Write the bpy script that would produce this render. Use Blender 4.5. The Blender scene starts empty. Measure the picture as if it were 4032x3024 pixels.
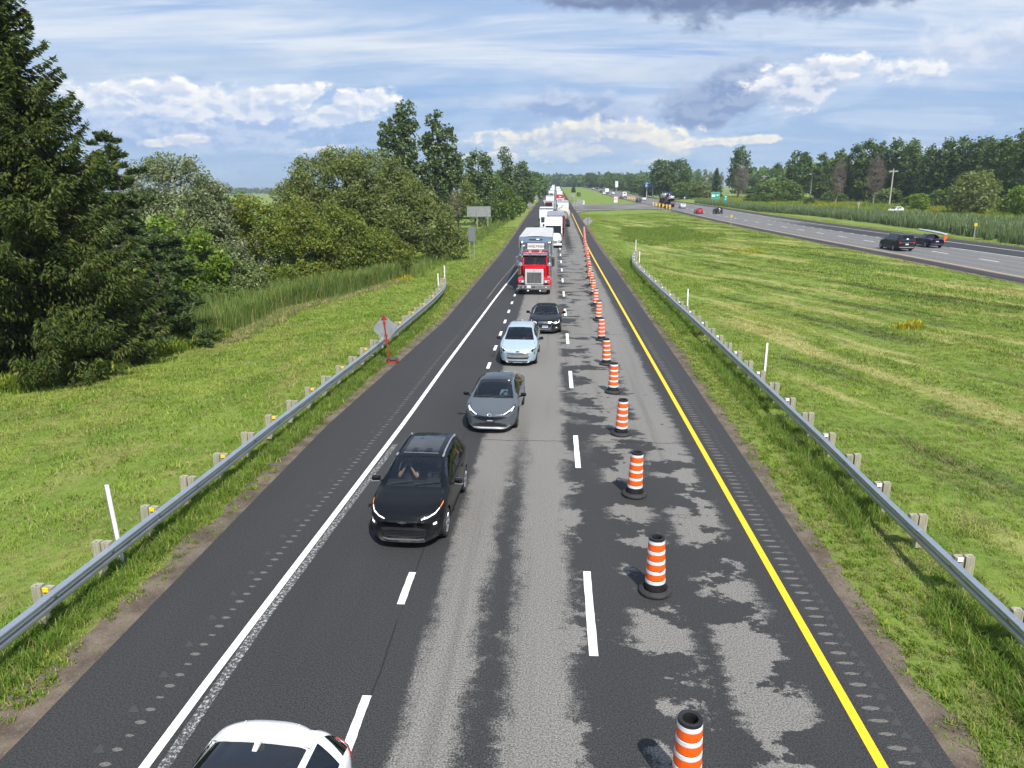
import bpy, bmesh, math, random
import numpy as np
from mathutils import Vector, Matrix
from mathutils.bvhtree import BVHTree

sc = bpy.context.scene
COL = sc.collection
R = math.radians

# ------------------------------------------------------------------ camera
CAM_H = 7.85
cam = bpy.data.cameras.new('camera')
cam.sensor_width = 36.0
cam.lens = 36.0 * 2895.0 / 4032.0
cam.clip_start = 0.1
cam.clip_end = 12000
cam_o = bpy.data.objects.new('camera', cam)
COL.objects.link(cam_o)
cam_o.location = (0, 0, CAM_H)
cam_o.rotation_euler = (R(90 - 14.75), 0, R(3.25))
sc.camera = cam_o

# ------------------------------------------------------------------ light and exposure
SUN_EL = 52.0
SUN_DIR = Vector((0.40 * math.cos(R(SUN_EL)), -0.9165 * math.cos(R(SUN_EL)), math.sin(R(SUN_EL))))
sun = bpy.data.lights.new('sun', 'SUN')
sun.energy = 4.9
sun.angle = R(0.53)
sun.color = (1.0, 0.955, 0.88)
sun_o = bpy.data.objects.new('sun', sun)
COL.objects.link(sun_o)
sun_o.rotation_euler = SUN_DIR.to_track_quat('Z', 'Y').to_euler()
sun_o.location = (20, -40, 60)

sc.view_settings.view_transform = 'Standard'
sc.view_settings.look = 'None'
sc.view_settings.exposure = 0.42
sc.view_settings.gamma = 1.0
sc.view_settings.use_curve_mapping = False
sc.render.engine = 'CYCLES'
sc.cycles.use_denoising = True
sc.cycles.use_adaptive_sampling = True
sc.cycles.adaptive_threshold = 0.025
sc.cycles.max_bounces = 4
sc.cycles.transparent_max_bounces = 6
sc.cycles.diffuse_bounces = 2
sc.cycles.glossy_bounces = 3
sc.cycles.transmission_bounces = 3
sc.cycles.caustics_reflective = False
sc.cycles.caustics_refractive = False
sc.cycles.sample_clamp_indirect = 6.0


# ------------------------------------------------------------------ node expressions
class X:
    """a socket that can be used in arithmetic"""
    def __init__(s, t, k): s.t, s.k = t, k
    def _m(s, op, *a, clamp=False):
        n = s.t.nodes.new('ShaderNodeMath'); n.operation = op; n.use_clamp = clamp
        for i, v in enumerate((s,) + a): put(s.t, n.inputs[i], v)
        return X(s.t, n.outputs[0])
    def __add__(s, o): return s._m('ADD', o)
    __radd__ = __add__
    def __sub__(s, o): return s._m('SUBTRACT', o)
    def __rsub__(s, o): return val(s.t, o)._m('SUBTRACT', s)
    def __mul__(s, o): return s._m('MULTIPLY', o)
    __rmul__ = __mul__
    def __truediv__(s, o): return s._m('DIVIDE', o)
    def __neg__(s): return s._m('MULTIPLY', -1.0)
    def lt(s, o): return s._m('LESS_THAN', o)
    def gt(s, o): return s._m('GREATER_THAN', o)
    def mn(s, o): return s._m('MINIMUM', o)
    def mx(s, o): return s._m('MAXIMUM', o)
    def abs(s): return s._m('ABSOLUTE')
    def sat(s): return s._m('ADD', 0.0, clamp=True)
    def pw(s, e): return s._m('POWER', e)
    def fn(s, op, *a): return s._m(op, *a)


def put(t, inp, v):
    if isinstance(v, X): t.links.new(v.k, inp)
    else:
        try: inp.default_value = v
        except Exception: inp.default_value = tuple(v) + (1.0,) if len(v) == 3 else v


def val(t, v):
    if isinstance(v, X): return v
    n = t.nodes.new('ShaderNodeValue'); n.outputs[0].default_value = v
    return X(t, n.outputs[0])


def sep(t, v):
    n = t.nodes.new('ShaderNodeSeparateXYZ'); put(t, n.inputs[0], v)
    return [X(t, o) for o in n.outputs]


def comb(t, x, y, z):
    n = t.nodes.new('ShaderNodeCombineXYZ')
    for i, v in enumerate((x, y, z)): put(t, n.inputs[i], v)
    return X(t, n.outputs[0])


def noise(t, vec, scale, detail=3.0, rough=0.55, dist=0.0, out=0):
    n = t.nodes.new('ShaderNodeTexNoise')
    if vec is not None: put(t, n.inputs['Vector'], vec)
    n.inputs['Scale'].default_value = scale
    n.inputs['Detail'].default_value = detail
    n.inputs['Roughness'].default_value = rough
    n.inputs['Distortion'].default_value = dist
    return X(t, n.outputs[out])


def voro(t, vec, scale, feature='F1', out=0):
    n = t.nodes.new('ShaderNodeTexVoronoi'); n.feature = feature
    if vec is not None: put(t, n.inputs['Vector'], vec)
    n.inputs['Scale'].default_value = scale
    return X(t, n.outputs[out])


def ss(t, a, b, x):
    """smooth step, 0 at a and 1 at b"""
    n = t.nodes.new('ShaderNodeMapRange'); n.interpolation_type = 'SMOOTHSTEP'
    put(t, n.inputs[0], x); put(t, n.inputs[1], a); put(t, n.inputs[2], b)
    n.inputs[3].default_value = 0.0; n.inputs[4].default_value = 1.0
    return X(t, n.outputs[0])


def mixc(t, f, a, b, mode='MIX'):
    n = t.nodes.new('ShaderNodeMix'); n.data_type = 'RGBA'; n.blend_type = mode
    put(t, n.inputs[0], f); put(t, n.inputs[6], a); put(t, n.inputs[7], b)
    return X(t, n.outputs[2])


def vscale(t, v, sx, sy, sz):
    n = t.nodes.new('ShaderNodeMapping'); put(t, n.inputs[0], v)
    n.inputs['Scale'].default_value = (sx, sy, sz)
    return X(t, n.outputs[0])


# ------------------------------------------------------------------ world: physical sky with clouds
def build_world():
    w = bpy.data.worlds.new('World'); sc.world = w
    w.use_nodes = True
    t = w.node_tree
    for n in list(t.nodes): t.nodes.remove(n)
    sky = t.nodes.new('ShaderNodeTexSky')
    sky.sky_type = 'NISHITA'; sky.sun_disc = False
    sky.sun_elevation = R(SUN_EL)
    sky.sun_rotation = math.atan2(SUN_DIR.x, SUN_DIR.y)
    sky.altitude = 30; sky.air_density = 1.0; sky.dust_density = 1.2; sky.ozone_density = 1.5
    tc = t.nodes.new('ShaderNodeTexCoord')
    d = X(t, tc.outputs['Generated'])
    x, y, z = sep(t, d)
    az = x.fn('ARCTAN2', y) * 57.29578
    el = z.fn('ARCSINE') * 57.29578
    zz = z.mx(0.0) + 0.10
    plan = comb(t, x / zz, y / zz, 0.0)
    # cumulus space: degrees, stretched a little along the horizon
    ang = comb(t, az * 0.10, el * 0.16, 0.0)
    wrp = noise(t, ang, 1.6, 4, 0.6) - 0.5

    def spot(a0, e0, ra, re, tilt=0.0):
        """soft region of the sky, centre and half size in degrees"""
        da = (az - a0) / ra
        de = (el - e0 - (az - a0) * tilt) / re
        return (-(da * da + de * de)).fn('EXPONENT')

    S = 7.75          # with the background at 0.1 and the exposure used, 1.0 here is white on screen
    def rgb(r, g, b_): return (r * S, g * S, b_ * S)
    skyc = X(t, sky.outputs[0])
    # deepen the clear blue slightly the way a phone shows it
    col = mixc(t, 0.75, skyc, rgb(.17, .36, .77))
    # thin high veil, drawn out in long streaks
    v1 = noise(t, vscale(t, plan, 0.16, 0.55, 1), 1.0, 6, 0.60, 0.9)
    v2 = noise(t, vscale(t, plan, 0.42, 1.5, 1), 1.3, 7, 0.62, 0.5)
    veil = ss(t, 0.34, 0.62, v1 * 0.65 + v2 * 0.35)
    gap = spot(7.5, 9.2, 5, 0.9) * 0.6 + spot(-29, 12.6, 7, 1.2, 0.0) * 0.7 + spot(-22, 3.2, 12, 1.8) * 0.35
    veil = (veil * 0.70 + 0.26 - gap).sat()
    col = mixc(t, veil, col, rgb(.59, .71, .87))
    streak = ss(t, 0.48, 0.66, v2 * 0.7 + v1 * 0.35) * ss(t, 4.0, 9.0, el)
    col = mixc(t, streak * 0.85, col, rgb(.80, .85, .93))
    dk = ss(t, 0.50, 0.66, noise(t, vscale(t, plan, 0.30, 1.1, 1), 1.0, 6, 0.6, 0.6)) * ss(t, 4.0, 8.0, el)
    col = mixc(t, dk * 0.5, col, rgb(.42, .54, .72))
    # blue-grey bands low in the distance
    low = noise(t, vscale(t, ang, 0.8, 1.7, 1), 1.5, 6, 0.6, 0.5)
    band = ss(t, 0.43, 0.60, low) * ss(t, 11.0, 4.0, el)
    col = mixc(t, band * 0.65, col, rgb(.29, .46, .74))

    def cumulus(col, mask, seed, bright, shade, e0, re, scale=1.0, soft=0.07, amp=1.25, flat=0.5):
        p = comb(t, az * 0.12 * scale + seed + wrp * 0.12, el * 0.20 * scale + wrp * 0.12, seed * 1.7)
        ps = comb(t, az * 0.12 * scale + seed + wrp * 0.12 + 0.05, el * 0.20 * scale + wrp * 0.12 + 0.11, seed * 1.7)
        n1 = noise(t, p, 2.0, 10, 0.62, 0.15)
        n2 = noise(t, ps, 2.0, 7, 0.58, 0.15)
        dens = n1 * amp + mask * 0.55
        mid = 0.5 * amp + 0.27
        a = ss(t, mid - soft, mid + soft * 1.6, dens) * ss(t, 0.03, 0.22, mask)
        top = ss(t, e0 - re, e0 + re, el + (n1 - 0.5) * re * 3.0)
        rim = ss(t, mid + 0.26, mid + 0.02, dens)
        lit = (ss(t, -0.08, 0.09, n1 - n2) * 0.55 + top * flat + rim * 0.30 - 0.22).sat()
        return mixc(t, a, col, mixc(t, lit, shade, bright))

    W1 = rgb(1.02, 1.01, .99)
    WC = rgb(.98, .94, .83)
    G1 = rgb(.44, .57, .80)
    # grey underside near the top of the view, ragged below
    m = spot(4, 13.2, 6.5, 1.2, 0.0) + spot(15, 13.0, 8, 1.7, 0.02)
    col = cumulus(col, m * 1.35, 3.1, rgb(.33, .42, .61), rgb(.19, .26, .43), 12.2, 1.6, 1.1, 0.12, 1.6, 0.4)
    # pale bank high on the right
    m = spot(28.5, 8.6, 6.5, 1.9, 0.03)
    col = cumulus(col, m * 0.9, 13.9, rgb(.82, .87, .95), rgb(.50, .60, .80), 8.6, 2.0, 1.0, 0.18)
    # grey bank with the bright tower beside it
    m = spot(12.2, 6.7, 4.4, 2.3, 0.18)
    col = cumulus(col, m * 1.35, 7.7, rgb(.52, .62, .80), rgb(.27, .37, .60), 7.6, 2.2, 1.15, 0.08, 1.75, 0.7)
    m = spot(17.4, 7.2, 4.2, 1.7, 0.18)
    col = cumulus(col, m * 1.2, 11.3, W1, rgb(.42, .53, .76), 6.9, 1.7, 1.3, 0.06)
    m = spot(23.5, 7.6, 3.4, 0.8, 0.10)
    col = cumulus(col, m * 0.8, 12.6, W1, G1, 7.5, 0.9, 1.5, 0.09)
    # creamy bank over the end of the road
    m = spot(1.6, 5.8, 5.6, 1.2, 0.0)
    col = cumulus(col, m * 1.15, 19.4, rgb(.62, .71, .87), rgb(.32, .45, .70), 6.2, 1.2, 1.1, 0.12)
    m = spot(1.4, 3.6, 7.2, 1.35, 0.0)
    col = cumulus(col, m * 1.15, 17.2, WC, rgb(.46, .57, .77), 3.6, 1.4, 1.25, 0.06)
    m = spot(-5.0, 2.2, 4.0, 0.7) * 0.9 + spot(12.8, 3.4, 4.0, 0.38, 0.05) * 0.95 + spot(6.5, 2.0, 2.2, .3, .1) * .9
    col = cumulus(col, m * 0.95, 18.1, WC, rgb(.50, .61, .80), 2.6, 0.9, 1.6, 0.07)
    # white heaps on the left
    m = spot(-24.0, 4.7, 8.0, 1.9, 0.0)
    col = cumulus(col, m * 1.3, 29.1, rgb(.80, .86, .96), rgb(.40, .54, .81), 5.4, 2.0, 1.3, 0.15)
    m = spot(-28.0, 5.9, 5.6, 1.2, 0.04) + spot(-20.0, 6.0, 3.4, 1.1, 0.16)
    col = cumulus(col, m * 1.15, 23.8, W1, rgb(.50, .62, .84), 5.8, 1.2, 1.3, 0.06)
    m = spot(-14.8, 5.8, 3.2, 1.2, 0.20)
    col = cumulus(col, m * 1.1, 26.2, W1, rgb(.54, .65, .86), 6.0, 1.0, 1.4, 0.06)
    m = spot(-17.5, 2.7, 2.2, 0.45, 0.2) + spot(-27.2, 3.2, 2.2, 0.5, 0.1) + spot(24.0, 2.6, 4.0, 0.3, 0.02)
    col = cumulus(col, m * 0.95, 31.7, rgb(.92, .91, .91), G1, 2.8, 0.6, 1.6, 0.07)
    # the air pales towards the horizon
    col = mixc(t, ss(t, 4.0, -0.5, el) * 0.75, col, rgb(.40, .59, .79))
    bg = t.nodes.new('ShaderNodeBackground')
    t.links.new(col.k, bg.inputs[0]); bg.inputs[1].default_value = 0.1
    out = t.nodes.new('ShaderNodeOutputWorld')
    t.links.new(bg.outputs[0], out.inputs[0])
    w.cycles.sampling_method = 'MANUAL'; w.cycles.sample_map_resolution = 512


build_world()
# ------------------------------------------------------------------ terrain heights
YB = np.concatenate([np.arange(-60, 60, 2.0), np.arange(60, 160, 4.0), np.arange(160, 400, 8.0),
                     np.arange(400, 1000, 25.0), np.arange(1000, 3000, 100.0), np.arange(3000, 7001, 500.0)])


def sstep(a, b, x):
    u = np.clip((np.asarray(x, float) - a) / (b - a), 0, 1)
    return u * u * (3 - 2 * u)


def _prof():
    s = np.zeros(len(YB))
    yy = YB
    s = 0.015 * np.clip((yy - 100) / 140.0, 0, 1)
    s = np.where(yy > 1000, 0.005, s)
    s = np.where(yy > 2200, 0.0, s)
    dz = np.concatenate([[0], 0.5 * (s[1:] + s[:-1]) * np.diff(YB)])
    return np.cumsum(dz)


ZL0 = _prof()


def _prof2():
    s = 0.0145 * np.clip((YB - 82) / 30.0, 0, 1)
    s = np.where(YB > 900, 0.005, s)
    s = np.where(YB > 2200, 0.0, s)
    dz = np.concatenate([[0], 0.5 * (s[1:] + s[:-1]) * np.diff(YB)])
    return np.cumsum(dz)


ZL = _prof2()


def z_road(y): return np.interp(y, YB, ZL)


_w = sstep(350, 700, YB)
ZF = (ZL0 + 1.6 * (1 - sstep(200, 500, YB))) * (1 - _w) + ZL * _w


def z_far2(y): return np.interp(y, YB, ZF)


# cross profile of the ground: X against offset and weight between the two roads
PX = np.array([-3000, -600, -120, -60, -30, -22, -18, -15, -11, -9.4, -8.2, -7.6, 5.7, 6.6, 8.2, 10, 15, 21, 27, 31, 32.8,
               53.0, 54, 57, 60, 63, 70, 90, 130, 300, 3000.0])
PO = np.array([0, 0, -.2, -.5, -.7, -.85, -.75, -.45, -.12, -.03, -.01, -.07, -.07, -.01, -.04, -.1, -.25, -.3, -.2, -.03, -.07,
               -.07, -.05, -.4, -.9, -.7, -.3, .1, .2, .2, 0.0])
PR = np.array([0, 0, 0, 0, 0, 0, 0, 0, 0, 0, 0, 0, 0, 0, .03, .1, .35, .65, .9, 1, 1, 1, 1, 1, 1, 1, 1, 1, 1, 1, 1.0])
PL = np.array([0, 0, .25, .6, .9, .96, 1, 1, 1, 1, 1, 1, 1, 1, 1, 1, 1, 1, 1, 1, 1, 1, 1, 1, 1, 1, 1, 1, 1, 1, 1.0])


def terrain(x, y):
    o = np.interp(x, PX, PO); r = np.interp(x, PX, PR); l = np.interp(x, PX, PL)
    return o + l * (z_road(y) * (1 - r) + z_far2(y) * r)
# ------------------------------------------------------------------ object helpers
rng = np.random.default_rng(11)
random.seed(5)


def tag(o, label=None, cat=None, group=None, kind=None):
    if label: o['label'] = label
    if cat: o['category'] = cat
    if group: o['group'] = group
    if kind: o['kind'] = kind
    return o


def empty(name, loc, rz=0.0, label=None, cat=None, group=None):
    o = bpy.data.objects.new(name, None); COL.objects.link(o)
    o.location = loc; o.rotation_euler = (0, 0, rz); o.empty_display_size = 0.2
    return tag(o, label, cat, group)


def link(name, me, parent=None):
    o = bpy.data.objects.new(name, me); COL.objects.link(o)
    if parent: o.parent = parent
    return o


def copy_tree(o, parent=None):
    c = o.copy(); COL.objects.link(c)
    if parent: c.parent = parent
    for ch in list(o.children): copy_tree(ch, c)
    return c


class MB:
    """collects shapes and links them as one mesh object"""
    def __init__(s): s.v = []; s.f = []; s.m = []; s.n = 0; s.sm = []
    def add(s, v, f, mi=0, smooth=False):
        o = s.n
        s.v.extend([tuple(p) for p in v]); s.n += len(v)
        for q in f:
            s.f.append(tuple(i + o for i in q)); s.m.append(mi); s.sm.append(smooth)
        return s
    def box(s, x0, x1, y0, y1, z0, z1, mi=0, bev=0.0):
        if bev <= 0:
            v = [(x, y, z) for z in (z0, z1) for y in (y0, y1) for x in (x0, x1)]
            return s.add(v, [(0, 2, 3, 1), (4, 5, 7, 6), (0, 1, 5, 4), (2, 6, 7, 3), (0, 4, 6, 2), (1, 3, 7, 5)], mi)
        b = min(bev, (x1 - x0) * .45, (y1 - y0) * .45, (z1 - z0) * .45)
        bm = bmesh.new()
        bmesh.ops.create_cube(bm, size=1.0)
        for q in bm.verts:
            q.co = Vector(((x0 + x1) / 2 + q.co.x * (x1 - x0), (y0 + y1) / 2 + q.co.y * (y1 - y0), (z0 + z1) / 2 + q.co.z * (z1 - z0)))
        bmesh.ops.bevel(bm, geom=list(bm.edges), offset=b, segments=2, profile=0.5, affect='EDGES')
        bm.verts.index_update()
        s.add([q.co[:] for q in bm.verts], [[q.index for q in f.verts] for f in bm.faces], mi)
        bm.free(); return s
    def obox(s, c, sx, sy, sz, rz=0.0, rx=0.0, ry=0.0, mi=0, bev=0.0):
        k = s.n; s.box(-sx / 2, sx / 2, -sy / 2, sy / 2, -sz / 2, sz / 2, mi, bev)
        M = Matrix.Translation(c) @ Matrix.Rotation(rz, 4, 'Z') @ Matrix.Rotation(ry, 4, 'Y') @ Matrix.Rotation(rx, 4, 'X')
        for i in range(k, s.n): s.v[i] = tuple(M @ Vector(s.v[i]))
        return s
    def tube(s, pts, r, seg=8, mi=0, cap=True, smooth=True):
        pts = [Vector(p) for p in pts]
        rs = r if hasattr(r, '__len__') else [r] * len(pts)
        rings = []
        up = Vector((0, 0, 1))
        for i, p in enumerate(pts):
            a = pts[max(i - 1, 0)]; b = pts[min(i + 1, len(pts) - 1)]
            d = (b - a).normalized() if (b - a).length > 1e-9 else Vector((0, 0, 1))
            u = d.cross(up)
            if u.length < 0.05: u = d.cross(Vector((0, 1, 0)))
            u.normalize(); w = u.cross(d)
            rings.append([p + (u * math.cos(2 * math.pi * k / seg) + w * math.sin(2 * math.pi * k / seg)) * rs[i] for k in range(seg)])
        v = [q for r_ in rings for q in r_]
        f = []
        for i in range(len(rings) - 1):
            for k in range(seg):
                f.append((i * seg + k, i * seg + (k + 1) % seg, (i + 1) * seg + (k + 1) % seg, (i + 1) * seg + k))
        s.add(v, f, mi, smooth)
        if cap:
            s.add(rings[0], [tuple(range(seg))], mi); s.add(rings[-1], [tuple(reversed(range(seg)))], mi)
        return s
    def rings(s, prof, seg=24, mi=0, c=(0, 0, 0)):
        for a, b in zip(prof[:-1], prof[1:]): s.lathe([a, b], seg, mi, c)
        return s
    def lathe(s, prof, seg=24, mi=0, c=(0, 0, 0), axis='Z', smooth=True, squash=1.0):
        v = []
        for r, z in prof:
            for k in range(seg):
                a = 2 * math.pi * k / seg
                p = (r * math.cos(a), r * math.sin(a) * squash, z)
                if axis == 'X': p = (p[2], p[0], p[1])
                if axis == 'Y': p = (p[0], p[2], p[1])
                v.append((p[0] + c[0], p[1] + c[1], p[2] + c[2]))
        f = []
        for i in range(len(prof) - 1):
            for k in range(seg):
                f.append((i * seg + k, i * seg + (k + 1) % seg, (i + 1) * seg + (k + 1) % seg, (i + 1) * seg + k))
        return s.add(v, f, mi, smooth)
    def disc(s, c, r, seg=20, axis='Y', mi=0, flip=False):
        v = []
        for k in range(seg):
            a = 2 * math.pi * k / seg; p = (r * math.cos(a), r * math.sin(a))
            v.append({'X': (c[0], c[1] + p[0], c[2] + p[1]), 'Y': (c[0] + p[0], c[1], c[2] + p[1]), 'Z': (c[0] + p[0], c[1] + p[1], c[2])}[axis])
        f = tuple(range(seg))
        return s.add(v, [f[::-1] if flip else f], mi)
    def prism(s, poly, a, b, axis='Y', mi=0):
        """extrude a 2D polygon (u,v) between a and b along axis"""
        def P(p, t): return {'X': (t, p[0], p[1]), 'Y': (p[0], t, p[1]), 'Z': (p[0], p[1], t)}[axis]
        n = len(poly)
        v = [P(p, a) for p in poly] + [P(p, b) for p in poly]
        f = [tuple(range(n)), tuple(range(2 * n - 1, n - 1, -1))] + [(i, i + n, (i + 1) % n + n, (i + 1) % n) for i in range(n)]
        return s.add(v, f, mi)
    def mesh(s, name, mats):
        me = bpy.data.meshes.new(name)
        me.from_pydata(s.v, [], s.f)
        for m in (mats if isinstance(mats, (list, tuple)) else [mats]): me.materials.append(m)
        if any(s.m): me.polygons.foreach_set('material_index', s.m)
        if any(s.sm): me.polygons.foreach_set('use_smooth', s.sm)
        me.update(); return me
    def build(s, name, mats, parent=None, recalc=True):
        me = s.mesh(name, mats)
        if recalc:
            bm = bmesh.new(); bm.from_mesh(me); bmesh.ops.recalc_face_normals(bm, faces=bm.faces); bm.to_mesh(me); bm.free()
        return link(name, me, parent)


def np_mesh(name, V, F, mats, smooth=False, mi=None):
    """fast mesh from arrays; F has a constant number of corners"""
    V = np.asarray(V, np.float32); F = np.asarray(F, np.int32)
    me = bpy.data.meshes.new(name)
    k = F.shape[1]
    me.vertices.add(len(V)); me.vertices.foreach_set('co', V.ravel())
    me.loops.add(F.size); me.loops.foreach_set('vertex_index', F.ravel())
    me.polygons.add(len(F)); me.polygons.foreach_set('loop_start', np.arange(0, F.size, k, dtype=np.int32))
    for m in (mats if isinstance(mats, (list, tuple)) else [mats]): me.materials.append(m)
    if mi is not None: me.polygons.foreach_set('material_index', np.asarray(mi, np.int32))
    me.polygons.foreach_set('use_smooth', np.full(len(F), smooth))
    me.update(calc_edges=True)
    return me


# ------------------------------------------------------------------ materials
MATS = {}


def new_mat(name):
    m = bpy.data.materials.new(name); m.use_nodes = True
    t = m.node_tree
    for n in list(t.nodes): t.nodes.remove(n)
    out = t.nodes.new('ShaderNodeOutputMaterial')
    b = t.nodes.new('ShaderNodeBsdfPrincipled')
    t.links.new(b.outputs[0], out.inputs[0])
    return m, t, b, out


def pm(name, col, rough=0.5, metal=0.0, var=0.12, vscale_=6.0, spec=0.5, coat=0.0, bump=0.0, bscale=40.0, emit=None):
    """plain procedural material with a little uneven wear"""
    if name in MATS: return MATS[name]
    m, t, b, out = new_mat(name)
    tc = X(t, t.nodes.new('ShaderNodeTexCoord').outputs['Object'])
    n = noise(t, tc, vscale_, 4, 0.6)
    c = mixc(t, ss(t, 0.3, 0.7, n), tuple(x * (1 - var) for x in col), tuple(min(1, x * (1 + var)) for x in col))
    put(t, b.inputs['Base Color'], c)
    put(t, b.inputs['Roughness'], (n - 0.5) * 0.16 + rough)
    b.inputs['Metallic'].default_value = metal
    b.inputs['Specular IOR Level'].default_value = spec
    if coat: b.inputs['Coat Weight'].default_value = coat; b.inputs['Coat Roughness'].default_value = 0.04
    if bump:
        bn = t.nodes.new('ShaderNodeBump'); bn.inputs['Strength'].default_value = bump; bn.inputs['Distance'].default_value = 0.01
        put(t, bn.inputs['Height'], noise(t, tc, bscale, 4, 0.6)); t.links.new(bn.outputs[0], b.inputs['Normal'])
    if emit:
        b.inputs['Emission Color'].default_value = tuple(emit[0]) + (1,); b.inputs['Emission Strength'].default_value = emit[1]
    MATS[name] = m
    return m


def wpos(t):
    g = t.nodes.new('ShaderNodeNewGeometry'); return X(t, g.outputs['Position'])
# ------------------------------------------------------------------ setting: ground, roads, markings
def grass_col(t, p):
    """colour of the grass at a place: shared by the ground and the blades standing on it"""
    x, y, z = sep(t, p)
    big = noise(t, p, 0.05, 4, 0.6)
    mid = noise(t, p, 0.35, 5, 0.65)
    c = mixc(t, ss(t, 0.35, 0.65, mid), (0.118, 0.195, 0.020), (0.205, 0.275, 0.042))
    c = mixc(t, ss(t, 0.42, 0.66, big) * 0.7, c, (0.150, 0.245, 0.030))
    # mown swaths of drying cuttings between the roads
    d = comb(t, (x * 0.955 + y * 0.27) * 0.50 + (noise(t, p, 0.06, 3) - 0.5) * 1.6, (y * 0.95 - x * 0.3) * 0.035, 0.0)
    sw = noise(t, d, 1.15, 4, 0.58)
    med = ss(t, 9.2, 11.5, x) * ss(t, 34.0, 31.0, x) * ss(t, 215.0, 150.0, y)
    brk = noise(t, comb(t, x * 0.5, y * 0.18, 2.0), 1.0, 4, 0.65)
    c = mixc(t, ss(t, 0.50, 0.63, sw + (brk - 0.5) * 0.25) * med * 0.88, c, (0.40, 0.375, 0.15))
    c = mixc(t, ss(t, 0.46, 0.36, sw + (brk - 0.5) * 0.22) * med * 0.85, c, (0.055, 0.080, 0.020))
    # drier grass along the left verge
    dry = ss(t, 0.48, 0.66, noise(t, comb(t, x * 0.8, y * 0.2, 3.0), 1.2, 5, 0.65)) * ss(t, -26.0, -20.0, x) * ss(t, -6.0, -9.0, x)
    c = mixc(t, dry * 0.5, c, (0.27, 0.245, 0.085))
    # thin, browner growth next to the gravel
    edge = ss(t, 9.8, 8.3, x.abs()) * ss(t, 0.42, 0.62, noise(t, p, 1.3, 5, 0.7))
    c = mixc(t, edge * 0.55, c, (0.17, 0.155, 0.06))
    # fields beyond the trees
    far = ss(t, -60.0, -90.0, x).mx(ss(t, 62.0, 68.0, x))
    patch = noise(t, comb(t, x * 0.010, y * 0.004, 0.0), 1.5, 3, 0.6)
    c = mixc(t, far * ss(t, 0.4, 0.6, patch) * 0.7, c, (0.24, 0.265, 0.085))
    gold = far * ss(t, 0.55, 0.68, noise(t, comb(t, x * 0.12, y * 0.03, 5.0), 1.0, 5, 0.65)) * ss(t, 60, 66, x)
    return mixc(t, gold * 0.7, c, (0.36, 0.29, 0.05)), mid


def mat_grass():
    m, t, b, out = new_mat('grass_ground')
    p = wpos(t)
    c, mid = grass_col(t, p)
    fine = noise(t, p, 6.0, 5, 0.7)
    c = mixc(t, (fine - 0.5) * 1.1 + 0.5, mixc(t, 0.5, c, (0.03, 0.045, 0.008)), mixc(t, 0.2, c, (0.32, 0.36, 0.14)))
    put(t, b.inputs['Base Color'], c)
    b.inputs['Roughness'].default_value = 0.85; b.inputs['Specular IOR Level'].default_value = 0.15
    bn = t.nodes.new('ShaderNodeBump'); bn.inputs['Strength'].default_value = 0.9; bn.inputs['Distance'].default_value = 0.12
    put(t, bn.inputs['Height'], noise(t, p, 3.0, 6, 0.75) * 0.7 + mid * 0.5); t.links.new(bn.outputs[0], b.inputs['Normal'])
    return m


def grid_sheet(name, xs, ys, zf, mat, kind='structure', parent=None):
    """xs: columns, each a number or an array over ys"""
    ny = len(ys); cols = [np.full(ny, c, float) if np.isscalar(c) else np.asarray(c, float) for c in xs]
    Xg = np.stack(cols, 1); Yg = np.repeat(np.asarray(ys)[:, None], len(cols), 1)
    Z = zf(Xg, Yg)
    V = np.stack([Xg, Yg, Z], 2).reshape(-1, 3); k = len(cols)
    i, j = np.meshgrid(np.arange(ny - 1), np.arange(k - 1), indexing='ij')
    a = (i * k + j).ravel()
    F = np.stack([a, a + 1, a + k + 1, a + k], 1)
    o = link(name, np_mesh(name, V, F, mat, True), parent)
    if kind: o['kind'] = kind
    return o


gx = np.unique(np.concatenate([PX, np.linspace(-30, -8.2, 30), np.linspace(6.6, 31, 32), np.linspace(53, 72, 12), np.linspace(72, 300, 20), np.linspace(-300, -30, 20)]))
M_GRASS = mat_grass()


def bumpy(x, y):
    w = np.where((np.abs(x) < 9) | ((x > 31) & (x < 55)), 0, 1)
    return terrain(x, y) + w * 0.05 * (np.sin(x * .9 + y * .23) + np.sin(y * .61 - x * .37) * .7)


gy = YB
grid_sheet('ground', list(gx), gy, bumpy, M_GRASS)

# edges of our carriageway, seen to narrow where the exit lane tapers in
LEDGE = np.interp(YB, [0, 24, 45, 100, 200, 300, 1000], [-7.8, -7.75, -6.75, -6.8, -7.1, -7.2, -7.2])
REDGE = np.interp(YB, [0, 15, 33, 77, 120, 400, 1000], [5.68, 5.78, 5.97, 6.30, 6.26, 6.3, 6.3])


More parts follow.
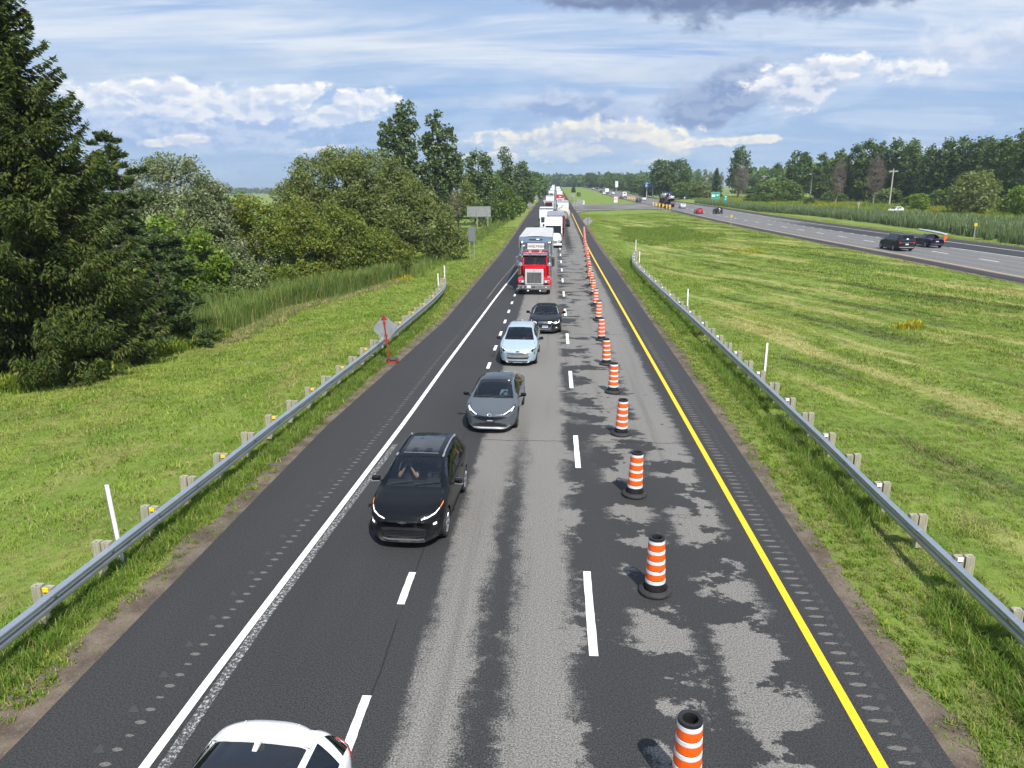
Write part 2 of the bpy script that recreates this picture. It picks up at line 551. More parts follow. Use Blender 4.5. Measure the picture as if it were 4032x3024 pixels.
def mat_asphalt(second=False):
    m, t, b, out = new_mat('asphalt')
    p = wpos(t); x, y, z = sep(t, p)
    grain = noise(t, p, 34.0, 3, 0.8)
    grain2 = voro(t, p, 55.0, 'F1', 1)
    gr = grain * 0.6 + X(t, grain2.k) * 0.0 + 0.0
    spk = ss(t, 0.60, 0.78, noise(t, p, 75.0, 2, 0.6))
    bigv = noise(t, comb(t, x * 0.5, y * 0.08, 0.0), 1.0, 4, 0.6)
    dark = mixc(t, bigv, (0.023, 0.0235, 0.0245), (0.040, 0.040, 0.041))
    light = mixc(t, bigv, (0.130, 0.125, 0.118), (0.185, 0.177, 0.165))
    if not second:
        # edges of the worn lighter patches are drawn out across the road
        fing = noise(t, comb(t, x * 0.7, y * 3.6, 0.0), 1.0, 5, 0.64) - 0.5
        fing2 = noise(t, comb(t, x * 2.0, y * 0.55, 4.0), 1.0, 3, 0.6) - 0.5
        speck = noise(t, p, 9.0, 5, 0.75) - 0.5
        xx = x + fing * 0.95 + fing2 * 0.45 + speck * 0.55
        blur = noise(t, p, 2.6, 6, 0.72) - 0.5
        x1 = x + fing * 0.22 + fing2 * 0.55 + speck * 0.55 + blur * 0.6
        def band(a, c, s=0.34): return ss(t, a - s, a + s, xx) * ss(t, c + s, c - s, xx)
        def lane(a, c, s=0.48): return ss(t, a - s, a + s, x1) * ss(t, c + s, c - s, x1)
        far = ss(t, 14.0, 34.0, y)
        vfar = ss(t, 45.0, 90.0, y)
        near = 1.0 - far
        blot = noise(t, comb(t, x * 0.5, y * 0.62, 9.0), 1.0, 5, 0.64)
        L = lane(-2.25, -1.30) + lane(-0.68, 0.35) + lane(-1.45, -0.55) * (far * 0.9 + ss(t, 0.58, 0.66, blot) * 0.7)
        L = L + band(0.28, 0.8, 0.1) * (ss(t, 0.50, 0.60, blot) * 0.8)
        L = L + band(0.8, 1.55) * (ss(t, 0.58, 0.66, blot) * near + far * ss(t, 0.42, 0.52, blot))
        L = L + band(1.55, 2.55) * (ss(t, 0.50, 0.56, blot + far * 0.10) * 1.0)
        L = L + band(3.0, 4.15) * (ss(t, 0.47, 0.53, blot + far * 0.16) * 1.0)
        L = L + band(2.3, 3.1) * far * ss(t, 0.50, 0.58, blot + vfar * 0.1)
        L = L.sat() * ss(t, -2.5, -2.2, x)
        L = L * (1.0 - band(1.5, 2.6) * ss(t, 80, 110, y) * 0.75)
        c = mixc(t, ss(t, 0.22, 0.80, L + (grain - 0.5) * 0.9 + (noise(t, p, 4.0, 5, 0.75) - 0.5) * 0.5 * L), dark, light)
        # soft tyre tracks and streaks along the lanes, a joint and a few cracks
        trk = noise(t, comb(t, x * 2.2, y * 0.05, 7.0), 1.0, 4, 0.6)
        c = mixc(t, ss(t, 0.52, 0.70, trk) * 0.45, c, mixc(t, 0.5, c, (0.03, 0.03, 0.03)))
        jn = (noise(t, comb(t, 0.0, y * 0.7, 1.0), 1.0, 5, 0.6) - 0.5) * 0.16
        crack = (x + 2.80 + y * 0.004 + jn).abs().lt(0.016) * ss(t, 0.40, 0.46, noise(t, comb(t, 0.0, y * 0.22, 6.0), 1.0, 2, 0.5))
        jy = (noise(t, comb(t, x * 0.6, 0.0, 2.0), 1.0, 5, 0.65) - 0.5) * 0.5
        for yc in (22.6, 41.0, 63.0):
            crack = crack.mx((y - yc + jy).abs().lt(0.016 + yc * 0.0004) * (x + 2.2).gt(0.0) * x.lt(4.6))
        c = mixc(t, crack * 0.8, c, (0.012, 0.012, 0.012))
        # the shoulder beyond the white line is newer and blacker
        c = mixc(t, ss(t, 4.85, 5.0, x) * 0.35, c, (0.04, 0.04, 0.042))
    else:
        wheel = (x * 2.9).fn('SINE') * 0.5 + 0.5
        c = mixc(t, wheel * 0.5 + bigv * 0.4, (0.105, 0.105, 0.105), (0.165, 0.16, 0.155))
        c = mixc(t, ss(t, 44.7, 44.9, x + (bigv - 0.5) * 0.3) * ss(t, 170, 130, y).mx(ss(t, 49.3, 49.5, x)), c, dark)
        c = mixc(t, ss(t, 34.5, 34.3, x), c, dark)
    c = mixc(t, 1.0, c, mixc(t, ss(t, 0.36, 0.64, grain), (0.45, 0.45, 0.45), (1.6, 1.6, 1.58)), 'MULTIPLY')
    c = mixc(t, spk * 0.05, c, (0.5, 0.49, 0.46))
    put(t, b.inputs['Base Color'], c)
    put(t, b.inputs['Roughness'], (grain - 0.5) * 0.2 + 0.80)
    b.inputs['Specular IOR Level'].default_value = 0.3
    bn = t.nodes.new('ShaderNodeBump'); bn.inputs['Strength'].default_value = 0.5; bn.inputs['Distance'].default_value = 0.006
    put(t, bn.inputs['Height'], grain); t.links.new(bn.outputs[0], b.inputs['Normal'])
    return m


M_ASPH = mat_asphalt(); M_ASPH2 = mat_asphalt(True)
zr = lambda x, y: z_road(y) + 0 * x
road = grid_sheet('road', [LEDGE, -5, -2.9, 0.8, 4.75, REDGE], YB, zr, M_ASPH)
zr2 = lambda x, y: z_far2(y) + 0 * x
road_b = grid_sheet('opposite_road', [32.9, 34.9, 40, 45, 49.5, 52.9], YB, zr2, M_ASPH2)


# gravel shoulders with ragged grass edge
def mat_gravel():
    m, t, b, out = new_mat('gravel')
    p = wpos(t); x, y, z = sep(t, p)
    n1 = noise(t, p, 1.2, 5, 0.65); n2 = noise(t, p, 30.0, 3, 0.8)
    c = mixc(t, ss(t, 0.35, 0.65, n1), (0.085, 0.066, 0.052), (0.165, 0.132, 0.104))
    c = mixc(t, ss(t, 0.60, 0.72, n2), c, (0.34, 0.32, 0.29))
    c = mixc(t, ss(t, 0.42, 0.30, n2), c, (0.03, 0.028, 0.025))
    c = mixc(t, ss(t, 0.56, 0.66, noise(t, p, 2.6, 6, 0.75)) * 0.7, c, (0.10, 0.13, 0.03))
    put(t, b.inputs['Base Color'], c); b.inputs['Roughness'].default_value = 0.95; b.inputs['Specular IOR Level'].default_value = 0.1
    bn = t.nodes.new('ShaderNodeBump'); bn.inputs['Strength'].default_value = 0.8; bn.inputs['Distance'].default_value = 0.02
    put(t, bn.inputs['Height'], n2); t.links.new(bn.outputs[0], b.inputs['Normal'])
    return m


M_GRAV = mat_gravel()
ysf = np.concatenate([np.arange(-8, 90, 0.35), np.arange(90, 300, 3.0)])


def interp_edge(arr): return np.interp(ysf, YB, arr)


le = interp_edge(LEDGE); re = interp_edge(REDGE)
jag = lambda s, a: np.interp(ysf, np.arange(-10, 310, 0.8), np.random.default_rng(s).normal(0, a, 400)) + np.random.default_rng(s + 1).normal(0, a * .45, len(ysf))
wl = np.interp(ysf, [0, 12, 25, 45, 100, 300], [0.85, 0.70, 0.55, 0.40, 0.45, 0.4])
zg = lambda x, y: z_road(y) - 0.006 - 0.02 * np.clip(np.abs(x) - 7, 0, 1) + 0 * x
grid_sheet('gravel_shoulder', [le - wl + jag(1, .09), le - wl * .5, le + 0.10], ysf,
           lambda x, y: z_road(y) - 0.004 + 0 * x, M_GRAV)
grid_sheet('gravel_shoulder', [re - 0.10, re + .25, re + .50 + jag(5, .10)], ysf, lambda x, y: z_road(y) - 0.004 + 0 * x, M_GRAV)
o = grid_sheet('gravel_shoulder', [52.8, 53.3, 53.7 + jag(9, .1)], ysf, lambda x, y: z_far2(y) - 0.03 + 0 * x, M_GRAV)
o = grid_sheet('gravel_shoulder', [32.2 + jag(12, .1), 32.6, 33.0], ysf, lambda x, y: z_far2(y) - 0.03 + 0 * x, M_GRAV)


# paved crossing between the two carriageways
def mat_turn():
    m, t, b, out = new_mat('turnaround')
    p = wpos(t); x, y, z = sep(t, p)
    n1 = noise(t, comb(t, x * 0.05, y * 0.35, 0.0), 1.0, 5, 0.65)
    c = mixc(t, ss(t, 0.42, 0.58, n1), (0.055, 0.05, 0.047), (0.20, 0.185, 0.165))
    c = mixc(t, ss(t, 0.5, 0.7, noise(t, p, 3.0, 4, 0.7)) * 0.4, c, (0.10, 0.085, 0.07))
    put(t, b.inputs['Base Color'], c); b.inputs['Roughness'].default_value = 0.9
    return m


xs_c = np.linspace(6.1, 33.1, 28)
near_e = np.interp(xs_c, [6.1, 8, 11, 16, 24, 29, 33.1], [206, 219, 228, 232, 233, 228, 206])
far_e = np.interp(xs_c, [6.1, 8, 12, 20, 28, 33.1], [300, 293, 290, 289, 291, 300])
tt = np.linspace(0, 1, 14)
Yc = near_e[:, None] * (1 - tt) + far_e[:, None] * tt
Xc = np.repeat(xs_c[:, None], 14, 1)
Vc = np.stack([Xc, Yc, terrain(Xc, Yc) + 0.12], 2).reshape(-1, 3)
ii, jj = np.meshgrid(np.arange(27), np.arange(13), indexing='ij'); a_ = (ii * 14 + jj).ravel()
o = link('paved_crossing', np_mesh('paved_crossing', Vc, np.stack([a_, a_ + 14, a_ + 15, a_ + 1], 1), mat_turn(), True)); o['kind'] = 'structure'


# ------------------------------------------------------------------ painted lines
def mat_paint(name, col, wear=0.25, rough=0.6):
    m, t, b, out = new_mat(name)
    p = wpos(t)
    n = noise(t, p, 22.0, 5, 0.75); n2 = noise(t, p, 1.5, 4, 0.6)
    c = mixc(t, ss(t, 0.35, 0.65, n2) * 0.25, col, tuple(v * 0.72 for v in col))
    c = mixc(t, ss(t, 0.58, 0.70, n) * wear, c, (0.10, 0.10, 0.10))
    put(t, b.inputs['Base Color'], c); b.inputs['Roughness'].default_value = rough
    return m


M_WHITE = mat_paint('white_road_paint', (0.76, 0.76, 0.72), 0.5)
M_YELLOW = mat_paint('yellow_road_paint', (0.82, 0.50, 0.010), 0.3)
M_YELLOW2 = mat_paint('worn_yellow_paint', (0.62, 0.36, 0.08), 0.5)


def mat_ghost():
    m, t, b, out = new_mat('scraped_line')
    p = wpos(t)
    n = noise(t, p, 16.0, 4, 0.8)
    c = mixc(t, ss(t, 0.50, 0.60, n), (0.045, 0.045, 0.047), (0.36, 0.36, 0.35))
    put(t, b.inputs['Base Color'], c); b.inputs['Roughness'].default_value = 0.9
    return m


M_GHOST = mat_ghost()


def line(name, xs, ys, w, mat, zf, parent, lift=0.004):
    yy = np.unique(np.concatenate([YB[(YB > ys[0]) & (YB < ys[-1])], [ys[0], ys[-1]]]))
    xc = np.interp(yy, ys, xs)
    r_ = np.random.default_rng(3)
    return grid_sheet(name, [xc - w / 2, xc + w / 2], yy, lambda x, y: zf(y) + lift + 0 * x, mat, None, parent)


WX = ([-5.80, -5.66, -5.60, -5.34, -5.14, -4.98, -4.38, -3.70, -3.25, -3.05, -3.0, -3.0], [-20, 8.6, 10.8, 18.5, 24.7, 32.7, 55.3, 76, 95, 115, 200, 1500])
line('yellow_line', [4.72, 4.72], [-20, 212], 0.15, M_YELLOW, z_road, road)
line('yellow_line', [4.72, 4.72], [296, 1600], 0.15, M_YELLOW, z_road, road)
line('white_edge_line', WX[0], WX[1], 0.15, M_WHITE, z_road, road)
line('scraped_line', [-5.36, -5.38, -5.42, -5.2, -4.99], [-6, 9.5, 11, 17, 22], 0.17, M_GHOST, z_road, road)
line('scraped_line', [-5.0, -4.75, -4.3, -4.1], [55, 67, 81, 100], 0.10, M_GHOST, z_road, road)
line('yellow_line', [34.9, 34.9], [20, 205], 0.17, M_YELLOW2, z_far2, road_b)
line('yellow_line', [34.9, 34.9], [300, 1600], 0.17, M_YELLOW2, z_far2, road_b)
line('white_edge_line', [49.5, 49.5], [40, 1500], 0.16, M_WHITE, z_far2, road_b)
line('white_edge_line', [45.5, 44.7], [40, 87], 0.16, M_WHITE, z_far2, road_b)


def dash_mesh(w, l):
    r_ = np.random.default_rng(7)
    n = 12; yy = np.linspace(0, l, n)
    l_ = -w / 2 + r_.normal(0, .004, n); r2 = w / 2 + r_.normal(0, .004, n)
    V = [(a, y, 0) for a, y in zip(l_, yy)] + [(a, y, 0) for a, y in zip(r2, yy)]
    F = [(i, i + n, i + n + 1, i + 1) for i in range(n - 1)]
    return np_mesh('lane_dash', V, F, M_WHITE)


D3 = dash_mesh(0.16, 2.95); D1 = dash_mesh(0.15, 1.25); D4 = dash_mesh(0.18, 3.3)


def dash(me, x, y, zf, parent, sl):
    o = link('lane_dash', me, parent)
    o.location = (x, y, float(zf(y)) + 0.004)
    o.rotation_euler = (math.atan((float(zf(y + sl)) - float(zf(y))) / sl), 0, 0)


for k in range(-2, 60): dash(D3, 0.79, 11.25 + 9.0 * k, z_road, road, 3)
for k in range(-2, 21): dash(D1, -2.9 - 0.0022 * 4 * k if k < 20 else -3.05, 8.75 + 3.95 * k, z_road, road, 1.3)
for k in range(45): dash(D4, 40.15, 69.4 + 9.0 * k, z_far2, road_b, 3.3)
for k in range(16): dash(D1, 44.6, 92 + 4.5 * k, z_far2, road_b, 1.3)

# milled rumble grooves: a worn lens of bare stone and a scuffed triangle at each
M_GROOVE = pm('milled_stone', (0.115, 0.108, 0.10), 0.9, 0, 0.45, 30)
M_SCUFF = pm('scuffed_asphalt', (0.042, 0.043, 0.045), 0.9, 0, 0.2, 20)


def groove(w, d, tri):
    mb = MB(); n = 9
    top = [(-w / 2 + w * i / (n - 1), d / 2 * math.sin(math.pi * i / (n - 1)) ** .7 + (random.random() - .5) * .012, 0.0) for i in range(n)]
    bot = [(p[0], -p[1] + (random.random() - .5) * .012, 0.0) for p in top]
    mb.add(top + bot, [(i + n, i + n + 1, i + 1, i) for i in range(n - 1)], 0)
    if tri:
        mb.add([(tri * .15, -.07, 0), (tri * .33, -.09, 0), (tri * .31, .10, 0)], [(0, 1, 2) if tri > 0 else (0, 2, 1)], 1)
    return mb.mesh('rumble_groove', [M_GROOVE, M_SCUFF])


GL = [groove(.17, .075, -1), groove(.14, .06, 0), groove(.19, .085, 0)]
GR = [groove(.30, .10, 1), groove(.26, .075, 1), groove(.33, .09, 1)]
kL = kR = 0
wx = lambda y: np.interp(y, WX[1], WX[0])
y = 3.5
while y < 58:
    if kL < 170:
        o = link('rumble_groove', GL[kL % 3], road); o.location = (float(wx(y)) - 0.56 + .01 * math.sin(y * 5), y, float(z_road(y)) + .0035); kL += 1
    o = link('rumble_groove', GR[(kR * 7 + kR // 5) % 3], road); o.location = (5.07 + .02 * math.sin(y * 3), y + .1, float(z_road(y)) + .0035)
    k_ = 1.0 + 0.012 * max(0, y - 12); o.scale = (min(k_, 1.5), 1, 1); kR += 1
    y += 0.285 if y < 40 else 0.57
# ------------------------------------------------------------------ guardrails, drums, marker posts
def mat_galv():
    m, t, b, out = new_mat('galvanised_steel')
    tc = X(t, t.nodes.new('ShaderNodeTexCoord').outputs['Object'])
    v = voro(t, tc, 38.0, 'F1', 0)
    n = noise(t, tc, 2.2, 5, 0.65)
    c = mixc(t, n, (0.50, 0.53, 0.56), (0.68, 0.71, 0.74))
    c = mixc(t, v * 0.5, c, (0.36, 0.38, 0.41))
    c = mixc(t, ss(t, 0.60, 0.75, noise(t, tc, 7.0, 5, 0.7)) * 0.4, c, (0.25, 0.24, 0.22))
    put(t, b.inputs['Base Color'], c); b.inputs['Metallic'].default_value = 0.9
    put(t, b.inputs['Roughness'], n * 0.25 + 0.24)
    return m


def mat_timber():
    m, t, b, out = new_mat('weathered_timber')
    tc = X(t, t.nodes.new('ShaderNodeTexCoord').outputs['Object'])
    ri = X(t, t.nodes.new('ShaderNodeObjectInfo').outputs['Random'])
    x, y, z = sep(t, tc)
    g = noise(t, comb(t, x * 40 + ri * 20, y * 40, z * 2.5), 1.0, 4, 0.6)
    c = mixc(t, ss(t, 0.35, 0.65, g), (0.22, 0.205, 0.15), (0.42, 0.39, 0.29))
    c = mixc(t, ri * 0.5, c, (0.28, 0.29, 0.20))
    crack = ss(t, 0.64, 0.70, noise(t, comb(t, x * 55 + ri * 9, y * 55, z * 1.2), 1.0, 2, 0.5))
    c = mixc(t, crack * 0.8, c, (0.07, 0.06, 0.05))
    c = mixc(t, ss(t, 0.5, 0.62, noise(t, tc, 9, 4, 0.7)) * ss(t, -.02, 0.0, z) * 0.7, c, (0.06, 0.055, 0.05))
    put(t, b.inputs['Base Color'], c); b.inputs['Roughness'].default_value = 0.9
    bn = t.nodes.new('ShaderNodeBump'); bn.inputs['Strength'].default_value = 0.5; bn.inputs['Distance'].default_value = 0.01
    put(t, bn.inputs['Height'], g); t.links.new(bn.outputs[0], b.inputs['Normal'])
    return m


M_GALV = mat_galv(); M_TIMBER = mat_timber()
M_REFY = pm('yellow_reflector', (0.90, 0.58, 0.01), 0.3); M_REFW = pm('white_reflector', (0.85, 0.85, 0.85), 0.3)
M_BOLT = pm('bolt_steel', (0.20, 0.20, 0.21), 0.5, 0.7)
WB = [(-.012, .445), (0.004, .450), (.030, .462), (.085, .482), (.090, .500), (.085, .545), (.010, .578), (-.004, .605), (.010, .632), (.085, .665), (.090, .710), (.085, .728), (.030, .748), (.004, .760), (-.012, .765)]


def guardrail(path, side, ref, label, zf, first, step, par):
    """side +1: the traffic is on the +X side of the rail"""
    P = np.array(path, float)
    # resample smoothly
    seg = np.concatenate([[0], np.cumsum(np.hypot(*np.diff(P, axis=0).T))]); L = seg[-1]
    tt = np.linspace(0, L, int(L / .2))
    px = np.interp(tt, seg, P[:, 0]); py = np.interp(tt, seg, P[:, 1])
    ker = np.ones(25) / 25
    pxs = np.convolve(np.pad(px, 12, mode='reflect', reflect_type='odd'), ker, 'valid'); pys = np.convolve(np.pad(py, 12, mode='reflect', reflect_type='odd'), ker, 'valid')
    def at(s): return np.interp(s, tt, pxs), np.interp(s, tt, pys)
    root = empty('guardrail', (0, 0, 0), 0, label, 'guardrail')
    n = int(L / 3.81)
    for i in range(n + 1):
        s0, s1 = i * 3.81, min(i * 3.81 + 3.98, L)
        if s1 - s0 < .5: continue
        ss_ = np.linspace(s0, s1, 3 if s0 < L - 16 else 10)
        V = []; 
        for q, s in enumerate(ss_):
            x, y = at(s); x2, y2 = at(s + .1); x1, y1 = at(s - .1)
            d = np.array([x2 - x1, y2 - y1]); d /= np.linalg.norm(d) + 1e-9
            nrm = np.array([d[1], -d[0]]) * side
            lap = 0.009 * (i % 2)
            for (a, z) in WB:
                V.append((x + nrm[0] * (a + lap), y + nrm[1] * (a + lap), z + float(zf(x, y))))
        k = len(WB); m = len(ss_)
        F = [(q * k + j, q * k + j + 1, (q + 1) * k + j + 1, (q + 1) * k + j) for q in range(m - 1) for j in range(k - 1)]
        o = link('rail', np_mesh('rail', V, F, M_GALV, False), root)
        so = o.modifiers.new('thick', 'SOLIDIFY'); so.thickness = 0.004; so.offset = 0
    # posts
    s = first - path[0][1]; k = par
    while s > step: s -= step; k += 1
    mp = MB(); mp.box(-.09, .09, -.075, .075, -.80, 0.0, 0, .012); me_p = mp.mesh('post', M_TIMBER)
    mp = MB(); mp.box(-.09, .09, -.07, .07, -.40, 0.0, 0, .012); me_b = mp.mesh('blockout', M_TIMBER)
    mr = MB(); mr.box(-.055, .055, -.012, .012, -.045, .045, 0, .006); me_r = mr.mesh('reflector', ref)
    mr = MB(); mr.lathe([(0.001, .028), (.016, .022), (.02, 0)], 8, axis='X'); me_bolt = mr.mesh('bolt', M_BOLT)
    while s < L - .1:
        x, y = at(s); x2, y2 = at(s + .1); x1, y1 = at(s - .1)
        a = math.atan2(y2 - y1, x2 - x1) - math.pi / 2
        nx, ny = math.cos(a) * side, math.sin(a) * side
        g = float(zf(x, y))
        top = .84 + random.uniform(-.02, .03)
        p = link('post', me_p, root); p.location = (x - nx * .31, y - ny * .31, g + top); p.rotation_euler = (random.uniform(-.03, .03), random.uniform(-.03, .03), a + random.uniform(-.05, .05))
        b = link('blockout', me_b, root); b.location = (x - nx * .105, y - ny * .105, g + top + random.uniform(-.03, .01)); b.rotation_euler = (random.uniform(-.02, .02), 0, a)
        if y < 40:
            for z_ in (.60,):
                o = link('bolt', me_bolt, root); o.location = (x + nx * .006, y + ny * .006, g + z_); o.rotation_euler = (0, 0, a if side > 0 else a + math.pi)
        if k % 2 == 0:
            r_ = link('reflector', me_r, root); r_.location = (x - nx * .10, y - ny * .09 - .0875, g + top - .055); r_.rotation_euler = (0, 0, a)
        s += step; k += 1
    return root


zt = lambda x, y: terrain(x, y)
guardrail([(-9.35, -4), (-9.16, 11), (-9.02, 16), (-8.85, 22), (-8.5, 32), (-8.3, 43), (-8.22, 50), (-8.3, 54.5), (-8.6, 58), (-9.2, 62)], 1, M_REFY,
          'galvanised W-beam guardrail on timber posts with yellow reflectors, left of the queue of cars', zt, 11.67, 1.76, 0)
guardrail([(8.05, -4), (8.0, 15), (8.1, 22), (8.12, 40), (8.05, 60), (8.05, 71), (8.3, 79), (8.9, 85), (9.9, 91.5)], -1, M_REFW,
          'galvanised W-beam guardrail on timber posts with white reflectors, beside the yellow line', zt, 13.75, 1.92, 0)

# white flexible marker posts behind the rails
M_POSTW = pm('white_plastic', (0.80, 0.80, 0.80), 0.45, 0, .08)
M_POSTD = pm('grey_plastic', (0.22, 0.22, 0.24), 0.5)
mk = MB(); mk.box(-.043, .043, -.018, .018, -.1, 1.75, 0, .008); mk.box(-.056, -.051, -.02, .02, 0.3, 1.75, 1)
me_mk = mk.mesh('marker_post', [M_POSTW, M_POSTD])
mks = [(-9.22, 13.9, -1, 'white marker post behind the left guardrail, nearest the camera', .06),
       (-8.62, 36.2, -1, 'white marker post mostly hidden behind the first diamond sign back', .03),
       (-8.85, 56.3, -1, 'shorter-looking white marker post just before the flared end of the left guardrail', .03),
       (-9.2, 62.0, -1, 'white marker post at the very tip of the left guardrail', .02),
       (8.62, 29.6, 1, 'tall white marker post behind the right guardrail, nearest the camera', .0),
       (8.6, 47.5, 1, 'white marker post halfway along the right guardrail', .02),
       (8.75, 77, 1, 'white marker post where the right guardrail begins to flare', .0),
       (9.95, 92, 1, 'white marker post at the far tip of the right guardrail', .0)]
for i, (x, y, sd, lb, lean) in enumerate(mks):
    o = link('marker_post', me_mk); o.location = (x, y, float(terrain(x, y))); o.rotation_euler = (0, -lean, .1 * sd)
    o.scale = (1, 1, [1.08, .9, .98, 1, 1.08, 1, 1.02, 1.1][i])
    tag(o, lb, 'marker post', 'white marker posts along the guardrails')

# traffic drums
M_DBLK = pm('drum_rubber', (0.012, 0.012, 0.013), 0.55, 0, .3, 12)
M_TYRE = pm('tyre_ring_rubber', (0.022, 0.022, 0.023), 0.75, 0, .4, 14, bump=.3)


def mat_band(name, col, dirt):
    m, t, b, out = new_mat(name)
    tc = X(t, t.nodes.new('ShaderNodeTexCoord').outputs['Object'])
    ri = X(t, t.nodes.new('ShaderNodeObjectInfo').outputs['Random'])
    x, y, z = sep(t, tc)
    n = noise(t, comb(t, x * 8 + ri * 31, y * 8, z * 8), 1.0, 5, 0.7)
    st = noise(t, comb(t, x * 30 + ri * 17, y * 30, z * 2.5), 1.0, 4, 0.7)
    c = mixc(t, ss(t, 0.5, 0.75, st) * 0.5, col, tuple(v * 0.55 for v in col))
    c = mixc(t, ss(t, 0.63, 0.67, n) * dirt, c, (0.03, 0.03, 0.03))
    put(t, b.inputs['Base Color'], c); b.inputs['Roughness'].default_value = 0.32
    wv = (z * 420.0).fn('SINE')
    bn = t.nodes.new('ShaderNodeBump'); bn.inputs['Strength'].default_value = 0.25; bn.inputs['Distance'].default_value = 0.004
    put(t, bn.inputs['Height'], wv * 0.5); t.links.new(bn.outputs[0], b.inputs['Normal'])
    return m


M_ORANGE = mat_band('orange_sheeting', (0.90, 0.115, 0.008), .8); M_WBAND = mat_band('white_sheeting', (0.70, 0.71, 0.72), .8)


def r_at(z): return .205 - (.205 - .158) * (z - .1) / 1.12


def drum(x, y, label, rz, i):
    root = empty('traffic_drum', (x, y, float(z_road(y)) + .002), rz, label, 'traffic drum', 'orange and white drums closing the lane')
    root.rotation_euler = (random.uniform(-.012, .012), random.uniform(-.012, .012), rz)
    return root


def drum_proto():
    root = drum(2.13, 13.45, '', 0.2, 0)
    mb = MB()
    pr = [(.19, .02), (r_at(.1), .1), (r_at(.30), .30), (r_at(.30) - .004, .31), (r_at(1.17) - .004, 1.17), (r_at(1.17) + .003, 1.175), (r_at(1.22) + .002, 1.22), (r_at(1.22) - .018, 1.225), (.105, 1.215), (.10, 1.17), (.115, .60), (.001, .60)]
    mb.rings(pr, 28); mb.build('body', M_DBLK, root)
    tr = MB()
    tr.lathe([(.205, .012), (.215, .075), (.235, .10), (.262, .108), (.285, .100), (.318, .085), (.332, .055), (.333, .03), (.318, .004), (.22, .002), (.205, .012)], 32)
    tr.lathe([(.245, .109), (.25, .122), (.272, .118), (.282, .104)], 32)
    tr.build('tyre_ring', M_TYRE, root)
    z = 1.172
    hs = [('white_band', .070, 0), ('orange_band', .130, .012)] * 4 + [('white_band', .075, 0)]
    for nm, h, gap in hs:
        z0 = z - h; b = MB()
        e = .004 if nm == 'white_band' else .003
        b.rings([(r_at(z0) - .006, z0), (r_at(z0) + e, z0 + .004), (r_at(z) + e, z - .004), (r_at(z) - .006, z)], 28)
        b.build(nm, M_WBAND if nm == 'white_band' else M_ORANGE, root)
        z = z0 - gap
    return root


d0 = drum_proto()
drs = [(1.86, 8.28), (2.13, 13.45), (2.22, 18.35), (2.3, 23.4), (2.43, 28.65), (2.50, 33.6), (2.62, 39.35), (2.8, 45.7), (2.95, 51.6), (3.08, 57.5), (3.16, 62.8), (3.25, 68.2), (3.42, 73.5), (3.58, 78.8), (3.79, 85.1), (3.96, 91.4), (4.1, 97.5), (4.25, 103.5), (4.42, 110.0), (4.62, 116), (4.82, 122), (5.0, 127.5), (5.15, 132.5)]
ords = ['nearest traffic drum, cut off by the bottom edge of the picture', 'second traffic drum from the camera, scuffed orange band and chipped base', 'third traffic drum from the camera, level with the black crossover bonnet',
        'fourth traffic drum from the camera, level with the grey car', 'fifth traffic drum from the camera, ahead of the pale blue car', 'sixth traffic drum from the camera, level with the pale blue car', 'seventh traffic drum from the camera, right of the black convertible',
        'eighth traffic drum from the camera, behind the convertible', 'ninth traffic drum from the camera, behind the convertible roof line', 'tenth traffic drum from the camera, level with the red truck bumper', 'eleventh traffic drum from the camera', 'twelfth traffic drum from the camera']
for i, (x, y) in enumerate(drs):
    o = d0 if i == 1 else copy_tree(d0)
    o.location = (x, y, float(z_road(y)) + .002); o.rotation_euler = (random.uniform(-.03, .03), random.uniform(-.035, .035), random.uniform(0, 6))
    o['label'] = ords[i] if i < len(ords) else '%s traffic drum counted from the diamond sign end of the row' % ['last', 'next to last', 'third', 'fourth', 'fifth', 'sixth', 'seventh', 'eighth', 'ninth', 'tenth', 'eleventh'][len(drs) - 1 - i]
# ------------------------------------------------------------------ vegetation
def mat_leaf(name, c1, c2, c3, trans=0.30, rough=0.55, spec=0.35, p3=0.12):
    m, t, b, out = new_mat(name)
    g = t.nodes.new('ShaderNodeNewGeometry')
    rp = X(t, g.outputs['Random Per Island'])
    p = X(t, g.outputs['Position'])
    n = noise(t, p, 0.55, 3, 0.6)
    c = mixc(t, rp, c1, c2)
    c = mixc(t, ss(t, 0.40, 0.65, n) * 0.6, c, tuple(v * 0.72 for v in c1))
    c = mixc(t, rp.gt(1 - p3), c, c3)
    put(t, b.inputs['Base Color'], c)
    b.inputs['Roughness'].default_value = rough; b.inputs['Specular IOR Level'].default_value = spec
    tr = t.nodes.new('ShaderNodeBsdfTranslucent')
    put(t, tr.inputs['Color'], mixc(t, 0.5, c, (c2[0] * 1.3, c2[1] * 1.35, c2[2] * .7)))
    mx = t.nodes.new('ShaderNodeMixShader'); mx.inputs[0].default_value = trans
    t.links.new(b.outputs[0], mx.inputs[1]); t.links.new(tr.outputs[0], mx.inputs[2]); t.links.new(mx.outputs[0], out.inputs[0])
    return m


def mat_bark(name, a, b_, sc_=(8, 8, 1.5)):
    m, t, b, out = new_mat(name)
    tc = X(t, t.nodes.new('ShaderNodeTexCoord').outputs['Object'])
    x, y, z = sep(t, tc)
    n = noise(t, comb(t, x * sc_[0], y * sc_[1], z * sc_[2]), 1.0, 5, 0.65)
    put(t, b.inputs['Base Color'], mixc(t, ss(t, .35, .65, n), a, b_)); b.inputs['Roughness'].default_value = 0.9
    bn = t.nodes.new('ShaderNodeBump'); bn.inputs['Strength'].default_value = .6; bn.inputs['Distance'].default_value = .03
    put(t, bn.inputs['Height'], n); t.links.new(bn.outputs[0], b.inputs['Normal'])
    return m


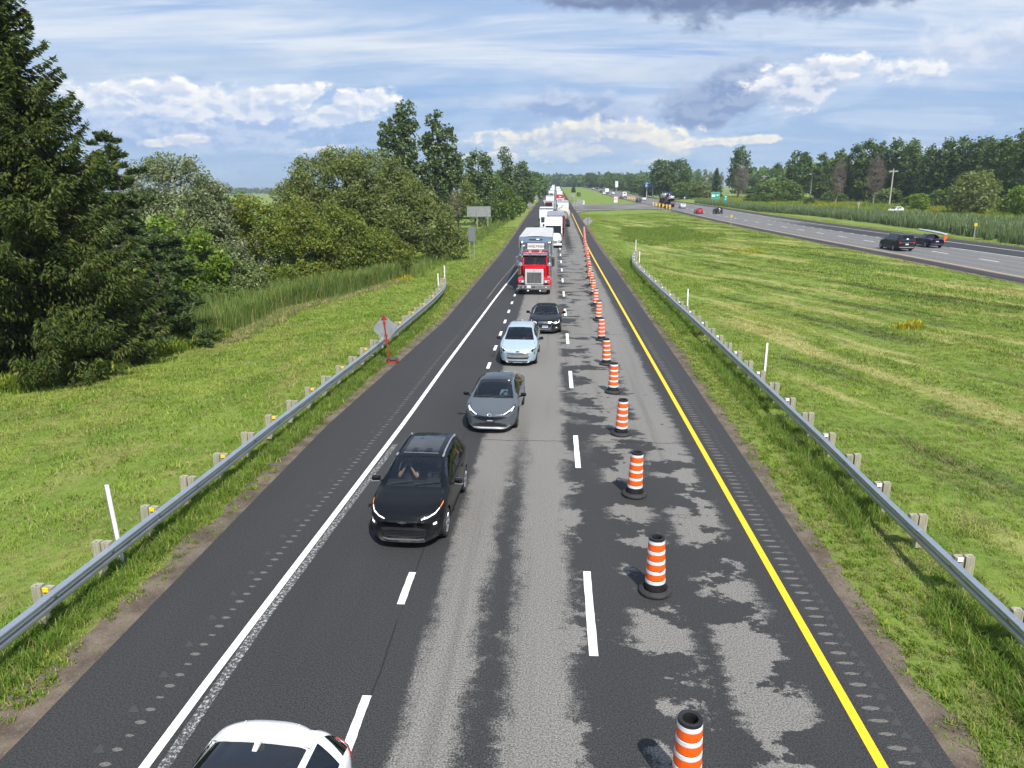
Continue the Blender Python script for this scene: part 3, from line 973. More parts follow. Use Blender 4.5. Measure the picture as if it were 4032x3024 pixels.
BARK = mat_bark('grey_brown_bark', (.06, .05, .04), (.16, .14, .11))
BARK_D = mat_bark('dark_bark', (.03, .025, .02), (.09, .075, .06))
BARK_W = mat_bark('pale_birch_bark', (.30, .28, .24), (.55, .53, .47), (5, 5, 9))
BARK_G = mat_bark('dead_grey_wood', (.14, .115, .095), (.27, .23, .20))
def mat_blade(name, k0, k1, trans=.3):
    m, t, b, out = new_mat(name)
    g = t.nodes.new('ShaderNodeNewGeometry')
    rp = X(t, g.outputs['Random Per Island']); c, mid = grass_col(t, X(t, g.outputs['Position']))
    c = mixc(t, 1.0, c, mixc(t, rp, (k0, k0, k0), (k1, k1, k1 * .9)), 'MULTIPLY')
    c = mixc(t, rp.gt(.86) * .6, c, (.36, .33, .14))
    put(t, b.inputs['Base Color'], c); b.inputs['Roughness'].default_value = .6; b.inputs['Specular IOR Level'].default_value = .2
    tr = t.nodes.new('ShaderNodeBsdfTranslucent'); put(t, tr.inputs['Color'], c)
    mx = t.nodes.new('ShaderNodeMixShader'); mx.inputs[0].default_value = trans
    t.links.new(b.outputs[0], mx.inputs[1]); t.links.new(tr.outputs[0], mx.inputs[2]); t.links.new(mx.outputs[0], out.inputs[0])
    return m


LF = dict(
    spruce=mat_leaf('spruce_needles', (.034, .057, .013), (.100, .130, .026), (.13, .125, .04), .15, .7, .12, .06),
    pine=mat_leaf('pine_needles', (.045, .078, .026), (.110, .155, .056), (.11, .14, .06), .15, .7, .12),
    willow=mat_leaf('grey_willow_leaves', (.130, .165, .070), (.225, .255, .130), (.34, .36, .24), .3, .6, .2),
    silver=mat_leaf('silvery_leaves', (.115, .165, .046), (.205, .255, .090), (.30, .33, .17), .28, .6, .2),
    olive=mat_leaf('olive_willow_leaves', (.110, .148, .036), (.205, .240, .070), (.25, .27, .11), .32, .6, .2),
    light=mat_leaf('bright_green_leaves', (.105, .195, .020), (.20, .29, .035), (.32, .36, .08), .38, .6, .2),
    birch=mat_leaf('yellowing_birch_leaves', (.112, .160, .024), (.215, .262, .044), (.28, .25, .05), .36, .6, .2, .12),
    alder=mat_leaf('dark_yellow_green_leaves', (.095, .145, .022), (.195, .240, .042), (.27, .27, .06), .32, .6, .2, .15),
    poplar=mat_leaf('poplar_leaves', (.062, .108, .034), (.135, .190, .062), (.22, .26, .13), .28, .45, .3),
    dark=mat_leaf('dark_tree_leaves', (.060, .110, .028), (.138, .205, .054), (.13, .19, .06), .3, .6, .15),
    mid=mat_leaf('mid_green_leaves', (.070, .125, .024), (.150, .215, .048), (.17, .22, .06), .3, .6, .15),
    brown=mat_leaf('dry_brown_twigs', (.15, .115, .09), (.23, .185, .145), (.27, .22, .18), .1, .8, .1),
    gold=mat_leaf('goldenrod_flowers', (.42, .34, .02), (.60, .47, .03), (.16, .24, .04), .2, .7, .1, .3),
    weed=mat_leaf('weed_leaves', (.105, .195, .024), (.21, .30, .045), (.36, .34, .06), .38, .6, .15),
    cattail=mat_leaf('cattail_blades', (.105, .175, .038), (.195, .270, .066), (.32, .28, .11), .35, .6, .15, .12),
    reed=mat_leaf('reed_blades', (.095, .155, .058), (.185, .250, .110), (.28, .32, .18), .32, .6, .15),
    blade=mat_blade('grass_blades', .80, 1.66), lush=mat_leaf('lush_grass_blades', (.10, .19, .022), (.20, .30, .045), (.36, .34, .12), .38, .6, .15),
    straw=mat_leaf('dry_stalks', (.34, .27, .14), (.46, .38, .22), (.24, .22, .09), .2, .8, .1),
)


def cards(C, size, rs, asp=1.7, out=None, outw=0.5, droop=0.0, fold=True):
    """one leaf-shaped quad at every centre; size an array or number"""
    n = len(C); size = np.broadcast_to(np.asarray(size, float), (n,)) * rs.uniform(.65, 1.35, n)
    N = rs.normal(size=(n, 3))
    if out is not None: N = N / np.linalg.norm(N, axis=1)[:, None] * (1 - outw) + out * outw
    N[:, 2] += 0.25
    N /= np.linalg.norm(N, axis=1)[:, None] + 1e-9
    T = rs.normal(size=(n, 3)); T[:, 2] -= droop * 2
    T -= N * (T * N).sum(1)[:, None]; T /= np.linalg.norm(T, axis=1)[:, None] + 1e-9
    Bv = np.cross(N, T)
    h = size[:, None] * .5; w = h / asp
    V = np.stack([C - T * h, C + Bv * w + T * h * .1, C + T * h, C - Bv * w + T * h * .1], 1)
    F = np.arange(n * 4).reshape(n, 4)
    return V.reshape(-1, 3), F


def lobes_points(lobes, ncl, rs, shell=(.62, 1.02), low=-.8):
    vol = np.array([l[3] * l[4] + l[4] * l[5] + l[3] * l[5] for l in lobes]); vol = vol / vol.sum()
    pts = []; outs = []; rad = []
    for l, v in zip(lobes, vol):
        k = max(4, int(ncl * v)); 
        D = rs.normal(size=(k * 2, 3)); D /= np.linalg.norm(D, axis=1)[:, None]; D = D[D[:, 2] > low][:k]
        r = rs.uniform(shell[0], shell[1], len(D)) ** .7
        P = np.array(l[:3]) + D * np.array(l[3:6]) * r[:, None]
        keep = np.ones(len(P), bool)
        for m in lobes:
            if m is l: continue
            q = (P - np.array(m[:3])) / np.array(m[3:6]); keep &= (q * q).sum(1) > .45
        pts.append(P[keep]); outs.append(D[keep]); rad.append(np.full(keep.sum(), min(l[3:6])))
    return np.concatenate(pts), np.concatenate(outs), np.concatenate(rad)


def limb_mesh(name, base, forks, tips, r0, mat, rs, seg=7, n_tip=None, sway=.12):
    """tapered trunk that forks to the tips"""
    mb = MB()
    trunk = [np.array(base, float)]
    for f in forks: trunk.append(np.array(f, float))
    n = len(trunk)
    # refine
    tt = np.linspace(0, n - 1, n * 4 - 3); P = np.stack([np.interp(tt, range(n), [p[i] for p in trunk]) for i in range(3)], 1)
    P[1:-1, :2] += rs.normal(0, r0 * .25, (len(P) - 2, 2))
    rr = np.linspace(r0, r0 * .22, len(P)); rr[0] *= 1.35
    mb.tube(P, list(rr), seg)
    H = P[-1][2] - P[0][2]
    for tp in tips:
        zt_ = max(P[0][2] + .12 * H, tp[2] - abs(np.hypot(tp[0] - P[0][0], tp[1] - P[0][1])) * .9 - .3)
        i = int(np.clip(np.searchsorted(P[:, 2], zt_), 1, len(P) - 1)); s = P[i]
        L = np.linalg.norm(tp - s); k = 4
        q = np.linspace(0, 1, k)[:, None]; path = s * (1 - q) + tp * q
        path[1:-1] += rs.normal(0, L * .06, (k - 2, 3)); path[1:-1, 2] += L * sway * .5
        ra = min(rr[i] * .6, .02 + L * .022)
        mb.tube(path, list(np.linspace(ra, .012, k)), 5, cap=False)
    return mb.mesh(name, mat)


def broad(name, loc, lobes, leafmat, bark, rs, ncl=300, nleaf=45, leaf=.22, cl=.55, trunk=None, r0=.18, tips=40, asp=1.8, droop=0., label='', cat='tree', group=None, outw=.35, shell=(.62, 1.02), low=-.8):
    root = empty(name, loc, 0, label, cat, group)
    C, O, Rd = lobes_points(lobes, ncl, rs, shell, low)
    clr = cl * rs.uniform(.5, 1.3, len(C))
    cnt = np.maximum(4, (nleaf * rs.uniform(.4, 1.5, len(C)) * (clr / cl) ** 1.5)).astype(int)
    idx = np.repeat(np.arange(len(C)), cnt)
    off = rs.normal(size=(len(idx), 3)); off *= np.minimum(1, 1.7 / np.linalg.norm(off, axis=1))[:, None]
    off[:, 2] *= .8
    P = C[idx] + off * clr[idx][:, None] * .6
    P[:, 2] -= droop * np.hypot(off[:, 0], off[:, 1]) * clr[idx] * .5
    V, F = cards(P, leaf, rs, asp, O[idx], outw, droop)
    V[:, 2] = np.maximum(V[:, 2], 0.02)
    link('crown', np_mesh('crown', V, F, leafmat), root)
    if trunk is None:
        top = max(l[2] + l[5] * .6 for l in lobes); cx = np.mean([l[0] for l in lobes]); cy = np.mean([l[1] for l in lobes])
        trunk = [(0, 0, -.1), (cx * .4, cy * .4, top * .45), (cx, cy, top)]
    sel = rs.permutation(len(C))[:tips]
    link('trunk', limb_mesh('trunk', trunk[0], trunk[1:], C[sel], r0, bark, rs), root)
    return root


GZ = lambda x, y: float(terrain(x, y))


# --- large spruce beside the road
def spruce(name, loc, H, Rb, rs, label, leafmat, nwh=44, nb=9, dens=1.0, twig=.30, cat='tree', group=None, z0=.4, tip_up=.35, power=.82, leafw=3.2):
    root = empty(name, loc, rs.uniform(0, 6), label, cat, group)
    CC = []; TT = []; NN = []; SZ = []
    mb = MB()
    mb.tube([(0, 0, -.3), (0.05, 0, H * .3), (0, .05, H * .65), (0, 0, H)], [H * .016, H * .012, H * .007, .015], 8)
    zs = z0 + (H - z0) * np.linspace(0, 1, nwh) ** 0.92
    for wi, z in enumerate(zs):
        f = (z - z0) / (H - z0)
        L0 = Rb * (1 - f) ** power * (0.72 + .28 * min(1, f * 7)) + .12
        m = max(4, int(nb * (1 - f * .45)))
        for b in range(m):
            a = rs.uniform(0, 2 * math.pi) if b % 2 else 2 * math.pi * b / m + wi * 1.3
            L = L0 * rs.uniform(.68, 1.14)
            k = max(5, int(L / .16)); s = np.linspace(0, 1, k)
            rad = s * L
            dz = -L * (.26 - .32 * f) * np.sin(s * 2.2) * 1.05 + L * tip_up * s ** 3 * (.6 + .4 * f)
            px_ = np.cos(a) * rad; py_ = np.sin(a) * rad
            side = np.array([-np.sin(a), np.cos(a), 0]); fwd = np.array([np.cos(a), np.sin(a), 0])
            if L > .8: mb.tube([(0, 0, z), (px_[k // 2], py_[k // 2], z + dz[k // 2]), (px_[-1], py_[-1], z + dz[-1])], [.012 + L * .008, .008 + L * .004, .006], 4, cap=False)
            per = max(3, int(9 * dens))
            for i in range(k):
                if s[i] < .10 and L > 1.5: continue
                w = (1 - s[i] * .55) * min(L * .27, .95)
                q = rs.uniform(-1, 1, per)
                c = np.array([px_[i], py_[i], z + dz[i]])[None] + side[None] * (q * w)[:, None] + rs.normal(0, .05, (per, 3))
                hang = rs.uniform(0, 1, per) * (.25 + .5 * (1 - f)) * np.minimum(1, L / 2.5)
                c[:, 2] -= hang * .55
                t = fwd[None] * .75 + side[None] * (np.sign(q) * .6)[:, None] + rs.normal(0, .25, (per, 3))
                t[:, 2] -= .25 + hang * 1.4
                CC.append(c); TT.append(t); SZ.append(np.full(per, twig) * rs.uniform(.7, 1.25, per))
            for e in range(3):   # tip spray
                CC.append(np.array([[px_[-1], py_[-1], z + dz[-1]]]) + rs.normal(0, .06, (1, 3))); TT.append((fwd + np.array([0, 0, .45]) + rs.normal(0, .3, 3))[None]); SZ.append(np.array([twig * 1.1]))
    C = np.concatenate(CC); T = np.concatenate(TT); S = np.concatenate(SZ)
    T /= np.linalg.norm(T, axis=1)[:, None]
    N = rs.normal(size=C.shape); N[:, 2] += .6; N -= T * (N * T).sum(1)[:, None]; N /= np.linalg.norm(N, axis=1)[:, None]
    Bv = np.cross(N, T); h = S[:, None] * .5
    V = np.stack([C - T * h, C + Bv * h / leafw + T * h * -.1, C + T * h, C - Bv * h / leafw + T * h * -.1], 1).reshape(-1, 3)
    V[:, 2] = np.maximum(V[:, 2], .05)
    link('crown', np_mesh('crown', V, np.arange(len(C) * 4).reshape(-1, 4), leafmat), root)
    link('trunk', mb.mesh('trunk', BARK_D), root)
    return root


RS = lambda s: np.random.default_rng(s)
spruce('spruce_tree', (-24.6, 34.2, GZ(-24.6, 34.2)), 17.9, 5.7, RS(1), 'tall dark spruce at the left edge, reaching out of the top of the picture', LF['spruce'], 54, 12, 1.9, .27)
spruce('spruce_tree', (-30.5, 33.0, GZ(-30.5, 33)), 18.5, 5.2, RS(2), 'second dark spruce tucked behind the tall one, cut off by the left edge', LF['spruce'], 40, 9, .8, .40)

# cones hanging in the upper crown are too small to single out; pines behind the spruce
def pine(name, loc, H, Rb, rs, label, leafmat, nwh=11, z0=.8, tuft=.26, dens=1.0, power=.6, sparse=1.0):
    root = empty(name, loc, 0, label, 'tree')
    mb = MB(); mb.tube([(0, 0, -.3), (.1, 0, H * .5), (0, 0, H)], [H * .018, H * .011, .02], 8)
    CC = []; OO = []
    for z in np.linspace(z0, H * .985, nwh):
        f = (z - z0) / (H - z0)
        L0 = Rb * (1 - f) ** power + .25
        for b in range(int(7 * sparse)):
            a = rs.uniform(0, 2 * math.pi); L = L0 * rs.uniform(.6, 1.1)
            z = z + rs.uniform(-.22, .22)
            tip = np.array([math.cos(a) * L, math.sin(a) * L, z + L * rs.uniform(-.08, .30)])
            mid = np.array([math.cos(a) * L * .5, math.sin(a) * L * .5, z + L * .02])
            mb.tube([(0, 0, z), mid, tip], [.015 + L * .011, .01 + L * .006, .008], 5, cap=False)
            k = int(max(5, 16 * L * dens))
            s = rs.uniform(.35, 1.05, k) ** .8
            side = np.array([-math.sin(a), math.cos(a), 0])
            q = rs.uniform(-1, 1, k) * L * .34 * (1.15 - s)
            c = tip[None] * s[:, None] + np.array([0, 0, z])[None] * (1 - s)[:, None] + side[None] * q[:, None]
            c[:, 2] += rs.uniform(0, .22, k)
            CC.append(c)
    C = np.concatenate(CC)
    # each tuft is a burst of needles
    m = 9
    Ci = np.repeat(C, m, 0); D = rs.normal(size=Ci.shape); D[:, 2] = np.abs(D[:, 2]) * .8; D /= np.linalg.norm(D, axis=1)[:, None]
    S = tuft * rs.uniform(.7, 1.2, len(Ci))
    Nn = rs.normal(size=Ci.shape); Nn -= D * (Nn * D).sum(1)[:, None]; Nn /= np.linalg.norm(Nn, axis=1)[:, None]
    Bv = np.cross(Nn, D); w = S[:, None] * .16
    V = np.stack([Ci, Ci + D * S[:, None] * .55 + Bv * w, Ci + D * S[:, None], Ci + D * S[:, None] * .55 - Bv * w], 1).reshape(-1, 3)
    link('crown', np_mesh('crown', V, np.arange(len(Ci) * 4).reshape(-1, 4), leafmat), root)
    link('trunk', mb.mesh('trunk', BARK), root)
    return root


pine('pine_tree', (-26.0, 44.0, GZ(-26.0, 44)), 10.6, 4.7, RS(3), 'broad dark pine with flat layered branches, right of the tall spruce', LF['pine'], 14, .9, .34, 1.35, .8)
pine('pine_tree', (-31.3, 52, GZ(-31.3, 52)), 12.4, 1.7, RS(4), 'slim young pine whose thin top rises over the grey willow', LF['pine'], 9, 6.8, .30, 1.5, .45, .8)
pine('pine_tree', (-22.3, 40.5, GZ(-22.3, 40.5)), 4.2, 2.6, RS(5), 'low young pine at the end of the cattails, under the spruce branches', LF['pine'], 8, .4, .28, 1.0)

# --- broadleaf trees and bushes on the left
def place(x, y): return (x, y, GZ(x, y))


broad('willow_tree', place(-32.2, 62), [(0, 0, 6.2, 4.2, 4, 5.3), (-2.8, 1, 5.0, 3.2, 3, 4), (2.4, .5, 5.4, 2.8, 3, 4.2), (3.9, -.5, 3.4, 2.2, 2.5, 3.2)], LF['willow'], BARK, RS(6), 560, 75, .30, .80, asp=2.4, label='grey-green willow with wind-turned pale leaves, between the pine and the yellowing birches', r0=.25)
broad('small_tree', place(-27.4, 53), [(0, 0, 3.8, 2.3, 2, 3.3), (1.6, 0, 2.8, 1.7, 1.6, 2.3), (-1.3, 0, 2.6, 1.6, 1.6, 2.1)], LF['light'], BARK, RS(7), 220, 60, .28, .6, label='bright light-green bushy tree in front of the grey willow', r0=.12, asp=1.5)
broad('silvery_bush', place(-25.2, 54.5), [(0, 0, 2.2, 1.8, 1.7, 2.3), (1.8, .4, 1.7, 1.5, 1.4, 1.8), (-1.5, .3, 2.0, 1.6, 1.5, 2.1)], LF['silver'], BARK, RS(8), 240, 70, .24, .52, label='silvery grey-green bush behind the near end of the cattails', cat='bush', r0=.08, asp=2.2)
broad('birch_tree', place(-26.2, 64.5), [(0, 0, 5.4, 1.9, 1.8, 2.8), (1.2, .4, 4.0, 1.7, 1.6, 2.2), (-1.4, .3, 3.8, 1.6, 1.6, 2.2)], LF['birch'], BARK_W, RS(9), 210, 55, .24, .6, trunk=[(0, 0, -.3), (.15, 0, 2.2), (-.1, .1, 4.2), (.2, 0, 7.0)], r0=.13, tips=26, label='yellowing birch with pale forked trunks showing above the cattails', low=-.5)
broad('birch_tree', place(-29.4, 66), [(0, 0, 4.6, 2.0, 1.8, 3.2), (1.5, .4, 3.6, 1.6, 1.6, 2.4)], LF['alder'], BARK_W, RS(10), 210, 60, .25, .65, label='yellow-green birch left of the one with pale forked trunks', r0=.1)
broad('birch_tree', place(-23.4, 67), [(0, 0, 5.2, 2.1, 1.9, 3.0), (1.6, 0, 3.6, 1.7, 1.6, 2.3), (-1.2, 0, 3.4, 1.5, 1.5, 2.2)], LF['birch'], BARK_W, RS(11), 240, 60, .25, .65, label='taller rust-tinged birch just right of the pale forked trunks', r0=.1)
broad('alder_tree', place(-20.6, 70), [(0, 0, 4.4, 2.4, 2.1, 3.1), (1.8, .2, 3.4, 1.8, 1.7, 2.4), (-1.6, .2, 3.2, 1.7, 1.7, 2.3), (.5, -1.2, 2.2, 2, 1.4, 1.8)], LF['alder'], BARK, RS(12), 300, 62, .25, .62, label='yellow-green alder in front of the big rounded willow', r0=.12)
broad('alder_tree', place(-17.6, 74), [(0, 0, 2.8, 2.4, 2.0, 2.5), (1.8, .2, 2.0, 1.7, 1.6, 1.7), (-1.8, 0, 2.4, 1.7, 1.6, 2.1)], LF['alder'], BARK, RS(13), 230, 60, .25, .6, label='low alder bush at the far end of the cattails', r0=.1, cat='bush')
broad('young_birch', place(-33.3, 78), [(0, 0, 6.0, 1.0, 1.0, 2.7), (.5, 0, 4.2, 1.2, 1.2, 2.6)], LF['birch'], BARK_W, RS(14), 70, 45, .28, .5, label='slim young birch, right one of two standing before the open field', r0=.08, tips=14)
broad('young_birch', place(-35.6, 78), [(0, 0, 5.2, .9, .9, 2.5), (-.5, 0, 3.4, 1.3, 1.2, 2.3)], LF['birch'], BARK_W, RS(15), 70, 45, .28, .5, label='slim young birch, left one of two standing before the open field', r0=.08, tips=14)
broad('willow_bush', place(-38.5, 78), [(0, 0, 3.0, 3.6, 3, 3.4), (3.2, 0, 2.0, 2.6, 2.2, 2.2)], LF['silver'], BARK, RS(16), 200, 60, .34, .8, label='rounded grey-green bush at the edge of the field, right of the grey willow', cat='bush', r0=.1)

for i, (x, y, w_, h_, lf, lb) in enumerate([(-28.0, 61.5, 1.5, 2.5, 'alder', 'leafy bush filling the gap left of the pale forked birch trunks'), (-24.6, 64.0, 1.7, 2.2, 'alder', 'leafy bush right behind the cattails, right of the pale forked trunks'), (-22.0, 66.0, 1.7, 2.3, 'birch', 'yellowish bush low behind the middle of the cattails'), (-19.2, 70.5, 1.8, 1.9, 'alder', 'low green bush behind the far part of the cattails'),
   (-29.5, 58, 1.9, 2.8, 'willow', 'grey-green undergrowth below the bright light-green tree'), (-24.6, 51.0, 1.3, 1.9, 'mid', 'dark green bush at the near end of the cattails beside the silvery one')]):
    broad('bush', place(x, y), [(0, 0, h_ * .5, w_, w_ * .9, h_ * .62), (w_ * .8, .2, h_ * .4, w_ * .7, w_ * .7, h_ * .5), (-w_ * .8, .2, h_ * .42, w_ * .7, w_ * .7, h_ * .52)], LF[lf], BARK, RS(200 + i), 130, 46, .25, .55, r0=.06, tips=12, label=lb, cat='bush', group='undergrowth behind the cattails')

broad('willow_tree', place(-23.4, 91), [(-3.2, 0, 9.0, 5.6, 5, 4.6), (1.0, -1, 8.6, 5.2, 5, 4.6), (-7.0, 0, 6.8, 3.6, 4, 3.4), (4.6, -1.5, 6.4, 4.4, 4.2, 4.4), (8.2, -2.0, 4.4, 3.4, 3.6, 3.8), (-1.0, -2.6, 5.0, 5, 3.2, 4.2), (3.6, -3.5, 3.8, 4.0, 3.0, 3.5), (10.4, -2.2, 2.6, 2.2, 2.6, 2.6), (-5.6, -2, 3.8, 3.4, 3, 3.2)],
      LF['olive'], BARK_D, RS(17), 1350, 78, .38, .95, trunk=[(0, 0, -.3), (-.6, 0, 2.6), (-1.4, 0, 6), (-2, 0, 10)], r0=.45, tips=110, asp=2.4, droop=.25, label='huge rounded olive-green willow leaning towards the road sign', shell=(.55, 1.03))

PL_ = [(-1.9, 0, 19.6, 1.7, 1.7, 3.6), (-3.3, .3, 17.6, 1.5, 1.5, 3.2), (-5.2, 0, 17.0, 1.3, 1.4, 3.2), (-4.6, .2, 14.0, 2.1, 1.9, 2.6), (-2.0, -.2, 15.2, 2.2, 2.0, 3.2), (-5.9, 0, 11.8, 1.7, 1.6, 1.6), (-3.4, 0, 11.2, 2.8, 2.3, 2.8), (-1.4, .2, 10.6, 2.3, 2.2, 3.2), (-2.4, 0, 7.6, 2.6, 2.2, 2.6), (-6.9, 0, 12.4, .9, .9, .9)]
broad('poplar_tree', place(-23.6, 131), PL_, LF['poplar'], BARK, RS(18), 400, 30, .50, .78, trunk=[(0, 0, -.3), (-1.2, 0, 6), (-2.4, 0, 14), (-2.5, 0, 21)], r0=.38, tips=60, asp=1.3, label='tall cottonwood with two leaning heads, the left and higher of the pair', shell=(.45, 1.04))
PR_ = [(2.6, 0, 17.6, 1.5, 1.5, 3.2), (1.4, .2, 15.6, 1.3, 1.3, 2.6), (4.6, 0, 16.2, 1.3, 1.3, 2.8), (5.9, .2, 13.6, 1.4, 1.4, 2.2), (3.4, -.2, 13.6, 2.1, 1.9, 3.0), (1.6, 0, 11.4, 1.9, 1.8, 2.6), (4.8, 0, 10.2, 2.0, 1.8, 2.4), (6.6, 0, 10.8, .9, .9, 1.2), (2.6, 0, 8.4, 2.4, 2.1, 2.8), (1.0, 0, 6.2, 2.1, 2, 2.6)]
broad('poplar_tree', place(-23.2, 131.5), PR_, LF['poplar'], BARK, RS(19), 380, 30, .50, .78, trunk=[(.2, 0, -.3), (1.2, 0, 5), (2.6, 0, 12), (3.1, 0, 19)], r0=.34, tips=60, asp=1.3, label='tall cottonwood with two leaning heads, the right and lower of the pair', shell=(.45, 1.04))

broad('dry_bush', place(-20.6, 141), [(0, 0, 7.5, 2.6, 2.4, 4.0), (1.4, 0, 5.2, 2.2, 2, 3)], LF['brown'], BARK_G, RS(20), 120, 16, .5, .9, tips=90, asp=9, r0=.2, label='leafless brown tree just right of the cottonwood pair', cat='tree')
broad('bushy_tree', place(-19.6, 152), [(0, 0, 7.2, 3.0, 3, 6.0), (1.8, 0, 5, 2.4, 2.4, 4), (-1.6, 0, 4.4, 2.4, 2.4, 3.6)], LF['olive'], BARK, RS(21), 200, 34, .5, 1.1, label='olive bushy tree beside the leafless brown one', r0=.2)
broad('poplar_tree', place(-16.8, 166), [(0, 0, 12.4, 2.8, 2.6, 3.4), (-1.6, 0, 9.2, 2.0, 2, 3.2), (1.8, 0, 8.8, 2.0, 2, 3.4), (0, 0, 5.4, 2.4, 2.2, 3.4)], LF['poplar'], BARK, RS(22), 210, 30, .5, 1.0, asp=1.3, label='open-crowned poplar behind the grey back of the large road sign', r0=.22)
broad('poplar_tree', place(-12.3, 186), [(0, 0, 12.2, 1.5, 1.5, 4.4), (.2, 0, 7.4, 1.8, 1.8, 4.8), (-.4, 0, 4, 2.2, 2, 3.2)], LF['poplar'], BARK, RS(23), 150, 32, .5, .9, asp=1.3, label='narrow column-shaped poplar left of the queue of trucks', r0=.2)
broad('bushy_tree', place(-14.0, 178), [(0, 0, 5.4, 3.2, 3, 5.0), (2.4, 0, 3.6, 2.6, 2.4, 3.4), (-2.4, 0, 4.2, 2.6, 2.4, 3.8)], LF['mid'], BARK, RS(24), 170, 30, .55, 1.1, label='bushy green tree at the foot of the narrow poplar', r0=.2)
broad('poplar_tree', place(-11.6, 255), [(0, 0, 10.4, 2.6, 2.6, 4.6), (2.4, 0, 7, 2.4, 2.4, 4.6), (-1.8, 0, 6, 2.6, 2.4, 4.8)], LF['poplar'], BARK, RS(25), 150, 26, .7, 1.2, asp=1.3, label='poplar further along the verge, before the billboard', r0=.2)

# --- repeated trees further away, from shared shapes
def proto(kind, seed):
    rs = RS(seed)
    if kind == 'tall': return broad('poplar_tree', (0, 0, 0), [(0, 0, 15, 2.4, 2.4, 6.6), (1.6, .4, 12, 2.0, 2, 5.6), (-1.7, -.4, 11, 2.1, 2, 6.4), (.2, -.6, 6.6, 3.1, 2.8, 5.6)], LF['dark'], BARK, rs, 230, 24, .75, 1.15, asp=1.4, r0=.25, tips=40, label='x', shell=(.55, 1.05))
    if kind == 'round': return broad('broadleaf_tree', (0, 0, 0), [(0, 0, 11.5, 4.8, 4.6, 5.6), (3.2, 0, 8.6, 3.4, 3.4, 4.6), (-3.4, .5, 9.2, 3.2, 3.4, 4.8), (.6, -1.5, 5.4, 4.4, 3.6, 4.2)], LF['dark'], BARK, rs, 250, 24, .9, 1.4, asp=1.4, r0=.35, tips=40, label='x', shell=(.55, 1.05))
    if kind == 'bush': return broad('bushy_tree', (0, 0, 0), [(0, 0, 4.2, 3.6, 3.4, 4.0), (2.8, 0, 2.9, 2.5, 2.4, 2.8), (-2.8, .4, 3.1, 2.6, 2.4, 3.0)], LF['mid'], BARK, rs, 170, 22, .7, 1.1, asp=1.5, r0=.15, tips=24, label='x')
    if kind == 'olive': return broad('willow_bush', (0, 0, 0), [(0, 0, 5.4, 4.6, 4, 4.8), (3.6, 0, 4.2, 3.6, 3.4, 4.2), (-3.8, .3, 4.4, 3.6, 3.4, 4.2), (0, -1.5, 2.8, 5.6, 3, 3)], LF['olive'], BARK, rs, 330, 30, .62, 1.1, asp=1.8, r0=.2, tips=30, label='x')
    if kind == 'shrub': return broad('shrub', (0, 0, 0), [(0, 0, 1.5, 1.6, 1.5, 1.7), (1.1, 0, 1.0, 1.1, 1.1, 1.1)], LF['light'], BARK, rs, 60, 22, .42, .55, asp=1.6, r0=.05, tips=10, label='x', cat='bush')
    if kind == 'darkshrub': return broad('shrub', (0, 0, 0), [(0, 0, 1.8, 1.7, 1.6, 2.0), (-1.1, 0, 1.2, 1.2, 1.1, 1.3)], LF['mid'], BARK, rs, 70, 22, .42, .6, asp=1.6, r0=.06, tips=10, label='x', cat='bush')
    if kind == 'dead':
        root = empty('dead_tree', (0, 0, 0), 0, 'x', 'tree')
        C, O, Rd = lobes_points([(0, 0, 10, 3.0, 2.8, 6.0), (0, 0, 6.5, 3.0, 2.6, 4.0)], 240, rs, (.35, 1.05))
        link('trunk', limb_mesh('trunk', (0, 0, -.3), [(.2, 0, 6), (0, 0, 14.5)], C, .26, BARK_G, rs, 7), root)
        # fine bare twigs
        n = 2600; ii_ = rs.integers(0, len(C), n); D = C[ii_] - np.array([0, 0, 1.0]) * np.minimum(C[ii_][:, 2:3], 5); D /= np.linalg.norm(D, axis=1)[:, None]
        D += rs.normal(0, .45, D.shape); D /= np.linalg.norm(D, axis=1)[:, None]
        P = C[ii_] + rs.normal(0, .45, (n, 3)); S = rs.uniform(.5, 1.3, n)[:, None]
        Nn = rs.normal(size=P.shape); Bv = np.cross(Nn, D); Bv /= np.linalg.norm(Bv, axis=1)[:, None]; w = .022
        V = np.stack([P - D * S * .5 - Bv * w, P - D * S * .5 + Bv * w, P + D * S * .5], 1).reshape(-1, 3)
        link('crown', np_mesh('crown', V, np.arange(n * 3).reshape(-1, 3), LF['brown']), root)
        return root
    if kind == 'fir': return spruce('spruce_tree', (0, 0, 0), 14.0, 3.6, rs, 'x', LF['dark'], 22, 8, .5, .9, leafw=1.8)


PROTO = {}


def put_tree(kind, x, y, h, label, group, w=1.0, leaf=None, seed=0, y0=None):
    key = (kind, seed, leaf)
    base = {'tall': 21.5, 'round': 17, 'bush': 8.2, 'olive': 10.2, 'shrub': 3.2, 'darkshrub': 3.8, 'dead': 16, 'fir': 14}[kind]
    if key not in PROTO:
        o = proto(kind, 100 + seed)
        if leaf:
            for ch in o.children:
                if ch.name.startswith('crown'): ch.data.materials[0] = LF[leaf]
        PROTO[key] = o
    else: o = copy_tree(PROTO[key])
    s = h / base
    o.location = (x, y, GZ(x, y) - .1); o.rotation_euler = (0, 0, random.uniform(0, 6.28)); o.scale = (s * w, s * w, s)
    o['label'] = label
    if group: o['group'] = group
    return o


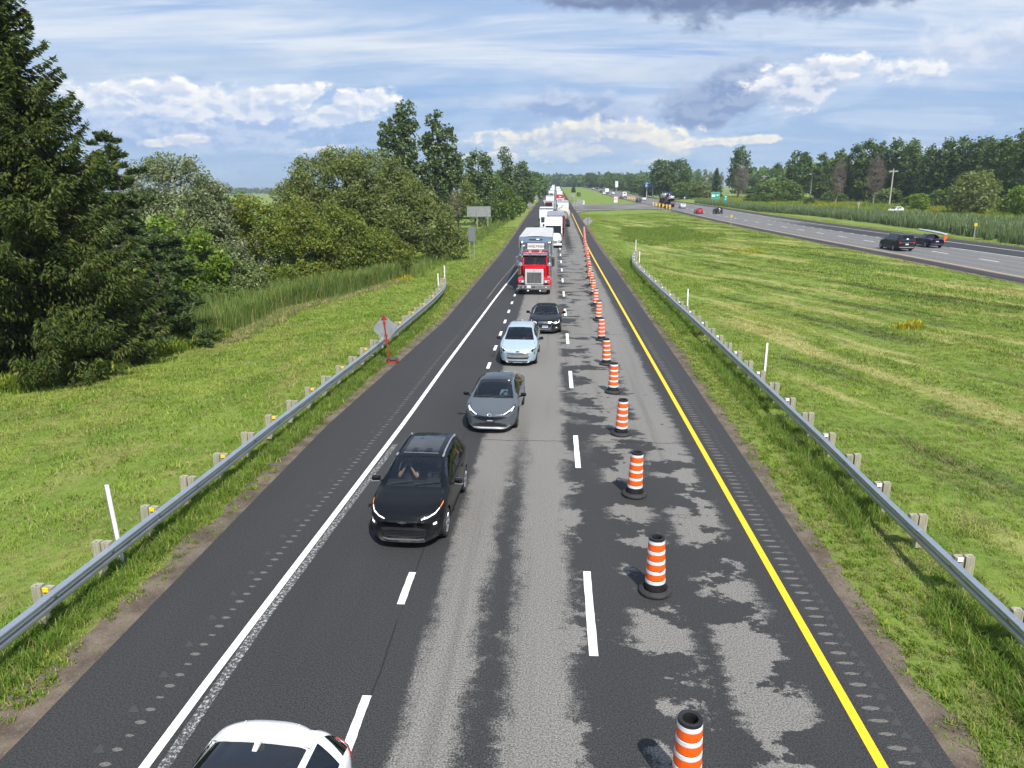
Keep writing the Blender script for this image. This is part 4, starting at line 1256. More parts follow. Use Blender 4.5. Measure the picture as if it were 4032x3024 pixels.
G1 = 'tall dark trees behind the field on the right'
far_right = [
 ('round', 37.3, 800, 16, 'tree clump at the far end of the opposite road, nearest the vanishing point', 1.1), ('round', 51.7, 700, 14.5, 'low broad far tree beyond the distant traffic of the opposite road', 1.1), ('round', 59.7, 600, 13.5, 'small round tree left of the blue sign and its big twin-crowned neighbours', 1.0),
 ('round', 57.2, 420, 20.5, 'left tree of the pair of big round trees behind the blue sign', 1.05), ('round', 66.5, 420, 21, 'right tree of the pair of big round trees behind the blue sign', 1.0),
 ('fir', 83.2, 400, 15, 'dark conical spruce between the second and third utility poles', 1.0), ('tall', 94.8, 400, 26, 'tall open tree standing alone above the leafless brown one', 1.25),
 ('tall', 114.3, 400, 17.5, 'medium dark tree right of the lone tall open tree', 1.2), ('round', 103, 330, 20.5, 'dark rounded tree at the left end of the tall row', .85), ('tall', 108.4, 318, 19, 'second dark tree from the left end of the tall row', 1.1)]
for i, (k, x, y, h, lb, w) in enumerate(far_right): put_tree(k, x, y, h, lb, G1, w, None, i % 2)
row = [(109, 300, 20), (112.5, 296, 21.4), (115.2, 290, 22.6), (118, 286, 22), (120.5, 280, 22.4), (123, 274, 22.2), (122.7, 258, 19.6), (125.5, 254, 21), (128.6, 250, 21.6), (130, 243, 20.6), (128.5, 235, 20.6), (129, 228, 20), (128, 219, 21.8), (133, 222, 22), (126, 211, 21), (131, 206, 21), (136, 240, 20), (121, 268, 20), (116, 298, 19), (140, 225, 21)]
row.sort(key=lambda q: q[0] / q[1])
ORD = 'first second third fourth fifth sixth seventh eighth ninth tenth eleventh twelfth thirteenth fourteenth fifteenth sixteenth seventeenth eighteenth nineteenth twentieth'.split()
for i, (x, y, h) in enumerate(row): put_tree('tall', x, y, h, ORD[i] + ' tall poplar from the left in the dense dark row on the right', G1, random.uniform(1.0, 1.25), 'dark' if i % 3 else 'mid', i % 2)
put_tree('dead', 97.8, 270, 16, 'leafless grey-brown tree left of the tall utility pole, before the dark row', 'leafless trees', .85)
put_tree('dead', 100.7, 246, 16.4, 'leafless grey-brown tree right beside the tall nearest utility pole', 'leafless trees', .95)
put_tree('dead', 92.0, 382, 17.2, 'leafless brown tree in front of the lone tall open tree', 'leafless trees', 1.2)
put_tree('dead', 101.0, 470, 13, 'thin leafless tree beside the farthest utility pole', 'leafless trees', .7)
G2 = 'bushes in the field on the right'
for (k, x, y, h, lb, w, lf) in [('bush', 90.4, 330, 9.6, 'large mid-green bush in the middle of the right field', 1.2, None), ('bush', 89.5, 300, 9.0, 'large mid-green bush right of the street pole, nearer than its twin', 1.25, None), ('olive', 99.4, 186, 10.6, 'big rounded olive bush near the right edge behind the reeds', 1.12, None),
   ('bush', 102.3, 171, 7.6, 'bright green bush at the right edge behind the reeds', 1.0, 'light'), ('bush', 97, 208, 5.2, 'small yellow-green bush left of the big olive bush', 1.0, 'light'), ('bush', 107, 232, 4.6, 'low bush in the goldenrod behind the white car', 1.3, 'mid'), ('bush', 104, 290, 5.0, 'low bush under the left leafless tree', 1.4, 'mid'),
   ('bush', 66, 400, 9.5, 'green bush below the pair of big round trees', 1.3, 'mid'), ('bush', 55, 430, 10, 'bush left of the blue sign posts', 1.3, 'dark'), ('bush', 75, 395, 9.5, 'bush left of the dark conical spruce', 1.2, 'olive'), ('bush', 60, 520, 12, 'dark bush far behind the car carrier', 1.4, 'dark'), ('bush', 48, 620, 12, 'bush far along the opposite road beyond the white van', 1.4, 'dark'),
   ('bush', 79, 310, 4.0, 'low dark bush by the green signs', 1.2, 'dark'), ('bush', 82, 296, 4.2, 'low bush behind the green distance sign', 1.3, 'mid'), ('darkshrub', 86, 262, 3.0, 'small shrub in the grass right of the green signs', 1.2, None), ('bush', 112, 190, 6, 'bush behind the big olive one at the right edge', 1.1, 'light'), ('bush', 120, 240, 6, 'bushy undergrowth at the foot of the dark row', 1.6, 'mid'), ('bush', 113, 265, 6, 'undergrowth bush between the two leafless trees', 1.6, 'mid')]:
    put_tree(k, x, y, h, lb, G2, w, lf, 0)
G3 = 'shrubs along the left verge'
for (k, x, y, h, lb, w, lf) in [('darkshrub', -12.7, 168, 5.2, 'dark green shrub right of the large grey sign back', 1.0, None), ('shrub', -11.4, 178, 3.6, 'yellow-green shrub beyond the dark one on the left verge', 1.1, None), ('darkshrub', -10.6, 192, 5.4, 'shrub before the white billboard on the left verge', 1.1, None), ('shrub', -15.6, 160, 3.4, 'light shrub under the large grey sign back', 1.0, 'silver'),
   ('shrub', -9.8, 212, 3.4, 'yellow-green shrub behind the small green sign', 1.0, None), ('darkshrub', -9.6, 262, 5.0, 'dark shrub beside the white billboard', 1.1, None), ('bush', -14.5, 215, 8, 'bushy tree behind the shrubs of the left verge', 1.0, 'mid'), ('bush', -15, 300, 10.5, 'dark bushy tree beyond the billboard', 1.2, 'dark'), ('bush', -13, 360, 11, 'dark bushy tree by the far traffic queue', 1.3, 'dark'), ('bush', -12, 440, 13, 'tall bush closing the left side of the far road', 1.4, 'dark'), ('round', -13, 500, 14, 'far round tree at the vanishing point, left of the queue', 1.0, None),
   ('bush', -20.5, 200, 9, 'bush behind the narrow poplar', 1.3, 'olive')]:
    put_tree(k, x, y, h, lb, G3, w, lf, 1 if k in ('bush', 'round') else 0)
put_tree('fir', 13.4, 560, 6.0, 'lone dark conifer on the grass between the far roads', None, 1.3)
put_tree('darkshrub', 13.3, 430, 2.6, 'small dark shrub on the grass between the far roads', None, 1.0)

# far woods: read as one mass
def wood(name, xs, ys, h, n, seed, label, leaf='dark'):
    rs = RS(seed); V = []; 
    u = rs.uniform(0, 1, n); cx = np.interp(u, np.linspace(0, 1, len(xs)), xs); cy = np.interp(u, np.linspace(0, 1, len(ys)), ys) + rs.uniform(0, 60, n)
    hh = h * rs.uniform(.55, 1.1, n); k = 26
    C = np.repeat(np.stack([cx, cy, terrain(cx, cy)], 1), k, 0)
    D = rs.normal(size=(n * k, 3)); D /= np.linalg.norm(D, axis=1)[:, None]; H_ = np.repeat(hh, k)
    P = C + D * np.stack([H_ * .38, H_ * .38, H_ * .46], 1) * rs.uniform(.6, 1, (n * k, 1)); P[:, 2] += H_ * .52
    Vv, F = cards(P, h * .30, rs, 1.3)
    o = link(name, np_mesh(name, Vv, F, LF[leaf])); tag(o, label, 'wood', None, 'stuff')


wood('distant_wood', [-900, -760, -600, -420, -300], [1900, 1800, 1750, 1800, 1900], 15, 420, 41, 'thin line of distant trees beyond the fields on the left')
wood('distant_wood', [-20, 20, 60, 120, 200], [1150, 1250, 1150, 1100, 900], 20, 260, 42, 'blue-green mass of trees closing the far end of the motorway')
wood('distant_wood', [26, 40, 62, 75, 90], [950, 800, 680, 560, 480], 15, 120, 43, 'wooded edge along the far part of the opposite road')
wood('distant_wood', [120, 170, 240, 400], [480, 520, 560, 600], 17, 170, 44, 'wooded skyline behind the utility poles')
wood('distant_wood', [112, 130, 150, 165], [330, 290, 262, 235], 17, 80, 45, 'shaded wood behind the dark row of poplars')
wood('distant_wood', [-20, -24, -30, -40], [240, 300, 420, 700], 13, 60, 46, 'wooded belt behind the left verge', 'mid')
# ------------------------------------------------------------------ grass, reeds and flowers: tufts scattered by geometry nodes
def tuft_mesh(name, n, h, w, spread, mat, rs, lean=.45, segs=2, head=None):
    V = []; F = []; mi = []
    for i in range(n):
        a = rs.uniform(0, 6.283); r_ = spread * math.sqrt(rs.uniform(0, 1)); b = rs.uniform(0, 6.283)
        hh = h * rs.uniform(.55, 1.15); ln = lean * rs.uniform(.2, 1.2) * hh
        p = np.array([math.cos(a) * r_, math.sin(a) * r_, -.02]); d = np.array([math.cos(b), math.sin(b), 0]); sd = np.array([-d[1], d[0], 0])
        ww = w * rs.uniform(.7, 1.3); o = len(V)
        for k in range(segs + 1):
            t_ = k / segs; c = p + d * ln * t_ ** 2 + np.array([0, 0, hh * (t_ - .18 * t_ ** 3)]); wd = ww * (1 - t_) ** .7
            if k < segs: V += [c - sd * wd / 2, c + sd * wd / 2]
            else: V += [c, c]
        for k in range(segs): F.append((o + 2 * k, o + 2 * k + 1, o + 2 * k + 3, o + 2 * k + 2)); mi.append(0)
    return np_mesh(name, V, F, mat, False, mi)


def scatter(name, pts, sc_, tufts, label, cat, seed):
    """one object whose points carry the tufts"""
    pts = np.asarray(pts, np.float32); n = len(pts)
    me = bpy.data.meshes.new(name); me.vertices.add(n); me.vertices.foreach_set('co', pts.ravel())
    a = me.attributes.new('size', 'FLOAT', 'POINT'); a.data.foreach_set('value', np.asarray(sc_, np.float32))
    r_ = np.random.default_rng(seed)
    a = me.attributes.new('turn', 'FLOAT', 'POINT'); a.data.foreach_set('value', r_.uniform(0, 6.283, n).astype(np.float32))
    me.update()
    o = link(name, me); tag(o, label, cat, None, 'stuff')
    ng = bpy.data.node_groups.new(name + '_scatter', 'GeometryNodeTree')
    ng.interface.new_socket('Geometry', in_out='INPUT', socket_type='NodeSocketGeometry')
    ng.interface.new_socket('Geometry', in_out='OUTPUT', socket_type='NodeSocketGeometry')
    N = ng.nodes; gi = N.new('NodeGroupInput'); go = N.new('NodeGroupOutput')
    iop = N.new('GeometryNodeInstanceOnPoints')
    cl = N.new('GeometryNodeCollectionInfo')
    c = bpy.data.collections.new(name + '_tufts')
    for i, tm in enumerate(tufts):
        q = bpy.data.objects.new(tm.name, tm); c.objects.link(q)
    cl.inputs['Collection'].default_value = c; cl.inputs['Separate Children'].default_value = True; cl.inputs['Reset Children'].default_value = True
    na = N.new('GeometryNodeInputNamedAttribute'); na.data_type = 'FLOAT'; na.inputs['Name'].default_value = 'size'
    nt = N.new('GeometryNodeInputNamedAttribute'); nt.data_type = 'FLOAT'; nt.inputs['Name'].default_value = 'turn'
    cx = N.new('ShaderNodeCombineXYZ')
    L = ng.links
    L.new(gi.outputs[0], iop.inputs['Points']); L.new(cl.outputs[0], iop.inputs['Instance']); iop.inputs['Pick Instance'].default_value = True
    L.new(na.outputs['Attribute'], iop.inputs['Scale']); L.new(nt.outputs['Attribute'], cx.inputs[2]); L.new(cx.outputs[0], iop.inputs['Rotation'])
    L.new(iop.outputs[0], go.inputs[0])
    m = o.modifiers.new('scatter', 'NODES'); m.node_group = ng
    return o


def band_pts(n, x0, x1, y0, y1, rs, yexp=1.0, mask=None, zoff=0.0):
    y = y0 + (y1 - y0) * rs.uniform(0, 1, n) ** yexp
    x = rs.uniform(0, 1, n) * (np.interp(0, [0], [0]) + 1)
    x = (x0(y) if callable(x0) else x0) + x * ((x1(y) if callable(x1) else x1) - (x0(y) if callable(x0) else x0))
    if mask is not None:
        k = mask(x, y, rs); x, y = x[k], y[k]
    return np.stack([x, y, bumpy(x, y) + zoff], 1)


def vnoise(x, y, s, seed):
    """cheap smooth value noise"""
    r_ = np.random.default_rng(seed); G_ = r_.uniform(0, 1, (64, 64))
    u = np.asarray(x) * s; v = np.asarray(y) * s; i = np.floor(u).astype(int); j = np.floor(v).astype(int); fu = u - i; fv = v - j
    fu = fu * fu * (3 - 2 * fu); fv = fv * fv * (3 - 2 * fv)
    g = lambda a, b: G_[a % 64, b % 64]
    return (g(i, j) * (1 - fu) + g(i + 1, j) * fu) * (1 - fv) + (g(i, j + 1) * (1 - fu) + g(i + 1, j + 1) * fu) * fv


rs_ = RS(77)
T_SHORT = [tuft_mesh('short_tuft', 16, .13, .013, .13, LF['blade'], RS(50 + i), .8) for i in range(4)] + [tuft_mesh('dry_tuft', 12, .12, .012, .14, LF['straw'], RS(58), 1.1)]
T_LONG = [tuft_mesh('long_tuft', 18, .34, .018, .15, LF['lush'], RS(60 + i), .75, 3) for i in range(4)]
T_WEED = [tuft_mesh('weed_tuft', 16, .22, .05, .16, LF['weed'], RS(66 + i), .8, 2) for i in range(3)]
T_FAR = [tuft_mesh('far_tuft', 14, .22, .05, .35, LF['blade'], RS(70 + i), .8) for i in range(3)] + [tuft_mesh('far_dry_tuft', 14, .2, .05, .4, LF['straw'], RS(75), 1.0)]

# dense mown verge near the camera, both sides
lef = lambda y: np.interp(y, YB, LEDGE) - np.interp(y, [0, 12, 25, 45, 100, 300], [0.85, 0.70, 0.55, 0.40, 0.45, 0.4]) + .06
ref_ = lambda y: np.interp(y, YB, REDGE) + .42
P1 = band_pts(34000, lambda y: lef(y) - 17, lef, 3, 46, rs_, 1.25)
scatter('mown_grass', P1, (.6 + .7 * vnoise(P1[:, 0], P1[:, 1], .6, 1)) * rs_.uniform(.6, 1.3, len(P1)), T_SHORT, 'mown grass with dry patches on the left verge', 'grass', 1)
P2 = band_pts(42000, ref_, lambda y: ref_(y) + 10 + np.maximum(0, y - 9) * .42, 3, 52, rs_, 1.25)
scatter('mown_grass', P2, (.6 + .7 * vnoise(P2[:, 0], P2[:, 1], .6, 2)) * rs_.uniform(.6, 1.3, len(P2)), T_SHORT, 'mown grass between the right guardrail and the median', 'grass', 2)
# longer grass that the mower misses under the rails
P3 = np.concatenate([band_pts(2600, lambda y: np.interp(y, [4, 11, 15, 22, 32, 43, 62], [-9.1, -9.05, -8.9, -8.5, -8.2, -8.1, -9]) - .55, lambda y: np.interp(y, [4, 11, 15, 22, 32, 43, 62], [-9.1, -9.05, -8.9, -8.5, -8.2, -8.1, -9]) + .35, 8, 62, rs_, 1.2),
                     band_pts(5200, 7.2, 8.7, 9, 88, rs_, 1.3, lambda x, y, r_: vnoise(x, y, .5, 8) > .25)])
scatter('long_grass', P3, rs_.uniform(.55, 1.15, len(P3)), T_LONG, 'longer grass under and along both guardrails', 'grass', 3)
P4 = np.concatenate([band_pts(2200, lambda y: lef(y) - 1.2, lambda y: lef(y) + .35, 8, 60, rs_, 1.2), band_pts(2600, lambda y: ref_(y) - .25, lambda y: ref_(y) + 1.3, 8, 70, rs_, 1.2)])
scatter('verge_weeds', P4, rs_.uniform(.25, .75, len(P4)), T_WEED + T_SHORT[4:], 'small weeds along the edges of the gravel shoulders', 'weeds', 4)
# coarser tufts further off
P5 = band_pts(32000, lambda y: -28 + 0 * y, lambda y: lef(y), 14, 150, rs_, 1.35, lambda x, y, r_: r_.uniform(0, 1, len(x)) < np.clip((y - 14) / 34, .0, 1))
P6 = band_pts(42000, lambda y: ref_(y), lambda y: 32.2 + 0 * y, 26, 205, rs_, 1.35, lambda x, y, r_: r_.uniform(0, 1, len(x)) < np.clip((y - 24) / 28, .0, 1))
sw_ = lambda P: vnoise(P[:, 0] * .93 + P[:, 1] * .3, P[:, 1] * .12, .5, 4)
scatter('verge_grass', P5, rs_.uniform(.45, 1.1, len(P5)), T_FAR[:3], 'grass slope on the left running back to the trees', 'grass', 5)
scatter('median_grass', P6, (.35 + .9 * sw_(P6)) * rs_.uniform(.6, 1.2, len(P6)), T_FAR[:3], 'mown grass of the median drying in swaths', 'grass', 6)
P7 = band_pts(5200, 10.5, 29, 104, 160, rs_, 1.0, lambda x, y, r_: (((x - 19) / 9) ** 2 + ((y - 128) / 24) ** 2) < .15 + 1.1 * vnoise(x, y * .4, .28, 3) * r_.uniform(.5, 1.2, len(x)))
T_RUSH = [tuft_mesh('rush_tuft', 18, .5, .05, .45, LF['lush'], RS(80 + i), .45) for i in range(3)]
scatter('tall_grass_patch', P7, rs_.uniform(.6, 1.1, len(P7)), T_RUSH, 'patch of taller grey-green grass left unmown in the median', 'grass', 7)
P8 = band_pts(9000, 53.8, 62, 60, 260, rs_, 1.2)
scatter('verge_grass', P8, rs_.uniform(.6, 1.3, len(P8)), T_FAR, 'bright grass strip between the opposite road and the reeds', 'grass', 8)

# cattails along the ditch on the left
cf = lambda y: np.interp(y, [38, 43, 53, 58.4, 65.7, 75, 90], [-20.9, -20.0, -20.3, -18.9, -15.6, -13.9, -12.9])
P9 = band_pts(2700, lambda y: cf(y) - 4.2, cf, 41.5, 71, rs_, 1.0)
T_CAT = [tuft_mesh('cattail_tuft', 16, 2.0, .045, .26, LF['cattail'], RS(90 + i), .32, 4) for i in range(4)]
scatter('cattails', P9, rs_.uniform(.75, 1.12, len(P9)), T_CAT, 'dense bed of green cattails leaning in the wind along the ditch', 'cattails', 9)
P10 = band_pts(1500, lambda y: cf(y) - .4, lambda y: cf(y) + 1.9, 41, 68, rs_, 1.0)
T_STR = [tuft_mesh('stalk_tuft', 10, .35, .03, .25, LF['straw'], RS(95 + i), 1.6, 2) for i in range(2)] + [tuft_mesh('reedlet', 8, .5, .03, .22, LF['cattail'], RS(97), .7)]
scatter('dead_stalks', P10, rs_.uniform(.6, 1.2, len(P10)), T_STR, 'flattened dry stalks at the foot of the cattails', 'dead stalks', 10)
P11 = band_pts(1500, lambda y: np.interp(y, [72, 95, 130, 200], [-17.5, -16, -15, -13]), lambda y: np.interp(y, [72, 95, 130, 200], [-12.6, -11.6, -11.2, -9.6]), 70, 190, rs_, 1.1)
scatter('tall_grass', P11, rs_.uniform(.4, .8, len(P11)), T_CAT[:2] + T_RUSH, 'tall grass at the foot of the big willow and the road sign', 'grass', 11)
# leafy weeds under the spruce
wl_ = lambda y: np.interp(y, [29, 33, 34.5, 37.8, 40.8, 42.5], [-25.2, -23.5, -22.9, -22.3, -21.3, -20.8])
P12 = band_pts(560, lambda y: wl_(y) - .9, lambda y: wl_(y) + 1.3, 30, 43, rs_, 1.0)
T_GR = [tuft_mesh('tall_weed', 30, .75, .07, .4, LF['weed'], RS(98 + i), .55, 3) for i in range(3)]
scatter('tall_weeds', P12, rs_.uniform(.6, 1.2, len(P12)), T_GR, 'bright leafy weeds at the foot of the tall spruce', 'weeds', 12)

# reeds beyond the opposite road
rf = lambda y: np.interp(y, [60, 107, 125, 145, 170, 200, 240, 260, 330], [58.5, 62.0, 64.6, 66, 66.2, 65.8, 59.5, 60, 60])
P13 = band_pts(5200, lambda y: rf(y), lambda y: rf(y) + np.interp(y, [60, 110, 150, 200, 260], [22, 18, 13, 8, 5]), 75, 330, rs_, 1.15)
T_REED = [tuft_mesh('reed_tuft', 26, 2.3, .09, .5, LF['reed'], RS(110 + i), .35, 3) for i in range(4)]
scatter('reeds', P13, rs_.uniform(.7, 1.15, len(P13)) * np.interp(P13[:, 1], [100, 200, 300], [1.15, 1, .8]), T_REED, 'dense grey-green reed bed along the far side of the opposite road', 'reeds', 13)
# goldenrod in the rough field
P14 = band_pts(9000, lambda y: 78 + 0 * y, lambda y: 128 + 0 * y, 165, 420, rs_, 1.1, lambda x, y, r_: (vnoise(x, y * .35, .16, 21) > .50) & (x - 78 > -5 + 0.0 * y))
T_GOLD = [tuft_mesh('goldenrod_tuft', 16, 1.1, .22, .7, LF['gold'], RS(120 + i), .4, 2) for i in range(3)]
scatter('goldenrod', P14, rs_.uniform(.5, 1.0, len(P14)), T_GOLD + T_GR[:1], 'drifts of yellow goldenrod in the rough field on the right', 'goldenrod', 14)
P15 = band_pts(9000, lambda y: 68 + 0 * y, lambda y: 130 + 0 * y, 150, 420, rs_, 1.1)
scatter('rough_grass', P15, rs_.uniform(.8, 2.0, len(P15)), T_GR + T_RUSH, 'rough weedy growth over the field on the right', 'weeds', 15)
P16 = np.concatenate([np.stack([rs_.normal(19.3, .35, 26), rs_.normal(40.5, .3, 26), np.zeros(26)], 1), np.stack([rs_.normal(-14.9, .7, 60), rs_.normal(69.5, 1.2, 60), np.zeros(60)], 1), np.stack([rs_.normal(22, 1.6, 24), rs_.normal(88, 2, 24), np.zeros(24)], 1)])
P16[:, 2] = bumpy(P16[:, 0], P16[:, 1])
scatter('goldenrod_clumps', P16, rs_.uniform(.25, .5, len(P16)), T_GOLD[:2] + T_GR[:1], 'small yellow-flowered clumps in the median and by the cattails', 'goldenrod', 16)
# ------------------------------------------------------------------ cars
def mat_car(name, col, metallic=0.0, flake=0.0, rough=0.32):
    if name in MATS: return MATS[name]
    m, t, b, out = new_mat(name)
    tc = X(t, t.nodes.new('ShaderNodeTexCoord').outputs['Object'])
    x, y, z = sep(t, tc)
    n = noise(t, tc, 2.5, 5, 0.65)
    c = mixc(t, ss(t, .45, .75, n) * .15, col, tuple(min(1, v * 1.3 + .004) for v in col))
    dust = ss(t, .55, .15, z) * ss(t, .35, .65, noise(t, tc, 5, 5, .7))
    c = mixc(t, dust * .35, c, (.16, .15, .13))
    put(t, b.inputs['Base Color'], c); b.inputs['Metallic'].default_value = metallic
    put(t, b.inputs['Roughness'], dust * .3 + rough)
    b.inputs['Coat Weight'].default_value = .38 if max(col) < .05 else 1.0; b.inputs['Coat Roughness'].default_value = .03; b.inputs['Coat IOR'].default_value = 1.45
    b.inputs['Specular IOR Level'].default_value = .04
    MATS[name] = m
    return m


def mat_glass(name, tint, alpha=.45, rough=.02):
    if name in MATS: return MATS[name]
    m, t, b, out = new_mat(name)
    tc = X(t, t.nodes.new('ShaderNodeTexCoord').outputs['Object'])
    t.nodes.remove(b)
    gl = t.nodes.new('ShaderNodeBsdfGlossy'); gl.inputs['Roughness'].default_value = rough; gl.inputs['Color'].default_value = (.9, .95, 1, 1)
    tp = t.nodes.new('ShaderNodeBsdfTransparent'); put(t, tp.inputs[0], mixc(t, noise(t, tc, 1.5, 2), tuple(v * .92 for v in tint), tint))
    fr = t.nodes.new('ShaderNodeFresnel'); fr.inputs[0].default_value = 1.62
    mx = t.nodes.new('ShaderNodeMixShader'); t.links.new(fr.outputs[0], mx.inputs[0])
    t.links.new(tp.outputs[0], mx.inputs[1]); t.links.new(gl.outputs[0], mx.inputs[2]); t.links.new(mx.outputs[0], out.inputs[0])
    MATS[name] = m
    return m


G_FRONT = mat_glass('windscreen_glass', (.66, .72, .72)); G_SIDE = mat_glass('side_glass', (.42, .46, .45)); G_DARK = mat_glass('privacy_glass', (.06, .065, .07))
M_BLKGLASS = pm('black_glass', (.006, .007, .009), .2, 0, .1, 6, .05, 1.0)
M_PLAST = pm('black_plastic', (.018, .018, .019), .55, 0, .2)
M_GLOSSBLK = pm('gloss_black', (.006, .006, .007), .3, 0, .1, 6, .1, 1.0)
M_CHROME = pm('chrome', (.72, .73, .75), .12, 1.0, .05)
M_SILVER = pm('satin_silver', (.55, .56, .58), .3, .8, .06)
M_TYRE2 = pm('tyre', (.022, .022, .023), .8, 0, .3, 20)
M_ALLOY = pm('alloy_wheel', (.42, .43, .45), .28, .85, .08)
M_ALLOYD = pm('dark_alloy', (.10, .10, .11), .3, .7, .1)
M_LAMP = pm('lamp_lens', (.75, .78, .80), .08, 0, .05, 6, .6, .5)
M_DRL = pm('daytime_lamp', (.9, .92, .95), .2, 0, .03, emit=((.95, .97, 1), .9))
M_AMBER = pm('amber_lens', (.85, .25, .02), .2)
M_RED = pm('tail_lamp', (.50, .012, .012), .15, 0, .1, 6, .5, .6)
M_REDL = pm('lit_tail_lamp', (.6, .02, .02), .2, 0, .1, emit=((1, .06, .04), .8))
M_INT = pm('dark_interior', (.016, .016, .017), .85, 0, .3)
M_SEAT = pm('seat_fabric', (.035, .034, .034), .8, 0, .25)
M_SEATT = pm('tan_seat', (.16, .11, .07), .75, 0, .2)
M_PLATE = pm('number_plate', (.62, .66, .72), .4, 0, .05)
M_PBLUE = pm('plate_blue', (.04, .08, .30), .4)
M_ROOFT = pm('soft_top_canvas', (.012, .012, .013), .9, 0, .3, 30, .2, bump=.3, bscale=300)


def pchip(xs, ys, x):
    xs = np.array(xs, float); ys = np.array(ys, float); h = np.diff(xs); d = np.diff(ys) / h
    m = np.zeros(len(xs)); m[0] = d[0]; m[-1] = d[-1]
    for i in range(1, len(xs) - 1):
        if d[i - 1] * d[i] > 0:
            w1 = 2 * h[i] + h[i - 1]; w2 = h[i] + 2 * h[i - 1]; m[i] = (w1 + w2) / (w1 / d[i - 1] + w2 / d[i])
    i = np.clip(np.searchsorted(xs, x) - 1, 0, len(h) - 1); t = (x - xs[i]) / h[i]
    return ((1 + 2 * t) * (1 - t) ** 2 * ys[i] + t * (1 - t) ** 2 * h[i] * m[i] + t * t * (3 - 2 * t) * ys[i + 1] + t * t * (t - 1) * h[i] * m[i + 1])


